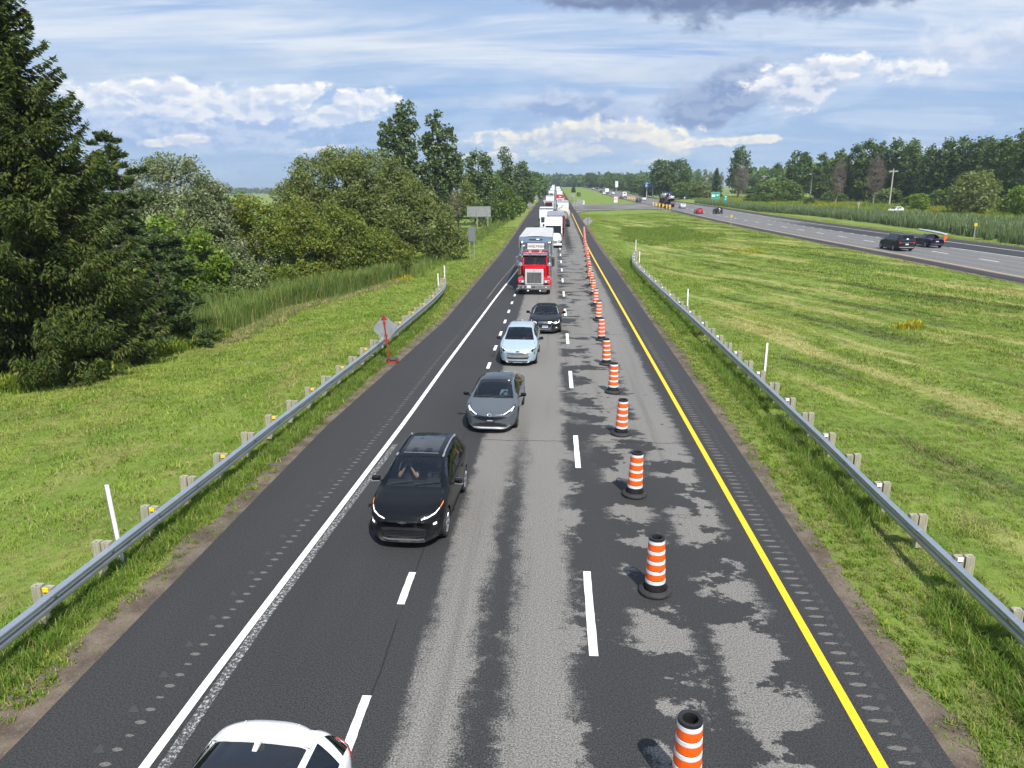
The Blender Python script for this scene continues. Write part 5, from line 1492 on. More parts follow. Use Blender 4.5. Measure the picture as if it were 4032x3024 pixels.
class Car:
    """lofted car body: u runs from the nose (0) to the tail (L). Local axes: nose at -Y."""
    NS = 7   # samples per section segment

    def __init__(s, P): s.P = P; s.L = P['L']; s.prep()

    def prof(s, k, u): xs, ys = s.P[k]; return pchip(xs, ys, np.clip(u, xs[0], xs[-1]))

    def section(s, u):
        zb, zbelt, ztop = s.prof('zb', u), s.prof('zbelt', u), s.prof('ztop', u)
        wb, wr = s.prof('wb', u), s.prof('wr', u)
        ws = wb * s.P.get('sill', .93)
        crown = s.P.get('crown', .90)
        zm = zb + (zbelt - zb) * .52
        pts = np.array([(0, zb), (ws * .86, zb), (ws, zb + .07), (wb, zm), (wb * .975, zbelt), (wr, zbelt + (ztop - zbelt) * crown), (wr * .55, ztop - (ztop - zbelt) * .02), (0, ztop)])
        out = []
        n = s.NS
        P = np.vstack([[(-pts[1][0], pts[1][1])], pts, [(-pts[6][0], pts[6][1])]])
        tens = {0: 0, 1: .25, 2: .45, 3: .45, 4: .30, 5: .55, 6: 1}
        for k in range(7):
            p0, p1, p2, p3 = P[k], P[k + 1], P[k + 2], P[k + 3]
            ta, tb = s.P.get('tens', tens)[k], s.P.get('tens', tens).get(k + 1, 1)
            l = np.linalg.norm(p2 - p1)
            m1 = (p2 - p0) / (np.linalg.norm(p2 - p0) + 1e-6) * l; m2 = (p3 - p1) / (np.linalg.norm(p3 - p1) + 1e-6) * l
            for i in range(n):
                t = i / n
                h = (2 * t ** 3 - 3 * t ** 2 + 1) * p1 + (t ** 3 - 2 * t ** 2 + t) * m1 + (-2 * t ** 3 + 3 * t ** 2) * p2 + (t ** 3 - t ** 2) * m2
                lin = p1 * (1 - t) + p2 * t; w = .35 + .65 * (ta * (1 - t) + tb * t)
                out.append(h * w + lin * (1 - w))
        out.append(pts[7])
        return np.array(out)

    def prep(s):
        P = s.P; L = s.L
        us = list(np.linspace(0, L, P.get('nst', 96)))
        for k in ('ws', 'rs', 'roof', 'side'):
            for a in P.get(k, ()):
                us = [u for u in us if abs(u - a) > .018 or u in (0, L)]; us.append(a)
        us = np.array(sorted(us)); us[0] = 0; us[-1] = L
        # closer stations at the nose and tail
        us = np.unique(np.concatenate([us, [.012, .03, .06, .09, L - .012, L - .03, L - .06]]))
        s.us = us
        S = [s.section(u) for u in us]
        m = len(S[0]); s.m = m
        V = []
        for u, sec in zip(us, S):
            y = u - L / 2
            # the nose and tail are swept back towards the sides
            for (x, z) in sec:
                sw = P.get('sweepf', .22) * (abs(x) / .9) ** 2.6 * max(0, 1 - u / .9) ** 1.2 * (1 if z < s.prof('zbelt', u) + .35 else .4)
                swr = P.get('sweepr', .12) * (abs(x) / .9) ** 2.6 * max(0, 1 - (L - u) / .8) ** 1.2
                V.append((x, y + sw - swr, z))
        V = np.array(V).reshape(len(us), m, 3)
        # wheel arches: snap the side surface onto the arch circle and cut the inside away
        s.arch = []
        cut = np.zeros((len(us) - 1, m - 1), bool)
        side = slice(0, 5 * s.NS + 1)
        for uw in P['axles']:
            yw = uw - L / 2; zc = P['rw']; Ra = P['rw'] + P.get('gap', .055)
            d = np.hypot(V[:, side, 1] - yw, V[:, side, 2] - zc)
            near = (np.abs(d - Ra) < .034) & (V[:, side, 0] > .45)
            f = Ra / np.maximum(d, 1e-6)
            V[:, side, 1] = np.where(near, yw + (V[:, side, 1] - yw) * f, V[:, side, 1])
            V[:, side, 2] = np.where(near, zc + (V[:, side, 2] - zc) * f, V[:, side, 2])
            fc = (V[:-1, :-1] + V[1:, :-1] + V[1:, 1:] + V[:-1, 1:]) / 4
            dd = np.hypot(fc[..., 1] - yw, fc[..., 2] - zc)
            cut |= (dd < Ra - .006) & (fc[..., 0] > .40) & (fc[..., 2] < zc + Ra)
            # lip: widen slightly
        s.V = V; s.cut = cut
        s.full()

    def full(s):
        nu, m = len(s.us), s.m
        R_ = s.V.reshape(-1, 3); Lf = R_ * np.array([-1, 1, 1])
        s.allV = np.concatenate([R_, Lf]); off = nu * m
        F = []; C = []
        for i in range(nu - 1):
            for j in range(m - 1):
                if s.cut[i, j]: continue
                a, b, c, d = i * m + j, (i + 1) * m + j, (i + 1) * m + j + 1, i * m + j + 1
                F.append((a, b, c, d)); C.append((i, j, 1)); F.append((a + off, d + off, c + off, b + off)); C.append((i, j, -1))
        for j in range(m - 1):
            F.append((j, j + 1, j + 1 + off, j + off)); C.append((0, j, 0))
            k = (nu - 1) * m; F.append((k + j, k + j + off, k + j + 1 + off, k + j + 1)); C.append((nu - 1, j, 0))
        s.F = F; s.C = C
        s.bvh = BVHTree.FromPolygons([tuple(v) for v in s.allV], F)

    def classify(s, i, j, side):
        P = s.P; n = s.NS; u = (s.us[i] + s.us[min(i + 1, len(s.us) - 1)]) / 2
        seg, k = divmod(j, n)
        if side == 0: return 'body'
        if seg <= 0: return 'underbody'
        if seg == 1 and P.get('cladding', True): return 'cladding'
        ws, rs_, roof = P['ws'], P['rs'], P['roof']
        if seg >= 5:
            if ws[0] < u < ws[1] and not (seg == 5 and k < P.get('apil', 1)): return 'windscreen'
            if rs_[0] < u < rs_[1] and not (seg == 5 and k < 2): return 'rear_window'
            if roof[0] <= u <= roof[1]: return 'roof'
        if seg == 4:
            sw = P['side']
            for a in range(0, len(sw), 2):
                if sw[a] < u < sw[a + 1] and 1 <= k <= n - 2: return 'side_window'
        if seg in (2, 3):
            d = P.get('doors')
            if d:
                for q in range(len(d) - 1):
                    if d[q] < u < d[q + 1] and not s.cut[max(0, i - 1):i + 2, max(0, j - 1):j + 2].any(): return 'door%d' % q
        return 'body'

    def build(s, name, paint, label, cat='car', group=None, roofmat=None, rearmat=None, frontmat=None, sidemat=None, loc=(0, 0, 0), rz=0, cladmat=None, parts=True):
        root = empty(name, loc, rz, label, cat, group); s.root = root; s.paint = paint
        groups = {}
        for f, (i, j, sd) in zip(s.F, s.C):
            k = s.classify(i, j, sd)
            if k in ('side_window',) or k.startswith('door'): k += '_l' if sd < 0 else '_r'
            if k == 'side_window_l' or k == 'side_window_r':
                u = s.us[i]; sw = s.P['side']
                q = sum(1 for a in range(0, len(sw), 2) if u >= sw[a] - 1e-6); k += str(q)
            groups.setdefault(k, []).append(f)
        mats = dict(body=paint, underbody=M_PLAST, cladding=cladmat or M_PLAST, windscreen=frontmat or G_FRONT, rear_window=rearmat or G_DARK, roof=roofmat or paint)
        for k, fs in groups.items():
            nm = k
            if k.startswith('side_window'): nm = 'side_window'; mt = sidemat or (G_SIDE if k[-1] == '1' else G_DARK)
            elif k.startswith('door'): nm = 'door'; mt = paint
            else: mt = mats[k]
            used = sorted({v for f in fs for v in f}); mp = {v: q for q, v in enumerate(used)}
            V = s.allV[used]
            if nm in ('windscreen', 'rear_window', 'side_window'):
                # set the glass a few millimetres in from the painted skin
                V = V.copy(); cen = np.array([0, 0, .6]); d = V * np.array([1, .25, 1]) - cen * np.array([1, 0, 1]); d /= np.linalg.norm(d, axis=1)[:, None] + 1e-9; V -= d * .006
            me = np_mesh(nm, V, np.array([[mp[v] for v in f] for f in fs]), mt, True)
            o = link(nm, me, root)
        return root

    def onto(s, p, d):
        """nearest body point from p along d"""
        h = s.bvh.ray_cast(Vector(p), Vector(d))
        if h[0] is None: h = s.bvh.find_nearest(Vector(p))
        return h[0], h[1]

    def patch(s, name, top, bot, mat, axis='F', lift=.006, n=6, mirror=False, parent=None, thick=.012, round_=False):
        """a trim piece that follows the body between two outlines, in (x, z) from the front/back, (y, z) from the side, (x, y) from above"""
        o_ = []
        for sgn in ((1, -1) if mirror else (1,)):
            k = len(top); mb = MB(); G_ = []
            for r in range(n + 1):
                t = r / n; row = []
                for a, b in zip(top, bot):
                    p = (a[0] * (1 - t) + b[0] * t, a[1] * (1 - t) + b[1] * t)
                    if axis == 'F': q, nn = s.onto((p[0] * sgn, -9, p[1]), (0, 1, 0)); nn = nn if nn.y < 0 else -nn
                    elif axis == 'B': q, nn = s.onto((p[0] * sgn, 9, p[1]), (0, -1, 0)); nn = nn if nn.y > 0 else -nn
                    elif axis == 'S': q, nn = s.onto((9 * sgn, p[0] - s.L / 2, p[1]), (-sgn, 0, 0)); nn = nn if nn.x * sgn > 0 else -nn
                    else: q, nn = s.onto((p[0] * sgn, p[1] - s.L / 2, 9), (0, 0, -1)); nn = nn if nn.z > 0 else -nn
                    row.append((q, nn))
                G_.append(row)
            V = [q + nn * lift for row in G_ for q, nn in row] + [q - nn * thick for row in G_ for q, nn in row]
            R1 = n + 1; off = R1 * k
            F = [(r * k + c, r * k + c + 1, (r + 1) * k + c + 1, (r + 1) * k + c) for r in range(n) for c in range(k - 1)]
            for c in range(k - 1): F += [(c, c + off, c + 1 + off, c + 1), (n * k + c, n * k + c + 1, n * k + c + 1 + off, n * k + c + off)]
            for r in range(n): F += [(r * k, (r + 1) * k, (r + 1) * k + off, r * k + off), (r * k + k - 1, r * k + k - 1 + off, (r + 1) * k + k - 1 + off, (r + 1) * k + k - 1)]
            mb.add(V, F, 0, False); o_.append(mb.build(name, mat, parent or s.root))
        return o_ if mirror else o_[0]

    def strip(s, name, pts, w, mat, axis='S', mirror=True, lift=.003, parent=None):
        """a thin line along points on the body"""
        pts = np.array(pts, float); d = np.gradient(pts, axis=0); d /= np.linalg.norm(d, axis=1)[:, None]; nrm = np.stack([-d[:, 1], d[:, 0]], 1) * w / 2
        return s.patch(name, [tuple(p) for p in pts + nrm], [tuple(p) for p in pts - nrm], mat, axis, lift, 1, mirror, parent, .004)

    def wheels(s, rim=None, spokes=5, tw=.20, rimmat=M_ALLOY, inset=.015):
        P = s.P; key = (P['rw'], spokes, tw, rimmat.name)
        if key not in WHEELS:
            rw = P['rw']; mb = MB()
            mb.lathe([(rw * .66, -tw / 2 + .02), (rw * .70, -tw / 2), (rw * .93, -tw / 2), (rw, -tw / 2 + .03), (rw, tw / 2 - .03), (rw * .93, tw / 2), (rw * .72, tw / 2 + .004), (rw * .66, tw / 2 - .02)], 28, axis='X')
            ty = mb.mesh('wheel', M_TYRE2)
            rb = MB(); x = tw / 2 - .012
            rb.lathe([(rw * .70, x + .006), (rw * .66, x + .012), (rw * .62, x - .015), (rw * .60, -x)], 28, 0, axis='X')
            rb.disc((x - .07, 0, 0), rw * .62, 24, 'X', 1)
            for k in range(spokes):
                a = 2 * math.pi * k / spokes
                for da in (-.10, .10):
                    c1 = (x - .01, rw * .10 * math.cos(a), rw * .10 * math.sin(a)); c2 = (x + .002, rw * .63 * math.cos(a + da), rw * .63 * math.sin(a + da))
                    rb.tube([c1, c2], [.022, .026], 4, 0)
            rb.lathe([(.001, x + .012), (rw * .16, x + .008), (rw * .2, x - .03)], 12, 0, axis='X')
            WHEELS[key] = (ty, rb.mesh('rim', [rimmat, M_PLAST]))
        ty, rb = WHEELS[key]
        for uw in P['axles']:
            wmax = float(s.prof('wb', uw))
            for sd in (1, -1):
                w = link('wheel', ty, s.root); w.location = (sd * (wmax - tw / 2 - inset), uw - s.L / 2, P['rw']); w.rotation_euler = (random.uniform(0, 6), 0, 0 if sd > 0 else math.pi)
                r_ = link('rim', rb, w)
            # dark liner inside the arch
            lb = MB(); Ra = P['rw'] + P.get('gap', .055) + .004
            k = 16; ang = np.linspace(-.25, math.pi + .25, k)
            V = [(x, uw - s.L / 2 + Ra * math.cos(a), P['rw'] + Ra * math.sin(a)) for x in (-wmax + .03, wmax - .03) for a in ang]
            lb.add(V, [(i, i + 1, i + 1 + k, i + k) for i in range(k - 1)]); lb.build('wheel_arch', M_PLAST, s.root)

    def mirrors(s, u, z, mat=M_GLOSSBLK, trim=None, size=1.0):
        for sd in (1, -1):
            x = float(s.prof('wb', u)); mb = MB()
            mb.obox((sd * (x + .13 * size), u - s.L / 2 - .02, z + .03), .21 * size, .11 * size, .145 * size, rz=-sd * .18, ry=-sd * .06, bev=.045 * size)
            mb.tube([(sd * (x - .06), u - s.L / 2 + .0, z - .05), (sd * (x + .07), u - s.L / 2 - .01, z - .02)], [.035, .03], 6)
            o = mb.build('mirror', mat, s.root)
            if trim:
                tb = MB(); tb.obox((sd * (x + .14 * size), u - s.L / 2 - .035, z - .035), .20 * size, .08 * size, .018, rz=-sd * .18, bev=.006); tb.build('mirror_trim', trim, o)
            g = MB(); g.obox((sd * (x + .135 * size), u - s.L / 2 + .037 * size, z + .03), .17 * size, .006, .11 * size, rz=-sd * .18); g.build('mirror_glass', M_CHROME, o)

    def interior(s, seats=2, ud=None, us_=None, wheelside=1, seatmat=M_SEAT, belt=None):
        """floor, dashboard, steering wheel and seats"""
        P = s.P; L = s.L; u0, u1 = P['ws'][0], P['rs'][1]
        zb = belt or float(s.prof('zbelt', (P['ws'][1] + P['rs'][0]) / 2)) ; w = float(s.prof('wb', L / 2)) - .10
        mb = MB(); mb.box(-w, w, u0 + .05 - L / 2, u1 - .25 - L / 2, .25, .32); mb.build('cabin_floor', M_INT, s.root)
        uc = P['ws'][0]
        mb = MB(); mb.box(-w + .02, w - .02, uc + .10 - L / 2, uc + .62 - L / 2, zb - .25, zb - .05, 0, .06); mb.obox((wheelside * -.0, uc + .55 - L / 2, zb - .22), .24, .30, .18, bev=.03); mb.obox((wheelside * .38, uc + .50 - L / 2, zb - .035), .36, .2, .07, bev=.03); mb.build('dashboard', M_INT, s.root)
        xs_ = wheelside * .38
        mb = MB(); c = (xs_, uc + .78 - L / 2, zb - .08); pts = []
        for k in range(17):
            a = 2 * math.pi * k / 16; pts.append((c[0] + .185 * math.cos(a), c[1] + .07 * math.sin(a) * -1, c[2] + .17 * math.sin(a)))
        mb.tube(pts, .016, 6, cap=False); mb.tube([(c[0] - .17, c[1], c[2]), (c[0] + .17, c[1], c[2])], .02, 5); mb.tube([(c[0], c[1] - .02, c[2]), (c[0], c[1] - .2, c[2] - .06)], .035, 6)
        mb.build('steering_wheel', M_INT, s.root)
        us_ = us_ or (uc + 1.32)
        s.seat_u = us_
        for sd in (1, -1):
            s._seat(sd * .38, us_, .42 * 2, seatmat, zb)
        if seats > 2:
            for x in (-.42, .0, .42): s._seat(x, us_ + .88, .36 * 2, seatmat, zb - .04)

    def _seat(s, x, u, w, mat, zb):
        y = u - s.L / 2; mb = MB(); w = min(w, .5) if abs(x) > .1 else .4
        mb.obox((x, y, .46), w * .96, .5, .16, rx=.1, bev=.05)
        mb.obox((x, y + .30, .78), w * .94, .13, .60, rx=-.22, bev=.05)
        mb.obox((x, y + .40, 1.16), w * .5, .09, .17, rx=-.12, bev=.04)
        mb.tube([(x - .06, y + .37, 1.0), (x - .06, y + .40, 1.12)], .008, 4); mb.tube([(x + .06, y + .37, 1.0), (x + .06, y + .40, 1.12)], .008, 4)
        mb.build('seat', mat, s.root)

    def seams(s, ys, zlo, zhi, hood=None):
        for q in ys:
            s.strip('door_gap', [(q + (.05 if i < 3 else 0) * 0, z) for i, z in enumerate(np.linspace(zlo, zhi, 8))], .010, M_PLAST)
        if hood:
            s.strip('bonnet_gap', hood, .012, M_PLAST, 'T', True)

    def handles(s, us, z, mat):
        for q in us:
            for sd in (1, -1):
                p, n = s.onto((9 * sd, q - s.L / 2, z), (-sd, 0, 0)); mb = MB()
                mb.obox((p.x + sd * .02, p.y, p.z), .03, .20, .03, bev=.012); o = mb.build('door_handle', mat, s.root)

    def plate(s, z, front=True, mat=M_PLATE, w=.30, h=.15, frame=True, x=0, text=False):
        p, n = s.onto((x, -9 if front else 9, z), (0, 1 if front else -1, 0)); d = -1 if front else 1
        if frame:
            mb = MB(); mb.obox((p.x, p.y + d * .014, p.z), w + .03, .018, h + .03, bev=.005); fr = mb.build('plate_holder', M_PLAST, s.root)
        mb = MB(); mb.obox((p.x, p.y + d * .028, p.z), w, .006, h); o = mb.build('number_plate', mat, s.root)
        if text:
            tb = MB()
            for q in (-.10, -.06, -.02, .04, .08, .12): tb.obox((p.x + q * .95, p.y + d * .032, p.z - .005), .022, .003, .06)
            tb.build('plate_letters', M_PBLUE, o)

    def wipers(s, z_off=.02):
        L = s.L; uc = s.P['ws'][0]
        for (xa, xb) in ((-.55, -.05), (.02, .62)):
            pts = []
            for k in range(5):
                x = xa + (xb - xa) * k / 4; q, n = s.onto((x, uc + .05 + .04 * k / 4 * 2 - L / 2, 9), (0, 0, -1)); pts.append(q + Vector((0, -.01, .022)))
            mb = MB(); mb.tube(pts, .011, 4); mb.build('wiper', M_PLAST, s.root)


WHEELS = {}


# ---- seated people: one continuous skin-modifier body
def mat_skin(): return pm('skin', (.42, .25, .18), .5, 0, .1)


def person(name, loc, rz, shirt, label, hair=(.05, .035, .025), hands='wheel', trousers=(.03, .035, .05)):
    """seated adult; hip at the origin, facing -Y. One skin, clothes are children."""
    root_v = dict(pelvis=(0, 0, .0), waist=(0, .03, .18), chest=(0, .06, .38), neck=(0, .05, .53), headb=(0, .035, .60), headm=(0, .015, .70), headt=(0, .025, .80))
    V = []; E = []; Rr = []
    idx = {}
    def v(n_, p, r, par=None):
        idx[n_] = len(V); V.append(p); Rr.append(r)
        if par is not None: E.append((idx[par], idx[n_]))
    v('pelvis', (0, 0, 0), (.16, .13)); v('waist', (0, .03, .18), (.145, .11), 'pelvis'); v('chest', (0, .06, .38), (.17, .12), 'waist'); v('neck', (0, .05, .53), (.055, .055), 'chest'); v('headb', (0, .03, .61), (.07, .075), 'neck'); v('headm', (0, .015, .70), (.085, .10), 'headb'); v('headt', (0, .03, .79), (.06, .07), 'headm')
    for sd, n_ in ((1, 'r'), (-1, 'l')):
        v('sh' + n_, (sd * .185, .06, .46), (.065, .06), 'chest')
        if hands == 'wheel':
            v('el' + n_, (sd * .25, -.14, .27), (.045, .045), 'sh' + n_); v('wr' + n_, (sd * .15, -.38, .36), (.030, .026), 'el' + n_); v('hd' + n_, (sd * .135, -.45, .40), (.038, .028), 'wr' + n_)
        elif hands == 'face':
            v('el' + n_, (sd * .23, -.20, .26), (.045, .045), 'sh' + n_); v('wr' + n_, (sd * .08, -.17, .52), (.030, .026), 'el' + n_); v('hd' + n_, (sd * .045, -.14, .60), (.040, .026), 'wr' + n_)
        else:
            v('el' + n_, (sd * .25, -.06, .20), (.045, .045), 'sh' + n_); v('wr' + n_, (sd * .12, -.28, .14), (.030, .026), 'el' + n_); v('hd' + n_, (sd * .08, -.35, .15), (.038, .028), 'wr' + n_)
        # fingers rooted in the palm
        h = np.array(V[idx['hd' + n_]]); w_ = np.array(V[idx['wr' + n_]]); d = (h - w_) / np.linalg.norm(h - w_); sx = np.array([1, 0, 0]) - d * d[0]; sx /= np.linalg.norm(sx)
        nz = np.cross(sx, d)
        for q, ln in ((-1.5, .052), (-.5, .066), (.5, .070), (1.5, .060)):
            a = h + d * .035 + sx * q * .018; v(f'f{q}{n_}a', tuple(a), (.010, .010), 'hd' + n_); v(f'f{q}{n_}b', tuple(a + d * ln * .55 - nz * .008), (.009, .009), f'f{q}{n_}a'); v(f'f{q}{n_}c', tuple(a + d * ln * .75 - nz * .03), (.0075, .0075), f'f{q}{n_}b')
        a = h - d * .01 - sx * sd * .034; v('th' + n_, tuple(a), (.011, .011), 'hd' + n_); v('tb' + n_, tuple(a + d * .035 - sx * sd * .012), (.009, .009), 'th' + n_)
        v('hip' + n_, (sd * .10, -.04, -.03), (.095, .09), 'pelvis'); v('kn' + n_, (sd * .15, -.47, .06), (.065, .065), 'hip' + n_); v('an' + n_, (sd * .14, -.72, -.28), (.042, .042), 'kn' + n_); v('to' + n_, (sd * .15, -.86, -.33), (.04, .03), 'an' + n_)
    me = bpy.data.meshes.new('person'); me.from_pydata(V, E, []); me.update()
    o = bpy.data.objects.new(name, me); COL.objects.link(o)
    sk = o.modifiers.new('skin', 'SKIN'); sk.use_smooth_shade = True
    for i, r_ in enumerate(Rr): me.skin_vertices[0].data[i].radius = r_; me.skin_vertices[0].data[i].use_root = (i == 0)
    sb = o.modifiers.new('sub', 'SUBSURF'); sb.levels = 1; sb.render_levels = 1
    dg = bpy.context.evaluated_depsgraph_get(); dg.update()
    bake = bpy.data.meshes.new_from_object(o.evaluated_get(dg))
    o.modifiers.clear(); o.data = bake
    bake.materials.clear(); bake.materials.append(mat_skin())
    # clothing: the same surface, pushed out, kept where it is covered
    nv = len(bake.vertices); co = np.zeros(nv * 3); bake.vertices.foreach_get('co', co); co = co.reshape(-1, 3); nn = np.zeros(nv * 3); bake.vertices.foreach_get('normal', nn); nn = nn.reshape(-1, 3)
    def cloth(nm, sel, col):
        fs = [list(p.vertices) for p in bake.polygons if sel(np.mean(co[list(p.vertices)], 0))]
        if not fs: return
        used = sorted({q for f in fs for q in f}); mp = {q: k for k, q in enumerate(used)}
        mb = MB(); mb.add(co[used] + nn[used] * .010, [[mp[q] for q in f] for f in fs], 0, True); mb.build(nm, pm(nm + '_%d' % (hash(tuple(col)) % 9999), col, .85, 0, .15), o)
    cloth('shirt', lambda c: .03 < c[2] < .515 and (abs(c[0]) < .30 and c[1] > -.12), shirt)
    cloth('trousers', lambda c: c[2] <= .03 or (c[2] < .13 and c[1] < -.33 and abs(c[0]) < .24 and abs(c[0]) > .06), trousers)
    # hair, eyes, nose, mouth, ears
    hb = MB(); hb.lathe([(.001, .835), (.055, .822), (.088, .78), (.098, .73), (.095, .68)], 16, c=(0, .042, 0)); 
    hb.build('hair', pm('hair_%d' % int(hair[0] * 1000), hair, .7), o)
    fb = MB()
    for sd in (1, -1):
        fb.lathe([(.001, .012), (.010, .006), (.012, 0)], 8, c=(sd * .032, -.083, .715), axis='Y')
    fb.build('eyes', pm('eye', (.05, .04, .04), .3), o)
    nb = MB(); nb.lathe([(.004, .725), (.012, .70), (.016, .685), (.004, .675)], 8, c=(0, -.090, 0)); nb.build('nose', mat_skin(), o)
    lb = MB(); lb.obox((0, -.078, .652), .045, .014, .012, bev=.004); lb.build('mouth', pm('lips', (.32, .13, .11), .5), o)
    eb = MB()
    for sd in (1, -1): eb.obox((sd * .088, .02, .70), .016, .03, .055, bev=.006)
    eb.build('ears', mat_skin(), o)
    o.location = loc; o.rotation_euler = (0, 0, rz)
    tag(o, label, 'person')
    return o


def seat_person(car, side, shirt, label, hands, **k):
    """put a person on a front seat of an already placed car"""
    M = Matrix.Translation(car.root.location) @ Matrix.Rotation(car.root.rotation_euler[2], 4, 'Z')
    p = M @ Vector((side * .38, car.seat_u - car.L / 2 - .02, k.pop('z', .60)))
    return person('person', p, car.root.rotation_euler[2], shirt, label, hands=hands, **k)
# ------------------------------------------------------------------ the four cars nearest the camera, and the white one below
def cpos(x, y): return (x, y, float(z_road(y)) + .003)


# black electric crossover
L_ = 4.31
PB = dict(L=L_, nst=104, axles=(.86, 3.535), rw=.345, gap=.05, sill=.95, crown=.90, sweepf=.30, sweepr=.14,
  zb=([0, .1, .5, 3.7, 4.2, L_], [.20, .19, .20, .21, .26, .34]),
  zbelt=([0, .05, .18, .45, .9, 1.25, 2.2, 3.4, 4.0, 4.25, L_], [.60, .66, .76, .86, .95, 1.0, 1.03, 1.08, 1.10, 1.05, .95]),
  ztop=([0, .05, .16, .40, .8, 1.16, 1.5, 1.98, 2.35, 3.0, 3.6, 3.86, 4.10, 4.26, L_], [.66, .74, .84, .93, 1.01, 1.075, 1.30, 1.545, 1.60, 1.61, 1.57, 1.52, 1.30, 1.12, 1.0]),
  wb=([0, .06, .2, .5, .9, 2.2, 3.5, 4.0, 4.2, L_], [.60, .70, .80, .865, .885, .885, .885, .86, .80, .74]),
  wr=([0, .2, .6, 1.16, 1.5, 1.98, 3.0, 3.6, 3.9, 4.2, L_], [.50, .66, .74, .735, .665, .59, .59, .57, .56, .60, .58]),
  ws=(1.16, 1.96), rs=(3.90, 4.18), roof=(1.98, 3.86), side=(1.55, 2.34, 2.42, 3.22, 3.30, 3.62), doors=(1.28, 2.38, 3.26))
M_CBLK = mat_car('black_car_paint', (.006, .007, .009)); M_CGRY = mat_car('grey_car_paint', (.078, .090, .106), .1); M_CPALE = mat_car('pale_blue_car_paint', (.39, .49, .56), .35, rough=.3)
M_CWHT = mat_car('white_car_paint', (.74, .75, .76)); M_CRED = mat_car('red_car_paint', (.52, .012, .02)); M_CSIL = mat_car('silver_car_paint', (.42, .43, .45), .5); M_CDGR = mat_car('dark_grey_car_paint', (.022, .024, .028)); M_CNAV = mat_car('navy_car_paint', (.010, .014, .035))

cb = Car(PB)
cb.build('black_crossover', M_CBLK, 'shiny black crossover with roof rails, nearest car facing the camera', 'car', None, M_CBLK, loc=cpos(-3.22, 17.05), rz=R(-2.2))
cb.wheels(spokes=5, tw=.215); cb.mirrors(1.62, 1.05, M_GLOSSBLK, M_SILVER); cb.interior(4); cb.wipers()
cb.seams([1.28, 2.38, 3.26], .36, 1.0, [(.72, .42), (.76, .7), (.74, 1.08)])
cb.handles([2.18, 3.06], .93, M_GLOSSBLK)
# thin daytime lamps under the bonnet edge and the lamp clusters low in the bumper
cb.patch('daytime_lamp', [(.42, .742), (.56, .775), (.70, .83), (.765, .885)], [(.42, .722), (.56, .752), (.70, .803), (.765, .862)], M_DRL, 'F', .008, 2, True)
cb.patch('indicator', [(.775, .895), (.815, .95)], [(.775, .868), (.815, .915)], M_AMBER, 'F', .008, 2, True)
cb.patch('headlamp', [(.60, .66), (.70, .69), (.79, .72)], [(.62, .50), (.70, .49), (.78, .52)], M_GLOSSBLK, 'F', .008, 3, True)
cb.patch('lamp_lens', [(.665, .625), (.70, .632), (.73, .635)], [(.665, .585), (.70, .582), (.73, .588)], M_DRL, 'F', .014, 2, True)
cb.patch('grille_band', [(-.50, .70), (-.25, .712), (0, .715), (.25, .712), (.50, .70)], [(-.48, .66), (-.25, .655), (0, .65), (.25, .655), (.48, .66)], M_GLOSSBLK, 'F', .006, 2)
cb.patch('lower_grille', [(-.52, .50), (-.25, .52), (0, .525), (.25, .52), (.52, .50)], [(-.44, .31), (-.25, .295), (0, .29), (.25, .295), (.44, .31)], M_PLAST, 'F', .004, 4)
for k, z in enumerate((.34, .375, .41, .445)): cb.strip('grille_bar', [(-.46 - k * .015, z), (-.2, z), (0, z), (.2, z), (.46 + k * .015, z)], .012, M_GLOSSBLK, 'F', False, .012)
cb.patch('skid_strip', [(-.74, .285), (-.46, .275), (-.36, .255), (0, .25), (.36, .255), (.46, .275), (.74, .285)], [(-.74, .262), (-.46, .25), (-.36, .225), (0, .22), (.36, .225), (.46, .25), (.74, .262)], pm('grey_trim', (.13, .135, .14), .35, .4), 'F', .012, 2)
em = MB()
p_, n_ = cb.onto((0, -9, .685), (0, 1, 0))
em.prism([(-.10, -.018), (-.035, -.018), (-.040, -.032), (.030, -.032), (.035, -.018), (.095, -.018), (.10, .018), (.035, .018), (.04, .032), (-.030, .032), (-.035, .018), (-.095, .018)], p_.y - .022, p_.y - .004)
em.v = [(x, y, z + .685) for x, y, z in em.v]; em.build('emblem', M_CHROME, cb.root)
for sd in (1, -1):
    rb = MB(); pts = []
    for u in np.linspace(2.05, 3.62, 12):
        q, n = cb.onto((sd * .575, u - L_ / 2, 9), (0, 0, -1)); pts.append(q + Vector((0, 0, .035 * math.sin(math.pi * min(1, max(0, (u - 2.05) / 1.57))) ** .3 + .006)))
    rb.tube(pts, .021, 6); rb.build('roof_rail', M_GLOSSBLK if sd < 0 else M_SILVER, cb.root)
    eb = MB()
    for u in (2.07, 3.60):
        q, n = cb.onto((sd * .575, u - L_ / 2, 9), (0, 0, -1)); eb.obox((q.x, q.y, q.z + .02), .05, .16, .045, bev=.015)
    eb.build('rail_foot', M_SILVER, cb.root)
cb.patch('sunroof', [(-.42, 2.14), (0, 2.12), (.42, 2.14)], [(-.42, 3.3), (0, 3.32), (.42, 3.3)], M_BLKGLASS, 'T', .004, 8)
cb.strip('sunroof_seal', [(-.44, 2.13), (0, 2.105), (.44, 2.13)], .014, M_SILVER, 'T', False, .007)
fb = MB(); q, n = cb.onto((0, 3.55 - L_ / 2, 9), (0, 0, -1)); fb.prism([(q.y - .10, q.z), (q.y + .08, q.z), (q.y + .07, q.z + .065), (q.y + .02, q.z + .06)], -.018, .018, 'X'); fb.build('aerial', M_GLOSSBLK, cb.root)
cb.strip('window_trim', [(1.45, 1.035), (2.0, 1.035), (2.8, 1.06), (3.5, 1.09)], .018, M_GLOSSBLK)
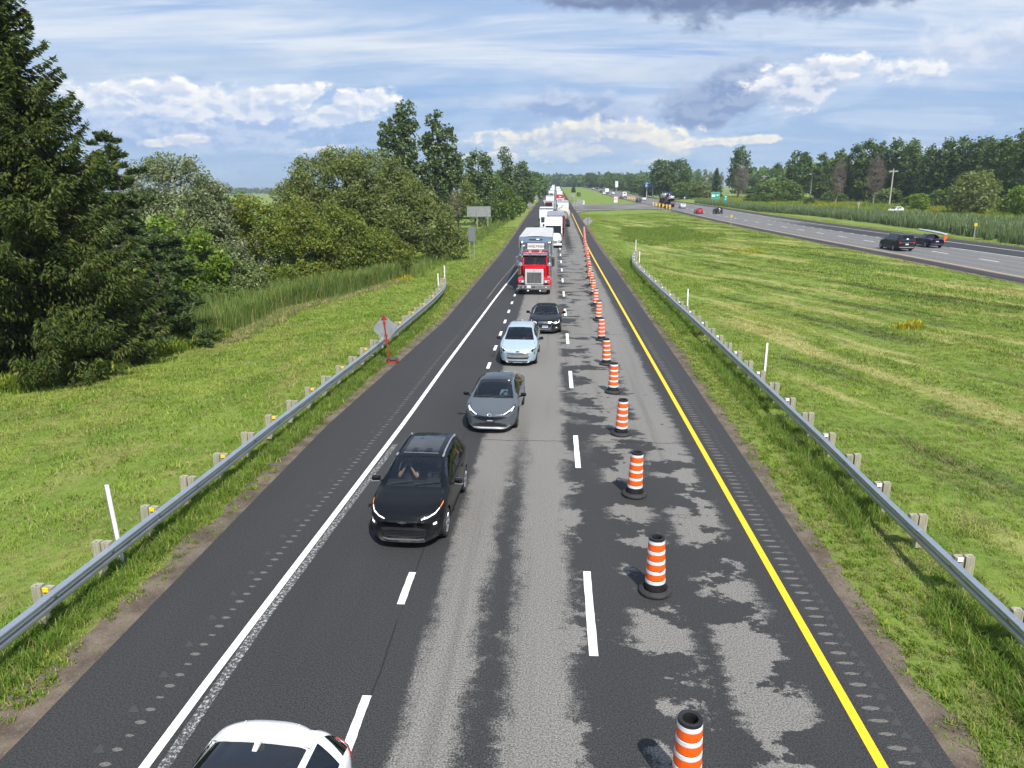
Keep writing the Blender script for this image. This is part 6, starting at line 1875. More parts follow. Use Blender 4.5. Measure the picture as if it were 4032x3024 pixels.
seat_person(cb, 1, (.03, .03, .035), 'driver of the black crossover with both hands on the steering wheel', 'wheel', z=.58, hair=(.09, .05, .03))
seat_person(cb, -1, (.02, .02, .022), 'front passenger of the black crossover holding both hands to the face', 'face', z=.58, hair=(.16, .16, .15))

# grey low hatchback
L_ = 4.60
PG = dict(L=L_, nst=104, axles=(.93, 3.68), rw=.34, gap=.045, sill=.95, crown=.88, sweepf=.36, sweepr=.2,
  zb=([0, .1, .5, 3.9, 4.4, L_], [.17, .17, .18, .19, .24, .32]),
  zbelt=([0, .05, .2, .5, 1.0, 1.4, 2.4, 3.5, 4.2, 4.5, L_], [.56, .62, .69, .77, .87, .90, .91, .95, .97, .93, .86]),
  ztop=([0, .05, .18, .45, .8, 1.05, 1.5, 2.0, 2.4, 2.8, 3.4, 3.9, 4.3, 4.5, L_], [.60, .68, .745, .82, .905, .965, 1.20, 1.385, 1.425, 1.42, 1.34, 1.22, 1.08, 1.0, .90]),
  wb=([0, .06, .2, .5, .95, 2.3, 3.6, 4.2, 4.5, L_], [.60, .70, .79, .855, .885, .885, .89, .87, .80, .74]),
  wr=([0, .2, .6, 1.05, 1.5, 2.0, 2.8, 3.4, 3.9, 4.4, L_], [.50, .64, .72, .74, .665, .575, .56, .55, .55, .60, .58]),
  ws=(1.05, 2.02), rs=(3.25, 4.12), roof=(2.04, 3.2), side=(1.45, 2.5, 2.58, 3.35), doors=(1.3, 2.54, 3.30), cladding=False)
cg = Car(PG)
cg.build('grey_hatchback', M_CGRY, 'low grey hatchback with dark roof and C-shaped lamps, second car from the camera', 'car', None, M_GLOSSBLK, loc=cpos(-1.98, 25.45), rz=R(-2.0))
cg.wheels(spokes=10, tw=.20, rimmat=M_ALLOYD); cg.mirrors(1.58, .94, M_GLOSSBLK, None, .95); cg.interior(4); cg.wipers()
cg.seams([1.3, 2.54, 3.30], .30, .90, [(.66, .45), (.74, .75), (.74, 1.0)])
cg.handles([2.3, 3.1], .80, M_CGRY)
cg.patch('headlamp', [(.42, .665), (.55, .715), (.68, .775), (.80, .86)], [(.44, .630), (.57, .660), (.70, .70), (.80, .75)], M_GLOSSBLK, 'F', .006, 3, True)
cg.patch('daytime_lamp', [(.44, .668), (.55, .712), (.68, .768), (.765, .82)], [(.44, .648), (.55, .690), (.68, .745), (.765, .79)], M_DRL, 'F', .013, 2, True)
cg.patch('daytime_lamp', [(.705, .765), (.765, .80)], [(.675, .705), (.725, .735)], M_DRL, 'F', .013, 2, True)
cg.patch('nose_band', [(-.46, .650), (-.25, .622), (0, .610), (.25, .622), (.46, .650)], [(-.46, .618), (-.25, .585), (0, .570), (.25, .585), (.46, .618)], M_GLOSSBLK, 'F', .006, 2)
cg.patch('lower_grille', [(-.62, .345), (-.3, .37), (0, .375), (.3, .37), (.62, .345)], [(-.56, .245), (-.3, .235), (0, .235), (.3, .235), (.56, .245)], M_PLAST, 'F', .005, 3)
cg.patch('front_lip', [(-.66, .30), (-.56, .235), (-.3, .222), (0, .222), (.3, .222), (.56, .235), (.66, .30)], [(-.66, .265), (-.54, .195), (-.3, .178), (0, .178), (.3, .178), (.54, .195), (.66, .265)], M_SILVER, 'F', .012, 2)
for z in (.27, .30, .33): cg.strip('grille_bar', [(-.54, z), (-.2, z), (0, z), (.2, z), (.54, z)], .009, M_GLOSSBLK, 'F', False, .010)
p_, n_ = cg.onto((0, -9, .655), (0, 1, 0)); em = MB()
for rx, rz_, cz in ((.072, .048, .655), (.034, .046, .655), (.062, .018, .668)):
    pts = []
    for k in range(21):
        a = 2 * math.pi * k / 20; q, n = cg.onto((rx * math.cos(a), -9, cz + rz_ * math.sin(a)), (0, 1, 0)); pts.append(q + Vector((0, -.012, 0)))
    em.tube(pts, .007, 5, cap=False)
em.build('emblem', M_CHROME, cg.root)
cg.plate(.44, True, pm('dealer_plate', (.045, .05, .055), .4), .30, .12); 
tb = MB(); p_, n_ = cg.onto((0, -9, .45), (0, 1, 0))
for q in range(7): tb.obox((-.075 + q * .025, p_.y - .036, .45), .016, .004, .03)
tb.build('plate_letters', M_PLATE, cg.root)
fb = MB(); q, n = cg.onto((0, 3.1 - L_ / 2, 9), (0, 0, -1)); fb.prism([(q.y - .10, q.z), (q.y + .08, q.z), (q.y + .07, q.z + .06), (q.y + .02, q.z + .055)], -.018, .018, 'X'); fb.build('aerial', M_GLOSSBLK, cg.root)
st = MB(); q, n = cg.onto((.46, 2.0 - L_ / 2, 9), (0, 0, -1)); st.obox((.46, 1.95 - L_ / 2, float(cg.onto((.46, 1.95 - L_ / 2, 9), (0, 0, -1))[0].z) + .004), .05, .06, .004, rx=.36, bev=.001); st.build('windscreen_sticker', M_PLATE, cg.root)
seat_person(cg, 1, (.16, .26, .34), 'driver in a light blue shirt at the wheel of the grey hatchback', 'wheel', z=.45)

# pale blue electric hatchback
L_ = 4.15
PE = dict(PB); PE.update(L=L_, axles=(.82, 3.42), rw=.325,
  zb=([0, .1, .5, 3.5, 4.0, L_], [.19, .18, .19, .20, .25, .33]),
  zbelt=([0, .05, .18, .45, .9, 1.2, 2.1, 3.3, 3.85, 4.1, L_], [.58, .64, .74, .84, .94, .99, 1.02, 1.06, 1.08, 1.04, .95]),
  ztop=([0, .05, .16, .40, .8, 1.05, 1.4, 1.85, 2.2, 2.8, 3.4, 3.72, 3.95, 4.1, L_], [.64, .72, .82, .91, 1.0, 1.065, 1.30, 1.54, 1.595, 1.60, 1.56, 1.51, 1.30, 1.12, 1.0]),
  wb=([0, .06, .2, .5, .9, 2.1, 3.3, 3.8, 4.0, L_], [.60, .70, .80, .865, .882, .882, .88, .85, .80, .74]),
  wr=([0, .2, .6, 1.05, 1.4, 1.85, 2.8, 3.4, 3.75, 4.05, L_], [.50, .66, .73, .735, .665, .59, .585, .57, .56, .60, .58]),
  ws=(1.05, 1.83), rs=(3.75, 4.03), roof=(1.85, 3.70), side=(1.42, 2.2, 2.28, 3.05, 3.13, 3.45), doors=(1.2, 2.24, 3.09), nst=96)
ce = Car(PE)
ce.build('pale_blue_hatchback', M_CPALE, 'pale blue electric hatchback with a closed silver grille panel', 'car', None, M_CPALE, loc=cpos(-1.56, 34.95), rz=R(-1.4))
ce.wheels(spokes=5, tw=.20); ce.mirrors(1.50, 1.04, M_GLOSSBLK, None); ce.interior(4); ce.wipers()
ce.seams([1.2, 2.24, 3.09], .34, .99, [(.72, .42), (.75, .7), (.74, .98)])
ce.handles([2.02, 2.88], .90, M_CPALE)
ce.patch('daytime_lamp', [(.42, .735), (.58, .770), (.74, .83)], [(.42, .718), (.58, .750), (.74, .808)], M_DRL, 'F', .010, 2, True)
ce.patch('headlamp', [(.62, .765), (.72, .795), (.80, .83)], [(.58, .715), (.68, .66), (.76, .52)], M_GLOSSBLK, 'F', .006, 4, True)
ce.patch('grille_panel', [(-.38, .585), (-.2, .60), (0, .603), (.2, .60), (.38, .585)], [(-.50, .435), (-.25, .415), (0, .41), (.25, .415), (.50, .435)], M_SILVER, 'F', .010, 4)
ce.strip('grille_frame', [(-.40, .602), (-.2, .618), (0, .622), (.2, .618), (.40, .602)], .022, M_CHROME, 'F', False, .014)
ce.strip('grille_frame', [(.41, .598), (.47, .52), (.53, .435)], .018, M_CHROME, 'F', True, .014)
ce.patch('lower_intake', [(-.50, .425), (-.25, .405), (0, .40), (.25, .405), (.50, .425)], [(-.46, .345), (-.25, .335), (0, .335), (.25, .335), (.46, .345)], M_PLAST, 'F', .006, 3)
ce.patch('bumper_lip', [(-.78, .29), (-.45, .265), (0, .255), (.45, .265), (.78, .29)], [(-.78, .215), (-.45, .20), (0, .195), (.45, .20), (.78, .215)], M_PLAST, 'F', .012, 2)
p_, n_ = ce.onto((0, -9, .70), (0, 1, 0)); em = MB()
em.prism([(-.10, -.018), (-.035, -.018), (-.040, -.032), (.030, -.032), (.035, -.018), (.095, -.018), (.10, .018), (.035, .018), (.04, .032), (-.030, .032), (-.035, .018), (-.095, .018)], p_.y - .022, p_.y - .004)
em.v = [(x, y, z + .70) for x, y, z in em.v]; em.build('emblem', M_GLOSSBLK, ce.root)
fb = MB(); q, n = ce.onto((0, 3.4 - L_ / 2, 9), (0, 0, -1)); fb.prism([(q.y - .10, q.z), (q.y + .08, q.z), (q.y + .07, q.z + .07), (q.y + .02, q.z + .065)], -.018, .018, 'X'); fb.build('aerial', M_CPALE, ce.root)
seat_person(ce, 1, (.08, .08, .09), 'driver in a dark top at the wheel of the pale blue hatchback', 'wheel', z=.56)

# black convertible with the soft top up
L_ = 4.62
PA = dict(L=L_, nst=100, axles=(.88, 3.63), rw=.335, gap=.045, sill=.95, crown=.88, sweepf=.34, sweepr=.2,
  zb=([0, .1, .5, 3.9, 4.4, L_], [.17, .17, .18, .19, .24, .32]),
  zbelt=([0, .05, .2, .5, 1.0, 1.4, 2.4, 3.4, 4.2, 4.5, L_], [.58, .66, .73, .79, .86, .89, .90, .93, .92, .88, .82]),
  ztop=([0, .05, .18, .45, .9, 1.40, 1.75, 2.15, 2.4, 2.8, 3.1, 3.55, 3.75, 4.3, 4.5, L_], [.62, .71, .765, .82, .89, .95, 1.14, 1.33, 1.365, 1.365, 1.32, 1.05, .985, .95, .92, .86]),
  wb=([0, .06, .2, .5, .9, 2.3, 3.6, 4.2, 4.5, L_], [.66, .76, .83, .885, .925, .92, .93, .90, .83, .78]),
  wr=([0, .2, .6, 1.4, 1.75, 2.15, 2.8, 3.2, 3.6, 4.4, L_], [.56, .70, .78, .76, .68, .575, .565, .60, .70, .66, .62]),
  ws=(1.40, 2.15), rs=(3.15, 3.5), roof=(2.17, 3.72), side=(1.78, 2.62, 2.68, 3.02), doors=(1.45, 2.66), cladding=False)
ca = Car(PA)
ca.build('black_convertible', M_CBLK, 'black convertible with its soft top up and four linked rings on the grille', 'car', None, M_ROOFT, loc=cpos(-.42, 43.15), rz=R(-1.0))
ca.wheels(spokes=5, tw=.215); ca.mirrors(1.85, .95, M_CBLK, None); ca.interior(2, us_=2.68, seatmat=M_SEATT); ca.wipers()
ca.seams([1.45, 2.66], .30, .88, [(.60, .25), (.72, .6), (.76, 1.3)])
ca.patch('headlamp', [(.46, .675), (.62, .71), (.80, .765)], [(.46, .585), (.62, .595), (.78, .63)], M_LAMP, 'F', .008, 3, True)
ca.patch('daytime_lamp', [(.47, .612), (.60, .625), (.72, .655), (.775, .70)], [(.47, .590), (.60, .600), (.73, .630), (.785, .67)], M_DRL, 'F', .014, 2, True)
ca.patch('grille', [(-.38, .665), (-.2, .675), (0, .677), (.2, .675), (.38, .665)], [(-.28, .265), (-.15, .255), (0, .255), (.15, .255), (.28, .265)], M_PLAST, 'F', .006, 5)
ca.strip('grille_frame', [(-.40, .675), (-.2, .688), (0, .69), (.2, .688), (.40, .675)], .03, M_CHROME, 'F', False, .014)
ca.strip('grille_frame', [(.40, .67), (.38, .5), (.33, .38), (.28, .26)], .022, M_CHROME, 'F', True, .014)
ca.strip('grille_frame', [(-.28, .25), (0, .245), (.28, .25)], .02, M_CHROME, 'F', False, .014)
for z in (.31, .35, .52, .555, .59, .63): ca.strip('grille_bar', [(-.34, z), (-.1, z), (.1, z), (.34, z)], .010, M_SILVER, 'F', False, .012)
ca.patch('fog_intake', [(.50, .42), (.62, .44), (.76, .45)], [(.48, .27), (.62, .28), (.74, .31)], M_PLAST, 'F', .006, 3, True)
fl = MB()
for sd in (1, -1):
    q, n = ca.onto((sd * .64, -9, .365), (0, 1, 0)); fl.lathe([(.001, -.02), (.04, -.016), (.046, 0)], 12, 0, (q.x, q.y - .004, q.z), 'Y')
fl.build('fog_lamp', M_LAMP, ca.root)
em = MB()
for k in range(4):
    pts = []
    for j in range(15):
        a = 2 * math.pi * j / 14; q, n = ca.onto((-.105 + k * .07 + .045 * math.cos(a), -9, .605 + .045 * math.sin(a)), (0, 1, 0)); pts.append((q.x, q.y - .022, q.z))
    em.tube(pts, .007, 5, cap=False)
em.build('ring_emblem', M_CHROME, ca.root)
ca.plate(.43, True, M_PLATE, .32, .155, True, 0, True)
ca.strip('windscreen_frame', [(.735, 1.46), (.665, 1.78), (.575, 2.14)], .05, M_SILVER, 'T', True, .008)
seat_person(ca, 1, (.03, .03, .03), 'driver of the black convertible in a dark top', 'wheel', z=.42, hair=(.3, .28, .26))
seat_person(ca, -1, (.48, .28, .03), 'front passenger of the black convertible in a mustard yellow top', 'lap', z=.42)

# white car passing below the camera, only its tail in view
L_ = 4.70
PW = dict(L=L_, nst=100, axles=(.95, 3.75), rw=.36, gap=.05, sill=.95, crown=.90, sweepf=.3, sweepr=.26,
  zb=([0, .1, .5, 3.9, 4.4, L_], [.20, .19, .2, .21, .27, .36]),
  zbelt=([0, .05, .2, .5, 1.0, 1.4, 2.4, 3.6, 4.2, 4.5, L_], [.62, .7, .78, .88, .98, 1.0, 1.02, 1.06, 1.10, 1.02, .86]),
  ztop=([0, .05, .18, .45, .9, 1.2, 1.6, 2.1, 2.5, 3.1, 3.75, 4.05, 4.22, 4.42, 4.58, L_], [.66, .76, .86, .95, 1.05, 1.10, 1.33, 1.57, 1.62, 1.61, 1.54, 1.49, 1.38, 1.16, 1.02, .90]),
  wb=([0, .06, .2, .5, .95, 2.3, 3.7, 4.2, 4.5, L_], [.64, .74, .83, .90, .93, .93, .945, .93, .87, .78]),
  wr=([0, .2, .6, 1.2, 1.6, 2.1, 2.9, 3.5, 3.9, 4.4, L_], [.54, .68, .76, .76, .68, .60, .60, .575, .56, .66, .62]),
  ws=(1.2, 2.08), rs=(4.10, 4.46), roof=(2.1, 3.72), side=(1.6, 2.5, 2.58, 3.35, 3.46, 3.92, 4.08, 4.40), doors=(1.35, 2.54, 3.4))
cw = Car(PW)
cw.build('white_crossover', M_CWHT, 'white crossover with black glass roof leaving under the camera, only its tail in view', 'car', None, M_BLKGLASS, loc=cpos(-3.44, 5.76), rz=R(-2.5), cladmat=M_PLAST)
cw.wheels(spokes=5); cw.mirrors(1.7, 1.05, M_CWHT); cw.interior(4)
# spoiler with rounded corners over the rear window
sp = MB(); n = 15; ys_ = np.linspace(-1, 1, n)
rowsS = []
for t in np.linspace(0, 1, 6):
    row = []
    for a in ys_:
        hw = .60 - .05 * t ** 3; x = a * hw
        u = 3.725 + t * (.40 - .13 * abs(a) ** 3.2)
        zt_ = float(cw.onto((min(abs(x), .52), 3.725 - L_ / 2, 9), (0, 0, -1))[0].z) * (1 - t) + (1.515 - .02 * abs(a) ** 2) * t
        row.append((x, u - L_ / 2, zt_ + .012))
    rowsS.append(row)
k = n
Vt = [p for r_ in rowsS for p in r_] + [(p[0], p[1], p[2] - .05) for r_ in rowsS for p in r_]
o_ = 6 * k
Ft = [(r * k + c, r * k + c + 1, (r + 1) * k + c + 1, (r + 1) * k + c) for r in range(5) for c in range(k - 1)] + [(o_ + r * k + c, o_ + (r + 1) * k + c, o_ + (r + 1) * k + c + 1, o_ + r * k + c + 1) for r in range(5) for c in range(k - 1)]
Ft += [(5 * k + c, 5 * k + c + 1, o_ + 5 * k + c + 1, o_ + 5 * k + c) for c in range(k - 1)]
Ft += [(r * k, (r + 1) * k, o_ + (r + 1) * k, o_ + r * k) for r in range(5)] + [(r * k + k - 1, o_ + r * k + k - 1, o_ + (r + 1) * k + k - 1, (r + 1) * k + k - 1) for r in range(5)]
sp.add(Vt, Ft, 0, True); so = sp.build('spoiler', M_CWHT, cw.root)
for sd in (1, -1):
    cr = MB(); cr.tube([(sd * .33, 3.76 - L_ / 2, float(cw.onto((sd * .33, 3.76 - L_ / 2, 9), (0, 0, -1))[0].z) + .014), (sd * .34, 4.08 - L_ / 2, 1.535)], .006, 4); cr.build('spoiler_crease', M_CWHT, so)
fb = MB(); q, n = cw.onto((0, 3.66 - L_ / 2, 9), (0, 0, -1)); fb.prism([(q.y - .13, q.z), (q.y + .12, q.z + .01), (q.y + .115, q.z + .10), (q.y + .06, q.z + .085)], -.028, .028, 'X'); fb.build('aerial', M_CWHT, cw.root)
cw.strip('roof_seam', [(.36, 2.2), (.36, 2.9), (.36, 3.68)], .012, M_PLAST, 'T', True, .004)
cw.patch('tail_lamp', [(.62, 1.0), (.74, .99), (.86, .96)], [(.62, .92), (.74, .89), (.86, .82)], M_RED, 'B', .012, 4, True)
cw.patch('tail_lamp', [(4.22, 1.09), (4.40, 1.04)], [(4.34, .84), (4.46, .86)], M_RED, 'S', .010, 3, True)
cw.patch('number_plate', [(-.16, .72), (.16, .72)], [(-.16, .58), (.16, .58)], M_PLATE, 'B', .012, 2)
# ------------------------------------------------------------------ other cars: the same lofted body with fewer stations
SUV = dict(PB); SUV.update(nst=56, L=4.6, axles=(.92, 3.72), rw=.36)
def stretch(D, L0, L1, h=1.0, w=1.0):
    o = dict(D)
    for k in ('zb', 'zbelt', 'ztop', 'wb', 'wr'):
        xs, ys = D[k]; m = h if k[0] == 'z' else w
        o[k] = ([x * L1 / L0 for x in xs], [y * m for y in ys])
    for k in ('ws', 'rs', 'roof', 'side', 'doors', 'axles'): o[k] = tuple(x * L1 / L0 for x in D[k])
    o['L'] = L1
    return o


P_SUV = stretch(dict(PB, nst=60), 4.31, 4.60, 1.04, 1.04)
P_HATCH = stretch(dict(PE, nst=60), 4.15, 4.20, .93, 1.0)
P_SEDAN = dict(stretch(dict(PA, nst=60), 4.62, 4.6, 1.06, .95)); P_SEDAN.update(rs=(3.16, 3.68), roof=(2.16, 3.1), side=(1.78, 2.52, 2.6, 3.15))
P_VAN = dict(L=5.15, nst=64, axles=(.98, 4.05), rw=.36, gap=.05, sill=.95, crown=.92, sweepf=.3, sweepr=.10,
  zb=([0, .1, .5, 4.5, 5.0, 5.15], [.2, .19, .2, .21, .27, .34]), zbelt=([0, .05, .18, .5, 1.0, 1.5, 3, 4.5, 5.0, 5.15], [.6, .68, .78, .9, 1.0, 1.04, 1.08, 1.12, 1.1, 1.0]),
  ztop=([0, .05, .18, .45, .9, 1.15, 1.7, 2.2, 2.8, 4.0, 4.7, 4.95, 5.10, 5.15], [.66, .76, .87, .97, 1.07, 1.13, 1.46, 1.70, 1.76, 1.76, 1.70, 1.55, 1.18, 1.04]),
  wb=([0, .06, .2, .6, 1, 3, 4.4, 4.9, 5.15], [.66, .76, .86, .95, .985, .985, .985, .955, .88]), wr=([0, .2, .6, 1.15, 1.7, 2.2, 4.0, 4.7, 5.0, 5.15], [.56, .7, .8, .82, .75, .68, .68, .66, .70, .66]),
  ws=(1.2, 2.16), rs=(4.74, 5.05), roof=(2.2, 4.7), side=(1.8, 2.6, 2.7, 3.7, 3.8, 4.6), doors=(1.4, 2.65, 3.75))


def rear_kit(c, plate=True, lampz=(.98, .84), lampx=(.55, .80), paint=None, bumper=True, lit=False):
    z1, z0 = lampz; x0, x1 = lampx
    c.patch('tail_lamp', [(x0, z1), ((x0 + x1) / 2, z1 + .01), (x1, z1)], [(x0 + .04, z0), ((x0 + x1) / 2, z0), (x1, z0 - .02)], M_REDL if lit else M_RED, 'B', .010, 3, True)
    if plate: c.patch('number_plate', [(-.16, .80), (.16, .80)], [(-.16, .67), (.16, .67)], M_PLATE, 'B', .014, 2)
    if bumper: c.patch('rear_bumper', [(-.7, .50), (0, .52), (.7, .50)], [(-.66, .36), (0, .36), (.66, .36)], M_PLAST, 'B', .010, 3)


def front_kit(c):
    c.patch('headlamp', [(.48, .76), (.64, .79), (.78, .83)], [(.48, .66), (.64, .67), (.76, .70)], M_LAMP, 'F', .010, 3, True)
    c.patch('grille', [(-.42, .70), (0, .715), (.42, .70)], [(-.38, .36), (0, .35), (.38, .36)], M_PLAST, 'F', .006, 4)


def simple_car(P, name, paint, label, x, y, away=True, group=None, cat='car', zf=None, rz=0, roof=None, lit=False):
    c = Car(P)
    z = float((zf or z_far2)(y)) + .003
    c.build(name, paint, label, cat, group, roof, G_DARK, None, None, loc=(x, y, z), rz=(math.pi if away else 0) + rz)
    c.wheels(tw=.20, rimmat=M_ALLOY); c.mirrors(P['ws'][0] + .5, float(c.prof('zbelt', P['ws'][0] + .5)) + .04, paint)
    rear_kit(c, lit=lit); front_kit(c)
    c.interior(2)
    return c


GR = 'vehicles on the opposite road'
mv = simple_car(P_VAN, 'dark_minivan', M_CDGR, 'dark minivan with a silver rear bumper strip driving away on the opposite road', 37.2, 83.6, True, GR)
mv.patch('rear_trim', [(-.8, .46), (0, .45), (.8, .46)], [(-.74, .40), (0, .385), (.74, .40)], M_SILVER, 'B', .03, 2)
mv.strip('tailgate_trim', [(-.5, .93), (0, .935), (.5, .93)], .03, M_CHROME, 'B', False, .014)
mv.patch('window_sticker', [(-.08, 1.32), (.02, 1.38), (.10, 1.30)], [(-.12, 1.24), (.02, 1.24), (.14, 1.24)], M_PLATE, 'B', .012, 1)
for sd in (1, -1):
    rb = MB(); rb.tube([(sd * .62, u - 2.575, 1.80 - .03 * (u > 4.3)) for u in (2.4, 3, 3.8, 4.5)], .02, 5); rb.build('roof_rail', M_SILVER, mv.root)
sd_ = simple_car(P_SEDAN, 'dark_saloon', M_CNAV, 'dark blue saloon with a pale board on its roof, on the opposite road', 42.75, 88.3, True, GR)
kb = MB()
ks = np.linspace(0, 1, 13)
A_ = np.array([43.9, 86.6, 3.05]); B_ = np.array([42.4, 90.2, 3.50]); dirv = (B_ - A_); side = np.cross(dirv, [0, 0, 1]); side /= np.linalg.norm(side); upv = np.cross(side, dirv); upv /= np.linalg.norm(upv)
rings = []
for k in ks:
    c = A_ + dirv * k; hw = .46 * math.sin(math.pi * min(1, max(0, .12 + k * .80))) ** .6 * (1 if k < .92 else .6); th = .13
    c = c + upv * .04 * math.sin(k * 4)
    rings.append([c + side * hw * math.cos(a) + upv * th * math.sin(a) * (1 + .3 * math.cos(a * 2)) for a in np.linspace(0, 2 * math.pi, 12, endpoint=False)])
V = [tuple(p) for r_ in rings for p in r_]
kb.add(V, [(i * 12 + j, i * 12 + (j + 1) % 12, (i + 1) * 12 + (j + 1) % 12, (i + 1) * 12 + j) for i in range(12) for j in range(12)] + [tuple(range(12)), tuple(range(144, 156))], 0, True)
tag(kb.build('roof_board', pm('pale_grey_vinyl', (.31, .34, .33), .5)), 'long pale grey board tied askew on the roof of the dark blue saloon', 'board', None)
fb = MB(); fb.obox((43.75, 86.5, 2.78), .34, .03, .50, rz=.2, rx=.2); fb.obox((43.65, 86.45, 2.42), .22, .03, .30, rz=.5, rx=-.2)
tag(fb.build('warning_flag', pm('orange_cloth', (.85, .16, .02), .8)), 'bright orange flag hanging from the back of the pale roof board', 'flag')
rh = simple_car(P_HATCH, 'red_hatchback', M_CRED, 'small bright red hatchback driving away on the opposite road', 36.7, 195.6, True, GR)
bs = simple_car(P_SUV, 'black_suv', M_CDGR, 'black utility car with a white sticker on its rear window, beside the red hatchback', 41.6, 196, True, GR)
bs.patch('window_sticker', [(-.05, 1.36), (.20, 1.40)], [(-.16, 1.02), (.12, 1.02)], M_PLATE, 'B', .014, 2)
ws_ = simple_car(P_SUV, 'white_suv', M_CWHT, 'white utility car on the service road half hidden by the reeds', 87.2, 199, False, None, 'car', lambda y: terrain(87.2, y), -1.05)

# everything further off is a copy of a shared shape
def far_car(src, x, y, label, paint=None, away=True, zf=z_far2, group=GR, name=None, rz=0):
    r_ = copy_tree(src.root)
    if name: r_.name = name
    r_.location = (x, y, float(zf(y)) + .003); r_.rotation_euler = (0, 0, (math.pi if away else 0) + rz)
    r_['label'] = label; r_['group'] = group; r_['category'] = 'car'
    if paint:
        for ch in r_.children:
            if ch.data and ch.data.materials and ch.data.materials[0] == src.paint:
                ch.data = ch.data.copy(); ch.data.materials[0] = paint
    return r_


far_car(rh, 33.9, 391, 'dark red car ahead of the white van on the opposite road', mat_car('dark_red_paint', (.16, .015, .02)), True, name='red_car')
far_car(bs, 33.6, 309, 'dark car beside the yellow hazard boards on the opposite road', None, True, name='dark_car')
far_car(rh, 39.6, 342, 'white car overtaking the car carrier on the opposite road', M_CWHT, True, name='white_car')
far_car(bs, 31.5, 492, 'white utility car just left of the white box lorry', M_CWHT, True, name='white_car')
far_car(bs, 37.5, 496, 'white pickup-sized car just right of the white box lorry', M_CWHT, True, name='white_car')
far_car(bs, 33.2, 556, 'black car in front of the white box lorry on the opposite road', None, True, name='black_car')
for i, (x, y, pt, lb) in enumerate([(34.2, 690, M_CSIL, 'pale car, nearest of the distant group on the opposite road'), (38.4, 700, M_CDGR, 'dark car beside the pale one in the distant group'), (38, 770, M_CDGR, 'dark car, middle of the distant group on the opposite road'), (37, 830, M_CDGR, 'dark car further into the distant group'), (35, 900, M_CWHT, 'white car at the far end of the distant group'), (39, 960, M_CWHT, 'white dot of a car close to the vanishing point'), (35.6, 1030, M_CSIL, 'last pale car of the distant group')]):
    far_car(rh if i % 2 else bs, x, y, lb, pt, True, name='distant_car')
far_car(bs, -3.6, 300, 'white car on the left edge of the far queue', M_CWHT, False, z_road, 'vehicles waiting in the queue', 'white_car')
far_car(bs, .6 + 2.0, 330, 'white car behind the red and white lorry in the queue', M_CWHT, False, z_road, 'vehicles waiting in the queue', 'white_car')


# ------------------------------------------------------------------ lorries
M_TRED = mat_car('red_truck_paint', (.56, .010, .022)); M_TWHT = mat_car('white_truck_paint', (.76, .77, .78)); M_TMAR = mat_car('maroon_paint', (.13, .022, .02)); M_TDRD = mat_car('dull_red_paint', (.34, .02, .02))
M_POL = pm('polished_steel', (.62, .63, .64), .10, 1.0, .06, 3)
M_ALU = pm('brushed_aluminium', (.62, .63, .64), .30, .9, .08, 3)
M_TARP = pm('grey_tarpaulin', (.42, .42, .41), .75, 0, .12, 1.5, bump=.3, bscale=3)
M_SIGNW = pm('white_sign_face', (.74, .75, .76), .4, 0, .03); M_INK = pm('black_lettering', (.01, .01, .01), .5)
M_BOXW = pm('white_box_panel', (.74, .75, .76), .4, 0, .05, 1.2); M_CREAM = pm('cream_tank_paint', (.48, .45, .38), .35, .1, .08, 1.0)
M_CHASS = pm('chassis_black', (.02, .02, .02), .7)


def truck_wheel(key=[]):
    if not key:
        mb = MB(); mb.lathe([(.30, -.13), (.33, -.15), (.48, -.15), (.52, -.11), (.52, .11), (.48, .15), (.33, .15), (.30, .12)], 24, axis='X'); a = mb.mesh('wheel', M_TYRE2)
        rb = MB(); rb.lathe([(.31, .13), (.28, .10), (.22, .04), (.12, .07), (.10, .15), (.001, .16)], 20, axis='X'); b = rb.mesh('rim', M_ALU)
        key += [a, b]
    return key


def tw(root, x, y, double=False):
    a, b = truck_wheel()
    for sd in (1, -1):
        for q in ((0, .30) if double else (0,)):
            w = link('wheel', a, root); w.location = (sd * (x - q), y, .52); w.rotation_euler = (random.uniform(0, 6), 0, 0 if sd > 0 else math.pi)
            if q == 0: link('rim', b, w)


def text_mesh(txt, size, mat, name, parent, loc, rot, depth=.004, spacing=1.0, xs=1.0):
    cu = bpy.data.curves.new(name, 'FONT'); cu.body = txt; cu.size = size; cu.extrude = depth; cu.align_x = 'CENTER'; cu.align_y = 'CENTER'; cu.space_character = spacing
    o = bpy.data.objects.new(name, cu); COL.objects.link(o)
    dg = bpy.context.evaluated_depsgraph_get(); dg.update()
    me = bpy.data.meshes.new_from_object(o.evaluated_get(dg)); bpy.data.objects.remove(o); bpy.data.curves.remove(cu)
    me.materials.clear(); me.materials.append(mat)
    o = link(name, me, parent); o.location = loc; o.rotation_euler = rot; o.scale = (xs, 1, 1)
    return o


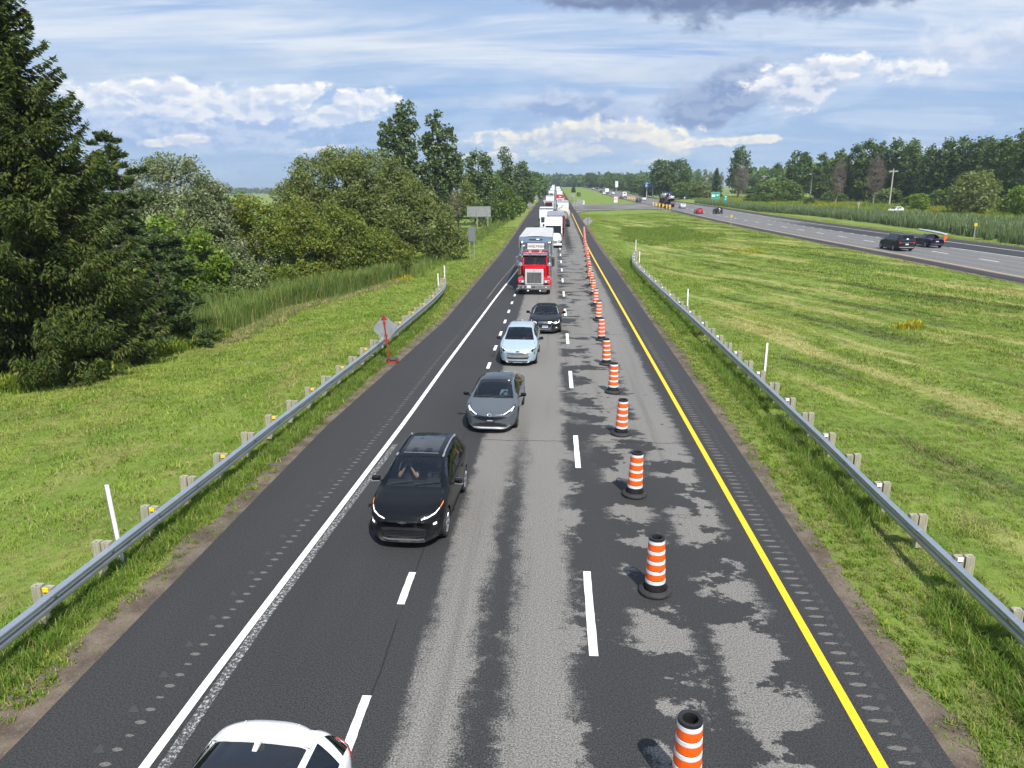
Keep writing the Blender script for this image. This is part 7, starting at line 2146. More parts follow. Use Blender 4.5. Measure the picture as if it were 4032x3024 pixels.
def red_truck(x, y):
    """conventional tractor with a polished trailer; nose at the origin, facing -Y"""
    r = empty('red_tractor_unit', (x, y, float(z_road(y)) + .003), 0, 'red long-nosed truck with a chrome grille, hauling a polished trailer towards the camera', 'truck', 'vehicles waiting in the queue')
    mb = MB(); mb.box(-.42, .42, .5, 6.6, .62, .86); mb.box(-1.0, 1.0, 2.9, 3.9, .55, 1.05, 0, .05); mb.build('chassis', M_CHASS, r)
    # bonnet: tapered towards the grille, with a raised centre
    n = 11; V = []
    for (yy, hw, zt, zs, zb) in ((.16, .66, 1.93, 1.80, .95), (.6, .70, 2.0, 1.88, .95), (1.3, .78, 2.10, 1.96, 1.0), (2.05, .88, 2.18, 2.02, 1.05)):
        for k in range(n):
            a = -1 + 2 * k / (n - 1)
            if abs(a) > .82: xx = math.copysign(hw, a); zz = zb if abs(a) > .99 else zs * .9
            else: xx = a / .82 * hw * .98; zz = zs + (zt - zs) * (1 - abs(a / .82) ** 2.5)
            V.append((xx, yy, zz))
    mb = MB(); mb.add(V, [(i * n + j, i * n + j + 1, (i + 1) * n + j + 1, (i + 1) * n + j) for i in range(3) for j in range(n - 1)], 0, False); mb.build('bonnet', M_TRED, r)
    # cab with windscreen, roof and visor
    cb_ = MB()
    cb_.prism([(2.0, 1.0), (3.5, 1.0), (3.5, 2.98), (2.55, 3.0), (2.32, 2.9), (2.0, 2.16)], -.97, -.93, 'X'); cb_.prism([(2.0, 1.0), (3.5, 1.0), (3.5, 2.98), (2.55, 3.0), (2.32, 2.9), (2.0, 2.16)], .93, .97, 'X')
    cb_.box(-.93, .93, 3.44, 3.5, 1.0, 2.98); cb_.box(-.93, .93, 2.0, 2.06, 1.0, 2.14)
    cb_.box(-.99, .99, 2.36, 3.52, 2.86, 3.04, 0, .07)
    for sx in (-.93, .90): cb_.prism([(1.99, 2.12), (2.09, 2.12), (2.40, 2.92), (2.30, 2.92)], sx, sx + .06, 'X')
    cb_.build('cab', M_TRED, r)
    dv = MB(); dv.prism([(2.0, 2.12), (2.05, 2.12), (2.35, 2.92), (2.30, 2.92)], -.014, .014, 'X'); dv.build('windscreen_divider', M_PLAST, r)
    wsm = MB(); wsm.add([(-.88, 2.035, 2.14), (.88, 2.035, 2.14), (.88, 2.335, 2.90), (-.88, 2.335, 2.90)], [(0, 1, 2, 3)]); wsm.build('windscreen', G_FRONT, r)
    wi = MB()
    for xa in (-.7, .12): wi.tube([(xa, 2.0, 2.16), (xa + .52, 2.06, 2.28)], .014, 4)
    wi.build('wiper', M_PLAST, r)
    for sx in (-.975, .971):
        sw = MB(); sw.box(sx, sx + .004, 2.45, 3.2, 2.15, 2.75); sw.build('side_window', G_SIDE, r)
    it = MB(); it.box(-.85, .85, 2.1, 2.5, 1.6, 2.1); it.box(-.9, .9, 2.1, 3.4, 1.1, 1.2); it.build('dashboard', M_INT, r)
    for sx in (-.45, .45):
        s_ = MB(); s_.obox((sx, 2.95, 1.75), .5, .5, .2, bev=.05); s_.obox((sx, 3.2, 2.15), .5, .14, .75, bev=.05); s_.build('seat', M_SEAT, r)
    vs = MB(); vs.prism([(2.10, 2.90), (2.36, 2.98), (2.36, 2.94), (2.10, 2.83)], -.96, .96, 'X'); vs.build('sun_visor', M_POL, r)
    for k in range(5):
        cl = MB(); cl.lathe([(.001, .06), (.04, .045), (.05, 0)], 10, c=(-.64 + k * .32, 2.52, 3.035)); cl.build('marker_lamp', M_AMBER if k != 2 else M_RED, r)
    for sx in (-.42, .42):
        hn = MB(); hn.lathe([(.10, -.0), (.12, .02), (.09, .10), (.03, .16), (.001, .17)], 14, c=(sx, 2.55, 3.14), axis='Y'); hn.tube([(sx, 2.62, 3.04), (sx, 2.62, 3.12)], .03, 6); hn.build('spot_lamp', M_LAMP, r)
    # grille
    g = MB(); g.box(-.72, .72, .06, .18, .80, 1.98, 0, .05); g.build('grille_shell', pm('bright_shell', (.70, .70, .69), .25, .35, .05), r)
    gg = MB(); gg.box(-.56, .56, .045, .075, .92, 1.74); gi = gg.build('grille', pm('grille_mesh', (.16, .16, .16), .4, .6), r)
    for k in range(23):
        b = MB(); xk = -.53 + k * .0482; b.box(xk, xk + .018, .030, .05, .93, 1.73)
        if k in (5, 11, 17): b.box(xk - .006, xk + .024, .024, .05, .92, 1.74)
        b.build('grille_bar', pm('grille_slat', (.20, .20, .20), .45, .5) if k not in (5, 11, 17) else M_CHROME, gi)
    e = MB(); e.lathe([(.001, .04), (.085, .04), (.10, .052)], 18, c=(0, .01, 1.86), axis='Y', squash=.5); e.v = [(a, b_, 1.86 + (c_ - 1.86) * .55) for a, b_, c_ in e.v]; e.build('emblem', M_TRED, r)
    bp = MB(); bp.box(-1.28, 1.28, -.06, .14, .42, .78, 0, .05); bp.build('bumper', M_POL, r)
    pl = MB(); pl.box(-.56, -.26, -.075, -.065, .56, .76); pl.build('number_plate', M_PLATE, r)
    hk = MB(); hk.obox((-.04, -.10, .62), .22, .08, .12, bev=.02); hk.build('tow_hook', pm('rusty_iron', (.10, .04, .025), .7), r)
    for sx in (-.85, .92):
        f_ = MB(); f_.obox((sx, -.065, .62), .10, .02, .06, bev=.01); f_.build('fog_lamp', M_LAMP, r)
    for sx in (-.48, .46):
        f_ = MB(); f_.lathe([(.001, -.02), (.07, -.01), (.075, .05)], 12, c=(sx, .0, .33), axis='Y'); f_.build('low_lamp', M_LAMP, r)
    # wings: curved over the wheels with boxed headlamps
    for sd in (1, -1):
        w = MB(); k = 12; prof = [(.98 + .66 * math.cos(a), .56 + .72 * math.sin(a)) for a in np.linspace(math.pi * 1.02, math.pi * .12, k)]
        V = [(sd * xx, yy - .02, zz) for xx in (.70, 1.0, 1.24, 1.27) for (yy, zz) in [(p[0], p[1] - (.05 if xx > 1.25 else 0)) for p in prof]]
        w.add(V, [(i * k + j, i * k + j + 1, (i + 1) * k + j + 1, (i + 1) * k + j) for i in range(3) for j in range(k - 1)], 0, True)
        w.add([(sd * .70, .30, .78), (sd * 1.25, .30, .78), (sd * 1.25, .30, .60), (sd * .70, .30, .60)], [(0, 1, 2, 3)])
        w.add([(sd * .70, .26, .78), (sd * 1.25, .28, .78), (sd * 1.22, .36, 1.18), (sd * .70, .34, 1.24)], [(0, 1, 2, 3)])
        w.build('wing', M_TRED, r)
        h = MB(); h.obox((sd * .93, .16, 1.03), .40, .22, .24, bev=.04); hh = h.build('headlamp', M_CHROME, r)
        l_ = MB(); l_.obox((sd * .90, .045, 1.03), .15, .02, .12, bev=.01); l_.build('lamp_lens', M_LAMP, hh)
        i_ = MB(); i_.obox((sd * 1.12, .12, 1.05), .10, .12, .20, bev=.03); i_.build('indicator', M_AMBER, r)
        ac = MB(); ac.lathe([(.001, 1.30), (.19, 1.30), (.20, 1.36), (.20, 2.02), (.215, 2.04), (.215, 2.10), (.18, 2.14), (.17, 2.28), (.12, 2.34), (.001, 2.36)], 18, c=(sd * 1.13, 2.02, 0)); ac.build('air_cleaner', M_POL, r)
        st = MB(); st.tube([(sd * 1.12, 3.75, 1.0), (sd * 1.12, 3.75, 3.5), (sd * 1.12, 3.78, 3.75), (sd * 1.12, 3.95, 3.95)], .075, 12); st.build('exhaust_stack', M_POL, r)
        mr = MB(); mr.box(sd * 1.44 - .13, sd * 1.44 + .13, 2.18, 2.27, 1.98, 2.78, 0, .03); mo = mr.build('mirror', M_POL, r)
        ar = MB(); ar.tube([(sd * .97, 2.3, 2.78), (sd * 1.42, 2.22, 2.80), (sd * 1.42, 2.22, 2.70)], .022, 5); ar.tube([(sd * .97, 2.3, 1.98), (sd * 1.42, 2.22, 1.98), (sd * 1.42, 2.22, 2.08)], .022, 5); ar.build('mirror_arm', M_CHROME, mo)
        cm = MB(); cm.lathe([(.001, -.04), (.09, -.01), (.10, .03)], 14, c=(sd * 1.18, 2.1, 2.86), axis='Y'); cm.build('round_mirror', M_CHROME, r)
        tk = MB(); tk.lathe([(.001, 2.75), (.33, 2.75), (.34, 2.80), (.34, 4.1), (.33, 4.15), (.001, 4.15)], 18, c=(sd * .98, 0, .82), axis='Y'); tk.build('fuel_tank', M_POL, r)
    tw(r, 1.10, .98); tw(r, 1.15, 5.0, True); tw(r, 1.15, 6.3, True)
    # ---- trailer
    t_ = empty('polished_trailer', (x, y + 4.1, float(z_road(y)) + .003), 0, 'polished steel dump trailer with grey tarpaulin top and a lettered white name board', 'trailer', None)
    L = 16.0; W = 1.36; H = 4.16
    bd = MB(); bd.box(-W, -W + .05, 0.30, L, 1.35, H - .05); bd.box(W - .05, W, 0.30, L, 1.35, H - .05); bd.box(-W, W, L - .05, L, 1.35, H - .05); bd.box(-W, W, .3, L, 1.25, 1.36); bd.build('side_wall', M_ALU, t_)
    fw = MB(); fw.add([(-1.06, 0, 1.3), (1.06, 0, 1.3), (1.06, 0, 3.74), (-1.06, 0, 3.74)], [(0, 1, 2, 3)])
    for sd in (1, -1): fw.add([(sd * 1.06, 0, 1.3), (sd * W, .34, 1.3), (sd * W, .34, 3.95), (sd * 1.06, 0, 3.74)], [(0, 1, 2, 3)])
    fw.build('front_wall', pm('mirror_steel', (.50, .51, .52), .12, .95, .06, 2), t_)
    hd = MB(); hd.add([(-W - .02, .50, H + .01), (W + .02, .50, H + .01), (1.06, -.01, 3.74), (-1.06, -.01, 3.74)], [(0, 1, 2, 3)]); hd.add([(-W - .02, .50, H + .01), (-1.06, -.01, 3.74), (-W, .34, 3.95)], [(0, 1, 2)]); hd.add([(W + .02, .50, H + .01), (1.06, -.01, 3.74), (W, .34, 3.95)], [(0, 2, 1)]); hd.build('headboard', M_POL, t_)
    sl = MB(); sl.prism([(-.58, 0), (-.50, .07), (.50, .07), (.58, 0), (.50, -.07), (-.50, -.07)], -.01, .01); M = Matrix.Translation((0, .225, 3.955)) @ Matrix.Rotation(R(-50), 4, 'X'); sl.v = [tuple(M @ Vector(v)) for v in sl.v]; so = sl.build('slot', M_CHASS, t_)
    lm = MB(); lm.obox((.16, .21, 3.975), .26, .04, .09, rx=R(-50), bev=.01); lm.build('slot_lamp', M_LAMP, so)
    for sd in (1, -1):
        for yy in (.38,): pb = MB(); pb.box(sd * W - .05, sd * W + .05, yy - .05, yy + .05, 1.3, 4.0, 0, .015); pb.build('corner_post', M_ALU, t_)
        pp = MB(); pp.box(sd * 1.06 - .03, sd * 1.06 + .03, -.03, .03, 1.3, 3.74); pp.build('corner_post', M_ALU, t_)
        for k in range(14):
            rbm = MB(); yk = 1.0 + k * 1.1; rbm.box(sd * W - .005 if sd > 0 else -W - .07, sd * W + .07 if sd > 0 else -W + .005, yk, yk + .08, 1.4, H - .1); rbm.build('side_rib', M_ALU, t_)
    sg = MB(); sg.box(-.68, .68, -.022, -.008, 3.20, 3.66); so2 = sg.build('name_board', M_SIGNW, t_)
    text_mesh('CHARBONNEAU', .36, M_INK, 'board_lettering', so2, (0, -.030, 3.43), (R(90), 0, 0), .004, 1.0, .60)
    # sagging tarpaulin roof
    nx, ny = 9, 30; V = []
    rs = RS(5)
    for j in range(ny):
        for i in range(nx):
            a = -1 + 2 * i / (nx - 1); V.append((a * (W + .02), .49 + (L - .47) * j / (ny - 1), H + .05 * (1 - a * a) - .05 * abs(math.sin(j * .9)) * (1 - abs(a)) + rs.normal(0, .010) * (abs(a) < .95)))
    tp = MB(); tp.add(V, [(j * nx + i, j * nx + i + 1, (j + 1) * nx + i + 1, (j + 1) * nx + i) for j in range(ny - 1) for i in range(nx - 1)], 0, True); tp.build('tarpaulin', M_TARP, t_)
    sfr = MB(); sfr.box(-.5, .5, 1.2, L - .3, 1.02, 1.26); sfr.build('trailer_frame', M_CHASS, t_)
    for yk in (11.6, 12.9, 14.2): tw(t_, 1.18, yk, True)
    pipe = MB(); pipe.tube([(-1.22, -.2, 1.2), (-1.22, -.2, 3.2), (-1.05, -.15, 3.45), (-.9, -.1, 3.5)], .05, 8); pipe.build('air_pipe', M_LAMP, t_)
    return r


red_truck(-1.52, 56.9)
person('person', (-1.52 + .45, 56.9 + 2.92, 1.86), 0, (.10, .18, .32), 'driver in a blue shirt behind the wheel of the red truck', hands='wheel')


def white_semi(x, y, label):
    r = empty('white_tractor_unit', (x, y, float(z_road(y)) + .003), 0, label, 'truck', 'vehicles waiting in the queue')
    mb = MB(); mb.box(-.45, .45, .6, 7, .6, .9); mb.build('chassis', M_CHASS, r)
    # aerodynamic bonnet
    n = 13; V = []
    st = ((.0, .62, 1.0, .45), (.12, .85, 1.25, .40), (.45, 1.02, 1.48, .40), (1.0, 1.12, 1.68, .42), (1.6, 1.16, 1.84, .5), (2.0, 1.18, 1.95, .6))
    for (yy, hw, zt, zb) in st:
        for k in range(n):
            a = math.pi * k / (n - 1); c, s_ = math.cos(a), math.sin(a); V.append((hw * math.copysign(abs(c) ** .45, c), yy + .35 * abs(c) ** 4 * (1 if yy < .6 else .2), zb + (zt - zb) * s_ ** .4))
    mb = MB(); mb.add(V, [(i * n + j, i * n + j + 1, (i + 1) * n + j + 1, (i + 1) * n + j) for i in range(5) for j in range(n - 1)], 0, True); mb.add(V[:n], [tuple(range(n))]); mb.build('bonnet', M_TWHT, r)
    bp = MB(); bp.box(-1.2, 1.2, -.08, .3, .32, .66, 0, .1); bp.build('bumper', M_TWHT, r)
    gr = MB(); gr.box(-.5, .5, -.10, -.02, .62, 1.02, 0, .03); gr.build('grille', M_CHROME, r)
    cab = MB()
    # sleeper and roof fairing: side profile extruded
    side = [(1.95, .7), (5.1, .7), (5.1, 3.98), (4.4, 4.08), (3.3, 3.78), (2.65, 2.98), (1.95, 1.92)]
    cab.prism(side, -1.24, -1.20, 'X'); cab.prism(side, 1.20, 1.24, 'X')
    cab.add([(-1.22, 4.4, 4.10), (1.22, 4.4, 4.10), (1.12, 3.3, 3.80), (-1.12, 3.3, 3.80)], [(0, 1, 2, 3)]); cab.add([(-1.22, 4.4, 4.10), (1.22, 4.4, 4.10), (1.22, 5.1, 4.0), (-1.22, 5.1, 4.0)], [(0, 3, 2, 1)])
    cab.add([(-1.12, 3.3, 3.80), (1.12, 3.3, 3.80), (1.02, 2.62, 2.99), (-1.02, 2.62, 2.99)], [(0, 1, 2, 3)])
    cab.add([(-1.22, 4.4, 4.1), (-1.12, 3.3, 3.8), (-1.02, 2.62, 2.99), (-1.22, 2.65, 2.98), (-1.22, 3.3, 3.78)], [(0, 1, 2, 3, 4)]); cab.add([(1.22, 4.4, 4.1), (1.12, 3.3, 3.8), (1.02, 2.62, 2.99), (1.22, 2.65, 2.98), (1.22, 3.3, 3.78)], [(4, 3, 2, 1, 0)])
    cab.box(-1.22, 1.22, 5.06, 5.1, .7, 4.0); cab.box(-1.2, 1.2, 2.56, 2.72, 2.92, 3.0)
    for sx in (-1.2, 1.12): cab.prism([(1.93, 1.9), (2.05, 1.9), (2.72, 2.98), (2.6, 2.98)], sx, sx + .08, 'X')
    cab.build('cab', M_TWHT, r)
    w = MB(); w.add([(-1.12, 1.99, 1.92), (1.12, 1.99, 1.92), (1.12, 2.63, 2.94), (-1.12, 2.63, 2.94)], [(0, 1, 2, 3)]); w.build('windscreen', G_FRONT, r)
    i_ = MB(); i_.box(-1.1, 1.1, 2.2, 2.7, 1.5, 1.9); i_.box(-1.1, 1.1, 3.6, 3.65, 1.0, 2.9); i_.build('dashboard', M_INT, r)
    for sd in (1, -1):
        h = MB(); h.obox((sd * .95, .16, 1.10), .34, .36, .26, rz=-sd * .5, rx=-.3, bev=.08); h.build('headlamp', M_LAMP, r)
        m = MB(); m.obox((sd * 1.45, 2.0, 2.3), .2, .14, .75, bev=.05); m.tube([(sd * 1.2, 2.2, 2.55), (sd * 1.45, 2.05, 2.55)], .03, 5); m.build('mirror', M_GLOSSBLK, r)
        m = MB(); m.obox((sd * 1.08, .75, 1.72), .12, .1, .16, bev=.04); m.tube([(sd * 1.02, .9, 1.5), (sd * 1.08, .76, 1.68)], .02, 5); m.build('bonnet_mirror', M_GLOSSBLK, r)
        s = MB(); s.box(sd * 1.205 if sd > 0 else -1.246, sd * 1.246 if sd > 0 else -1.205, 2.75, 3.5, 1.95, 2.8); s.build('side_window', G_DARK, r)
    tw(r, 1.10, 1.15); tw(r, 1.12, 5.6, True); tw(r, 1.12, 6.9, True)
    return r


white_semi(-.18, 103.6, 'white aerodynamic truck with a tall roof fairing, behind the red truck')


def box_trailer(name, x, y, L, H, W, mat, label, zb=1.15, front=None, group=None, cat='trailer', ribs=False):
    r = empty(name, (x, y, float(z_road(y + L / 2)) + .003), 0, label, cat, group)
    r.rotation_euler = (math.atan((float(z_road(y + L)) - float(z_road(y))) / L), 0, 0)
    b = MB(); b.box(-W, W, 0, L, zb, H, 0, .03); b.build('box', mat, r)
    f = MB(); f.box(-.5, .5, .6, L - .3, .85, zb); f.build('frame', M_CHASS, r)
    rl = MB(); rl.box(-W - .015, W + .015, -.015, .06, H - .14, H + .02); rl.box(-W - .015, -W + .05, .0, .06, zb, H); rl.box(W - .05, W + .015, 0, .06, zb, H); rl.build('front_rail', M_ALU, r)
    if ribs:
        for k in range(int(L / 1.2)):
            for sd in (1, -1):
                q = MB(); q.box(sd * W - .06, sd * W + .06, .8 + k * 1.2, .9 + k * 1.2, zb, H - .05); q.build('side_rib', mat, r)
    for yk in (L - 1.2, L - 2.5): tw(r, W - .14, yk, True)
    return r


box_trailer('maroon_trailer', .18, 110.5, 15.5, 4.05, 1.32, M_TMAR, 'dark maroon open trailer pulled by the white aerodynamic truck', ribs=True)


def cabover(name, x, y, Lb, H, mat, boxmat, label, zb=1.0, group='vehicles waiting in the queue', W=1.27, cabz=2.55, zf=z_road, away=False, cargo=True):
    """straight lorry: cab with windscreen, grille and mirrors, and a cargo box"""
    s = float(zf(y + 3)); r = empty(name, (x, y, s + .003), math.pi if away else 0, label, 'truck', group)
    c = MB(); sdp = [(.0, .5), (1.9, .5), (1.9, cabz), (.75, cabz), (.42, cabz - .12), (.12, 1.55), (.0, 1.3)]
    c.prism(sdp, -1.05, -1.0, 'X'); c.prism(sdp, 1.0, 1.05, 'X'); c.box(-1.0, 1.0, 1.85, 1.9, .5, cabz); c.box(-1.0, 1.0, .42, 1.9, cabz - .08, cabz); c.box(-1.02, 1.02, .0, .12, .5, 1.45, 0, .03)
    c.prism([(.1, 1.45), (.2, 1.45), (.46, cabz - .1), (.38, cabz - .1)], -1.0, -.92, 'X'); c.prism([(.1, 1.45), (.2, 1.45), (.46, cabz - .1), (.38, cabz - .1)], .92, 1.0, 'X'); c.build('cab', mat, r)
    w = MB(); w.add([(-.94, .13, 1.46), (.94, .13, 1.46), (.94, .41, cabz - .12), (-.94, .41, cabz - .12)], [(0, 1, 2, 3)]); w.build('windscreen', G_FRONT, r)
    i_ = MB(); i_.box(-.95, .95, .3, .7, 1.0, 1.4); i_.build('dashboard', M_INT, r)
    g = MB(); g.box(-.6, .6, -.03, .01, .75, 1.2, 0, .01); g.build('grille', M_PLAST, r)
    b = MB(); b.box(-1.12, 1.12, -.10, .12, .38, .66, 0, .04); b.build('bumper', M_CHROME, r)
    for sd in (1, -1):
        h = MB(); h.obox((sd * .83, -.01, .95), .28, .06, .2, bev=.02); h.build('headlamp', M_LAMP, r)
        m = MB(); m.obox((sd * 1.27, .35, 1.95), .18, .1, .5, bev=.03); m.tube([(sd * 1.02, .45, 2.1), (sd * 1.27, .36, 2.1)], .02, 5); m.build('mirror', M_GLOSSBLK, r)
        sw = MB(); sw.box(sd * 1.052 if sd > 0 else -1.056, sd * 1.056 if sd > 0 else -1.052, .5, 1.5, 1.5, cabz - .2); sw.build('side_window', G_DARK, r)
    f = MB(); f.box(-.45, .45, 1.2, 2.2 + Lb, .6, .95); f.build('chassis', M_CHASS, r)
    if cargo:
        bx = MB(); bx.box(-W, W, 2.1, 2.1 + Lb, zb, H, 0, .03); bo = bx.build('cargo_box', boxmat, r)
        rl = MB(); rl.box(-W - .01, W + .01, 2.085, 2.17, H - .30, H + .012); rl.box(-W - .01, W + .01, 2.03 + Lb, 2.12 + Lb, H - .14, H + .012); rl.box(-.012, .012, 2.08, 2.1, zb, H - .3); rl.box(-W + .02, W - .02, 2.1 + Lb, 2.112 + Lb, zb + .05, zb + .12); rl.build('box_rail', M_ALU, bo)
        for sd in (1, -1):
            tl = MB(); tl.box(sd * .95 - .12, sd * .95 + .12, 2.1 + Lb, 2.13 + Lb, zb - .2, zb - .08); tl.build('tail_lamp', M_RED, r)
    tw(r, 1.02, .95); tw(r, 1.10, 1.2 + Lb * .85, True)
    if Lb > 8: tw(r, 1.10, 1.2 + Lb * .85 - 1.3, True)
    return r


GQ = 'vehicles waiting in the queue'
cabover('white_box_truck', -1.62, 139, 9.6, 4.05, M_TWHT, M_BOXW, 'white box lorry with grey top rail behind the red truck trailer, in the left lane', cabz=2.5)
# tanker with its loading hoses
def tanker(x, y):
    r = empty('tanker_trailer', (x, y, float(z_road(y + 5)) + .003), 0, 'cream tanker trailer with a black hose loop on its rounded front, in the right lane', 'trailer', None)
    t_ = MB(); t_.lathe([(.001, .0), (.7, .05), (1.1, .22), (1.26, .5), (1.28, .8), (1.28, 10.8), (1.1, 11.1), (.001, 11.25)], 32, c=(0, 0, 2.55), axis='Y'); t_.build('tank', M_CREAM, r)
    for yy in (1.2, 3.6, 6, 8.4, 10.5):
        b = MB(); b.lathe([(1.285, yy), (1.315, yy + .01), (1.315, yy + .11), (1.285, yy + .12)], 32, c=(0, 0, 2.55), axis='Y'); b.build('tank_band', M_CREAM, r)
    h = MB(); h.tube([(-.75, -.08, 1.9)] + [(.75 * math.cos(a), -.10, 2.35 + .75 * math.sin(a)) for a in np.linspace(math.pi, 0, 12)] + [(.75, -.08, 1.9)], .05, 7); h.build('hose_loop', M_TYRE2, r)
    d = MB(); d.box(-.5, .5, .9, 9.5, 3.78, 3.90, 0, .03); d.build('walkway', M_ALU, r)
    for yy in (2.2, 5.2, 8.2):
        q = MB(); q.lathe([(.36, 3.82), (.36, 3.98), (.30, 4.03), (.001, 4.05)], 18, c=(0, yy, 0)); q.build('manhole', M_ALU, r)
    f = MB(); f.box(-.55, .55, .2, 10.9, 1.0, 1.36); f.box(-1.2, -.9, 4, 6.5, .75, 1.25, 0, .05); f.box(.9, 1.2, 4, 6.5, .75, 1.25, 0, .05); f.build('frame', M_CHASS, r)
    for yk in (8.2, 9.5): tw(r, 1.16, yk, True)
    tw(r, 1.16, 1.4, True); tw(r, 1.16, 2.7, True)
    return r


tanker(1.75, 149.5)
cabover('white_truck', 1.95, 178, 10.5, 4.15, M_TWHT, M_BOXW, 'white lorry with a wide grey-edged box behind the cream tanker', cabz=2.7)
# pump truck with a folded boom
r_ = empty('pump_truck', (-.1, 172, float(z_road(176)) + .003), 0, 'dark lorry with a long grey folded boom, between the two lanes of the queue', 'truck', GQ)
b = MB(); b.box(-.9, .9, 0, 2.2, .6, 2.3, 0, .08); b.build('cab', M_GLOSSBLK, r_)
b = MB(); b.box(-.8, .8, 2.2, 11, .7, 1.3); b.build('chassis', M_CHASS, r_)
b = MB(); b.tube([(-.15, .4, 2.4), (-.2, 3.5, 3.1), (-.1, 12, 4.1)], .17, 8); b.tube([(.25, .6, 2.5), (.2, 6, 3.4), (.15, 11.5, 4.3)], .13, 8); b.build('boom', M_ALU, r_)
b = MB(); b.lathe([(.4, 1.3), (.42, 2.4), (.3, 2.6), (.001, 2.65)], 14, c=(0, 3.2, 0)); b.build('turret', M_CHASS, r_)
w = MB(); w.box(-.8, .8, -.02, .0, 1.5, 2.2); w.build('windscreen', G_DARK, r_)
tw(r_, .95, .9); tw(r_, .95, 8.5, True); tw(r_, .95, 9.8, True)
rt = cabover('red_truck', -1.75, 214, 7.5, 3.3, M_TDRD, M_BOXW, 'dull red lorry behind the white box lorry in the left lane', cabz=2.9)
cabover('white_box_truck', -1.65, 240, 9, 4.2, M_TWHT, M_BOXW, 'second white box lorry in the left lane, beyond the dull red one', cabz=2.5)
q_ = cabover('red_white_truck', 1.75, 262, 11, 4.1, M_TWHT, M_BOXW, 'lorry with a red upper panel over a white front, in the right lane', cabz=2.5)
p_ = MB(); p_.box(-1.28, 1.28, 2.05, 2.09, 2.75, 3.95); po = p_.build('red_panel', M_TRED, q_); p2 = MB(); p2.box(-.4, .4, 2.035, 2.049, 3.2, 3.45); p2.build('panel_lettering', M_SIGNW, po)
far_q = [(2.1, 352, 'white lorry in the right lane well behind the red and white one'), (-1.9, 372, 'white lorry in the left lane beyond the second box lorry'), (2.0, 440, 'small far white lorry, right lane of the queue'), (-1.8, 470, 'small far white lorry, left lane of the queue'), (2.0, 560, 'white speck of a lorry at the end of the right lane'), (-1.7, 600, 'white speck of a lorry at the end of the left lane'), (-1.7, 720, 'last white lorry of the queue below the vanishing point')]
proto_q = None
for x, y, lb in far_q:
    if proto_q is None: proto_q = o = cabover('far_truck', x, y, 9, 4.0, M_TWHT, M_BOXW, lb)
    else: o = copy_tree(proto_q)
    o.location = (x, y, float(z_road(y + 3))); o['label'] = lb
# opposite road: box lorry and van
o = cabover('white_box_truck', 35.2, 519, 6.5, 3.6, M_TWHT, M_BOXW, 'white box lorry driving away on the opposite road, past the white road sign', group=GR, zf=z_far2, away=True); o.location.y = 528
o = cabover('white_van', 38.0, 424, 3.4, 3.0, M_TWHT, M_BOXW, 'tall white van with a dark rear window, right of the dark red car', group=GR, W=1.05, zb=.55, zf=z_far2, away=True)
p_ = MB(); p_.box(-.5, .5, 5.5, 5.515, 1.9, 2.5); p_.build('rear_window', G_DARK, o)


# car transporter
def carrier(x, y):
    r = empty('car_carrier', (x, y, float(z_far2(y + 8)) + .003), math.pi, 'car transporter with a dark red frame stacked with cars, on the opposite road', 'truck', GR)
    # local nose at -Y; after the turn the tail faces the camera
    f = MB(); f.box(-1.25, 1.25, 2.6, 20, .75, .95)
    for yy in np.linspace(3, 19.5, 8):
        for sd in (1, -1): f.box(sd * 1.25 - .06, sd * 1.25 + .06, yy - .06, yy + .06, .8, 2.9 - .9 * max(0, (yy - 14) / 6))
    for sd in (1, -1): f.tube([(sd * 1.25, 2.6, 2.7), (sd * 1.25, 14, 2.75), (sd * 1.25, 20, 1.7)], .09, 5)
    f.build('frame', M_TMAR, r)
    d = MB(); d.add([(-1.2, 2.4, 2.75), (1.2, 2.4, 2.75), (1.2, 14, 2.75), (-1.2, 14, 2.75), (-1.2, 20, 1.75), (1.2, 20, 1.75)], [(0, 1, 2, 3), (3, 2, 5, 4)]); d.build('upper_deck', M_CHASS, r)
    c = MB(); c.prism([(0, .5), (2.2, .5), (2.2, 2.9), (.7, 2.9), (.1, 1.6), (0, 1.4)], -1.2, 1.2, 'X'); c.build('cab', M_TDRD, r)
    w = MB(); w.add([(-1.0, .09, 1.62), (1.0, .09, 1.62), (1.0, .62, 2.8), (-1.0, .62, 2.8)], [(0, 1, 2, 3)]); w.build('windscreen', G_DARK, r)
    for yk in (1.2, 5.5, 16.5, 17.8): tw(r, 1.1, yk, yk > 5)
    return r


CR = carrier(35.8, 256)
zc = float(z_far2(248)) + .003
load = [(35.8, 252.5, 2.86, 0, M_CSIL, 'silver car at the top front of the car transporter'), (35.8, 247.3, 2.86, 0, M_CWHT, 'white car in the middle of the upper deck of the transporter'), (35.8, 242.0, 2.78, -.03, M_CDGR, 'dark car on the upper deck behind the white one'), (35.8, 237.4, 2.05, -.16, M_CSIL, 'grey car tilted down at the tail of the transporter'),
        (35.8, 250, .98, 0, M_CNAV, 'dark car on the lower deck of the transporter, front place'), (35.8, 244.6, .98, 0, M_CDGR, 'dark car on the lower deck of the transporter, rear place')]
for (x, y, z, tilt, pt, lb) in load:
    o = far_car(bs, x, y, lb, pt, True, group='cars carried on the transporter', name='carried_car'); o.location.z = zc + z; o.rotation_euler = (tilt * -1, 0, math.pi); o.scale = (.95, .95, .92)
far_car(rh, 39.2, 236, 'white car just emerging from behind the tail of the transporter', M_CWHT, True, name='white_car')
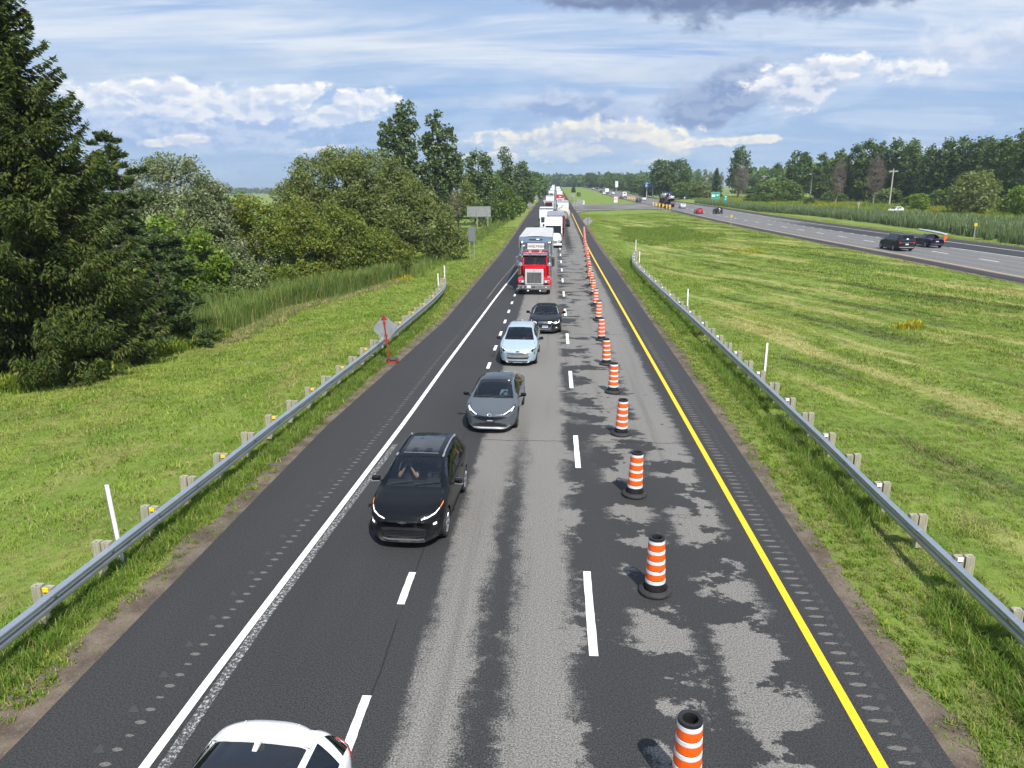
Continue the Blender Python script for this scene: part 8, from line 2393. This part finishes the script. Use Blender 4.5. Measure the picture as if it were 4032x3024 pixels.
# ------------------------------------------------------------------ signs, poles and wires
M_SALU = pm('sign_back_aluminium', (.40, .41, .42), .45, .6, .12, 3); M_SPOST = pm('galvanised_post', (.42, .43, .44), .5, .5, .1, 4)
M_SGREY = pm('dark_grey_sign_back', (.17, .18, .19), .6, .2, .1); M_SRED = pm('red_oxide_stand', (.30, .032, .02), .6, 0, .2, 8)
M_SORG = pm('orange_stand', (.75, .10, .02), .5); M_SGRN = pm('green_sign_face', (.0, .30, .20), .4, 0, .04); M_SBLU = pm('blue_sign_face', (.02, .13, .55), .4, 0, .04)
M_SYEL = pm('yellow_sign_face', (.82, .48, .01), .4); M_RUBB = pm('sandbag_rubber', (.05, .05, .05), .7, 0, .3, 8); M_WOODP = mat_bark('grey_pole_wood', (.36, .34, .31), (.54, .51, .47), (9, 9, .7))
zw = lambda x, y: float(terrain(x, y))


def sign_board(name, x, y, w, h, zbot, face, label, back=None, posts=2, slats=0, group=None, rz=0, cat='sign', toward=True, postmat=None, pr=.045):
    """panel on posts; toward: the printed face looks at the camera"""
    r = empty(name, (x, y, zw(x, y)), rz, label, cat, group)
    d = -1 if toward else 1
    if slats:
        hs = h / slats
        for k in range(slats):
            p = MB(); p.box(-w / 2, w / 2, -.012, .012, zbot + k * hs + .008, zbot + (k + 1) * hs - .008, 0, .006); p.box(-w / 2, w / 2, -.035, -.012, zbot + (k + .5) * hs - .02, zbot + (k + .5) * hs + .02); p.build('panel', back or face, r)
    else:
        p = MB(); p.box(-w / 2, w / 2, -.014, .014, zbot, zbot + h, 0, .01); p.build('panel', face, r)
    ps = [] if not posts else [0] if posts == 1 else [(-w * .30 + w * .60 * k / (posts - 1)) for k in range(posts)]
    for px in ps:
        q = MB(); q.tube([(px, .055 if toward else -.055, -.4), (px, .055 if toward else -.055, zbot + h - .03)], pr, 8); q.build('post', postmat or M_SPOST, r)
    return r


def diamond(x, y, label, s=.92, rz=0, lean=.06, h=1.15):
    """temporary diamond sign seen from behind, on a weighted stand"""
    r = empty('diamond_sign', (x, y, zw(x, y) + .01), rz, label, 'sign', 'temporary diamond signs on weighted stands')
    r.rotation_euler = (0, -lean, rz)
    a = s / math.sqrt(2); c = h + a
    ch = .1
    p = MB(); p.prism([(-ch, c - a + ch * 0), (ch, c - a), (a, c - ch), (a, c + ch), (ch, c + a), (-ch, c + a), (-a, c + ch), (-a, c - ch)], -.012, .0); p.build('panel', M_SALU, r)
    q = MB(); q.box(-.03, .03, -.06, -.014, .1, c + a + .12, 0, .006); q.build('mast', M_SRED, r)
    q = MB(); q.prism([(-.16, c + a - .14), (.16, c + a - .14), (0, c + a + .12)], -.03, .02); q.prism([(-.15, c - a + .02), (.15, c - a + .02), (.05, c - a - .12), (-.05, c - a - .12)], -.03, .02); q.build('holder', M_SRED, r)
    q = MB(); q.box(-.06, .06, -.075, -.02, c - a + .18, c - a + .26); q.box(-.06, .06, -.075, -.02, c + a - .30, c + a - .22); q.build('clamp', M_SRED, r)
    q = MB(); q.box(-.42, .42, -.30, -.22, .02, .10, 0, .01); q.box(-.42, .42, .14, .22, .02, .10, 0, .01); q.box(-.42, -.34, -.3, .22, .02, .10); q.box(.34, .42, -.3, .22, .02, .10); q.box(-.04, .04, -.3, .22, .02, .12); q.build('stand', M_SRED, r)
    for sx in (-.22, .22):
        q = MB(); q.obox((sx, -.05, .17), .34, .40, .13, bev=.05); q.build('ballast_bag', M_RUBB, r)
    return r


diamond(-7.72, 33.6, 'grey diamond sign back on a red stand with ballast bags, beside the left guardrail', .76, .05, .085, 1.12)
diamond(5.85, 134.0, 'grey diamond sign back on an orange-red mast at the end of the drum row', 1.15, 0, 0, 1.3)
diamond(-7.25, 219, 'pale diamond sign back on the left shoulder beside the small green sign', 1.2, 0, 0, 1.2)
diamond(-7.4, 300, 'farthest pale diamond sign on the left shoulder', 1.2, 0, 0, 1.2)
diamond(6.2, 228, 'pale diamond sign back at the near corner of the paved crossing', 1.25, 0, 0, 1.2)
diamond(7.2, 330, 'tilted pale diamond sign beyond the paved crossing', 1.2, 0, 0, 1.5)

sign_board('grey_sign_back', -9.72, 87.7, .86, 1.55, 2.1, M_SGREY, 'plain dark grey back of an upright road sign on two thin posts', posts=2)
r = sign_board('large_sign_back', -14.75, 146, 4.6, 1.95, 2.6, M_SALU, 'large road sign back of horizontal aluminium panels on two posts by the willow', slats=5, posts=0, back=M_SALU, pr=.11, rz=.08)
for px in (-.35, 1.75):
    q = MB(); q.box(px - .07, px + .07, -.20, -.04, -.3, 4.6); q.build('post', M_SPOST, r)
sign_board('green_marker_sign', -9.9, 212, .62, 1.05, 2.3, M_SGRN, 'small green kilometre sign on a thin post, left verge', posts=1)
tag(sign_board('white_billboard', -14.6, 352, 5.2, 3.1, 2.8, M_SIGNW, 'white billboard with a faint blue picture behind the left verge shrubs', posts=2, pr=.1), None, 'billboard')
bb = bpy.data.objects['white_billboard']
q = MB(); q.box(-1.7, 2.3, -.022, -.016, 3.5, 5.2); q.build('picture', pm('faded_blue_print', (.42, .55, .66), .5, 0, .35, 1.0), bb)
tag(sign_board('white_billboard', -12.5, 540, 4.6, 2.6, 2.6, M_SIGNW, 'farther plain white board on the left verge, near the vanishing point', posts=2, pr=.1), None, 'billboard')
q = MB(); q.box(-.03, .03, -.03, .03, -.2, 1.25); o = q.build('dark_stake', pm('dark_wood', (.04, .03, .025), .9)); o.location = (-9.9, 158, zw(-9.9, 158)); tag(o, 'short dark stake standing alone in the left verge', 'stake')
for i, (x, y) in enumerate([(-8.4, 330), (-8.2, 345), (-8.5, 352)]):
    o = link('marker_post', me_mk); o.location = (x, y, zw(x, y)); o.scale = (1.8, 1.5, 1.3); tag(o, ['nearest', 'middle', 'farthest'][i] + ' of three white posts in the far left verge', 'marker post', 'far white posts on the left')

# signs in the median
r = sign_board('no_turn_sign', 19.4, 244, 1.15, 1.75, 2.0, M_SIGNW, 'white sign with a barred U-turn arrow in a red ring at the crossing edge', posts=2)
def ring(parent, cx, cz, ro, ri, mat, y=-.022, nm='ring', seg=28):
    b = MB(); V = []; 
    for k in range(seg):
        a = 2 * math.pi * k / seg; V += [(cx + ro * math.cos(a), y, cz + ro * math.sin(a)), (cx + ri * math.cos(a), y, cz + ri * math.sin(a))]
    b.add(V, [(2 * k, 2 * k + 1, (2 * k + 3) % (2 * seg), (2 * k + 2) % (2 * seg)) for k in range(seg)]); return b.build(nm, mat, parent)
M_SR = pm('sign_red', (.60, .02, .03), .4)
ring(r, 0, 3.02, .46, .37, M_SR)
b = MB(); b.tube([(-.16, -.024, 2.78), (-.16, -.024, 3.1), (-.1, -.024, 3.22), (.02, -.024, 3.22), (.1, -.024, 3.1), (.1, -.024, 2.98)], .035, 5); b.prism([(.02, 2.99), (.20, 2.99), (.11, 2.86)], -.026, -.02); b.build('arrow', M_INK, r)
b = MB(); b.obox((0, -.028, 3.02), .86, .006, .07, ry=R(45)); b.build('bar', M_SR, r)
for i, (x, y, w, h, lb) in enumerate([(8.15, 236, 1.0, 1.25, 'back of a grey sign on two posts at the crossing, nearest of the pair'), (7.7, 246, .9, 1.3, 'back of a grey sign behind the nearest one at the crossing'), (7.6, 336, 1.0, 1.3, 'pale sign back beyond the crossing, left of its twin'), (8.0, 327, 1.0, 1.3, 'pale sign back beyond the crossing, right of its twin')]):
    sign_board('grey_sign_back', x, y, w, h, 1.7, M_SALU, lb, posts=2, group='sign backs at the crossing')
r = sign_board('white_sign', 8.7, 238, 1.0, 1.15, 1.6, M_SIGNW, 'small white sign with a dark symbol at the corner of the paved crossing', posts=2)
b = MB(); b.obox((.05, -.02, 2.2), .26, .006, .5, ry=.3); b.build('symbol', M_SGREY, r)

# yellow curved hazard boards on thin posts at the crossing
def hazard(x, y, label, s=1.0, group='yellow hazard boards at the crossing'):
    r = empty('hazard_board', (x, y, zw(x, y)), 0, label, 'sign', group)
    for k in range(3):
        p = MB(); p.obox((0, -.03, 1.25 + k * .34), .40 * s, .02, .30, ry=.35 * (1 if k % 2 else -1), bev=.008); p.build('panel', M_SYEL, r)
    p = MB(); p.box(-.03, .03, -.015, .02, -.2, 2.1); p.build('post', M_SPOST, r)
    return r
hz = [(29.6, 230, 'first'), (29.8, 225, 'second'), (29.9, 218.5, 'third'), (30.0, 212.5, 'fourth'), (30.1, 206, 'fifth'), (30.3, 201.5, 'sixth')]
for x, y, q in hz: hazard(x, y, q + ' yellow hazard board from the left in the near row of six')
for k in range(5): hazard(31.0 + .45 * k, 326 - 2.6 * k, '%s yellow hazard board from the left in the far row of five' % ['first', 'second', 'third', 'fourth', 'fifth'][k], 1.15, 'yellow hazard boards beyond the crossing')
r = empty('small_yellow_marker', (31.6, 137, zw(31.6, 137)), 0, 'single small yellow marker on a thin post at the median edge', 'marker')
p = MB(); p.obox((0, -.03, 1.75), .30, .02, .42, ry=.3, bev=.01); p.build('panel', M_SYEL, r); p = MB(); p.box(-.03, .03, -.02, .02, -.2, 1.9); p.build('post', M_SPOST, r)
r = empty('kilometre_marker', (61.5, 113.6, zw(61.5, 113.6)), 0, 'grey post topped by a small yellow plate before the reeds on the right', 'marker')
p = MB(); p.box(-.22, .22, -.04, -.02, 2.0, 2.42, 0, .01); p.build('panel', M_SYEL, r); p = MB(); p.box(-.06, .06, -.02, .03, -.2, 2.3); p.build('post', M_SPOST, r)

# direction signs of the opposite road
r = sign_board('green_route_sign', 61.0, 293, 3.3, 2.5, 2.5, M_SGRN, 'large green route sign with a white shield and arrow on three posts', posts=3, pr=.07)
b = MB(); b.box(-1.60, 1.60, -.018, -.0155, 2.54, 2.58); b.box(-1.60, 1.60, -.018, -.0155, 4.92, 4.96); b.box(-1.60, -1.56, -.018, -.0155, 2.58, 4.92); b.box(1.56, 1.60, -.018, -.0155, 2.58, 4.92); b.build('border', M_SIGNW, r)
b = MB(); b.prism([(-1.40, 3.9), (-1.1, 4.15), (-.35, 4.15), (-.05, 3.9), (-.05, 3.5), (-.35, 3.2), (-1.1, 3.2), (-1.40, 3.5)], -.026, -.018); b.build('shield', M_SIGNW, r)
b = MB(); b.prism([(.25, 3.95), (.35, 4.1), (1.3, 4.1), (1.38, 3.85), (.95, 3.85), (.85, 3.2), (.72, 3.2), (.75, 3.75), (.35, 3.75)], -.024, -.018); b.build('arrow', M_SIGNW, r)
r = sign_board('green_marker_sign', 60.9, 275, 1.1, 2.3, 2.0, M_SGRN, 'narrow upright green distance sign on two posts, right of the large green one', posts=2)
b = MB(); b.box(-.3, .3, -.024, -.018, 3.4, 3.7); b.box(-.2, .2, -.024, -.018, 2.6, 2.9); b.build('figures', M_SIGNW, r)
r = sign_board('blue_services_sign', 51.5, 418, 5.4, 3.0, 5.2, M_SBLU, 'blue services sign high on two white posts behind the car transporter', posts=2, postmat=M_SIGNW, pr=.14)
b = MB(); b.lathe([(.75, -.03), (.72, -.04), (.001, -.04)], 20, c=(-1.6, 0, 6.4), axis='Y'); b.build('roundel', M_SIGNW, r)
b = MB(); b.box(.0, 1.7, -.024, -.018, 6.1, 6.4); b.box(.4, 2.1, -.024, -.018, 6.6, 6.8); b.box(-2.3, 2.3, -.024, -.018, 7.6, 7.75); b.build('lettering', M_SIGNW, r)
r = sign_board('small_blue_sign', 61.0, 404, 1.6, 2.0, 2.2, M_SBLU, 'small blue sign with a pale symbol on one post before the reeds', posts=1, pr=.07)
b = MB(); b.box(-.5, .5, -.024, -.018, 2.6, 3.3); b.box(-.7, .7, -.026, -.018, 3.7, 3.95); b.build('symbol', pm('pale_blue_print', (.50, .60, .80), .5), r)
r = sign_board('white_upright_sign', 43.6, 545, 2.0, 4.2, 4.0, M_SIGNW, 'tall white upright sign right of the white box lorry', posts=1, pr=.1)
r = sign_board('far_green_sign', 33, 1000, 7, 4, 6, M_SGRN, 'tiny green sign over the distant traffic near the vanishing point', posts=2, pr=.2)
r = empty('white_diamond_marker', (84.5, 216, zw(84.5, 216)), 0, 'small grey diamond sign on a white post in the grass left of the white car', 'sign')
p = MB(); p.obox((0, -.03, 2.0), .75, .02, .75, ry=R(45)); p.build('panel', M_SALU, r); p = MB(); p.box(-.04, .04, -.02, .03, -.2, 2.1); p.build('post', M_SIGNW, r)
r = empty('white_arrow_post', (50.6, 300, zw(50.6, 300)), 0, 'thin post with a small white arrow plate left of the green route sign', 'marker')
p = MB(); p.prism([(-.3, 1.9), (.1, 1.75), (.35, 2.2), (-.05, 2.35)], -.03, -.01); p.build('panel', M_SIGNW, r); p = MB(); p.box(-.03, .03, -.01, .03, -.2, 2.0); p.build('post', M_SPOST, r)
# white guard posts far along the opposite road
for k in range(5):
    o = link('marker_post', me_mk); x, y = 55.4, 420 + k * 26; o.location = (x, y, zw(x, y)); o.scale = (3, 2, 1.1); tag(o, ['nearest', 'second', 'third', 'fourth', 'farthest'][k] + ' white post in the row before the reeds of the opposite road', 'marker post', 'white posts along the opposite road')

# utility poles with their wires
GP = 'wooden utility poles across the field'
poles = [(104.9, 244.2, 11.6, 'nearest wooden utility pole, right of the second leafless tree'), (104.6, 318, 11.6, 'second utility pole with a plain crossarm, left of the first leafless tree'), (104.9, 391, 11.3, 'third utility pole from the right, in front of the mid-green bushes'), (105.4, 465, 11.2, 'fourth utility pole from the right, by the leafless brown tree'), (99.4, 508, 10.6, 'fifth utility pole from the right, before the dark conical spruce'), (96.6, 556, 11.0, 'farthest utility pole, carrying a white transformer')]
tops = []
for i, (x, y, h, lb) in enumerate(poles):
    r = empty('utility_pole', (x, y, zw(x, y)), 0, lb, 'utility pole', GP)
    p = MB(); p.tube([(0, 0, -.5), (0, 0, h * .5), (0, 0, h)], [.24, .21, .17], 10); p.build('pole', M_WOODP, r)
    p = MB(); p.obox((0, -.16, h - .75), 2.7, .2, .24); p.tube([(-.75, -.17, h - .78), (0, -.17, h - 1.35)], .03, 4); p.tube([(.75, -.17, h - .78), (0, -.17, h - 1.35)], .03, 4); p.build('crossarm', M_WOODP, r)
    for sx in (-1.15, -.75, .75, 1.15):
        q = MB(); q.lathe([(.03, h - .68), (.07, h - .62), (.05, h - .54), (.07, h - .50), (.001, h - .45)], 8, c=(sx, -.16, 0)); q.build('insulator', M_SIGNW, r)
    q = MB(); q.lathe([(.03, h), (.06, h + .06), (.001, h + .16)], 8); q.build('insulator', M_SIGNW, r)
    if i == 5:
        for sx in (-.55, .55):
            q = MB(); q.lathe([(.001, h - 3.2), (.3, h - 3.2), (.32, h - 2.2), (.001, h - 2.1)], 14, c=(sx, -.1, 0)); q.build('transformer', M_SIGNW, r)
    tops.append((x, y, zw(x, y) + h))
pts_all = [(128, 120, 13.5)] + tops
w = MB()
for (a, b) in zip(pts_all[:-1], pts_all[1:]):
    for off, dz in ((-1.15, -.45), (1.15, -.45), (0, .15), (0, -2.2)):
        P_ = [(a[0] * (1 - t) + b[0] * t + off, a[1] * (1 - t) + b[1] * t, a[2] * (1 - t) + b[2] * t + dz - 1.1 * 4 * t * (1 - t)) for t in np.linspace(0, 1, 9)]
        w.tube(P_, .022, 3, cap=False)
tag(w.build('power_lines', pm('dark_cable', (.03, .03, .03), .6)), 'thin dark wires sagging between the utility poles', 'wires')
# ------------------------------------------------------------------ thin summer haze, sky outside
hb = MB(); hb.box(-3200, 3200, -80, 7100, -4, 60)
hm = bpy.data.materials.new('haze'); hm.use_nodes = True
ht = hm.node_tree
for n in list(ht.nodes): ht.nodes.remove(n)
ho = ht.nodes.new('ShaderNodeOutputMaterial'); hv = ht.nodes.new('ShaderNodeVolumePrincipled')
hv.inputs['Color'].default_value = (.72, .82, .95, 1); hv.inputs['Density'].default_value = .00020; hv.inputs['Anisotropy'].default_value = .2
ht.links.new(hv.outputs[0], ho.inputs['Volume'])
hz_o = hb.build('haze', hm); hz_o['kind'] = 'stuff'; hz_o['label'] = 'thin blue summer haze over the plain'
sc.cycles.volume_bounces = 0
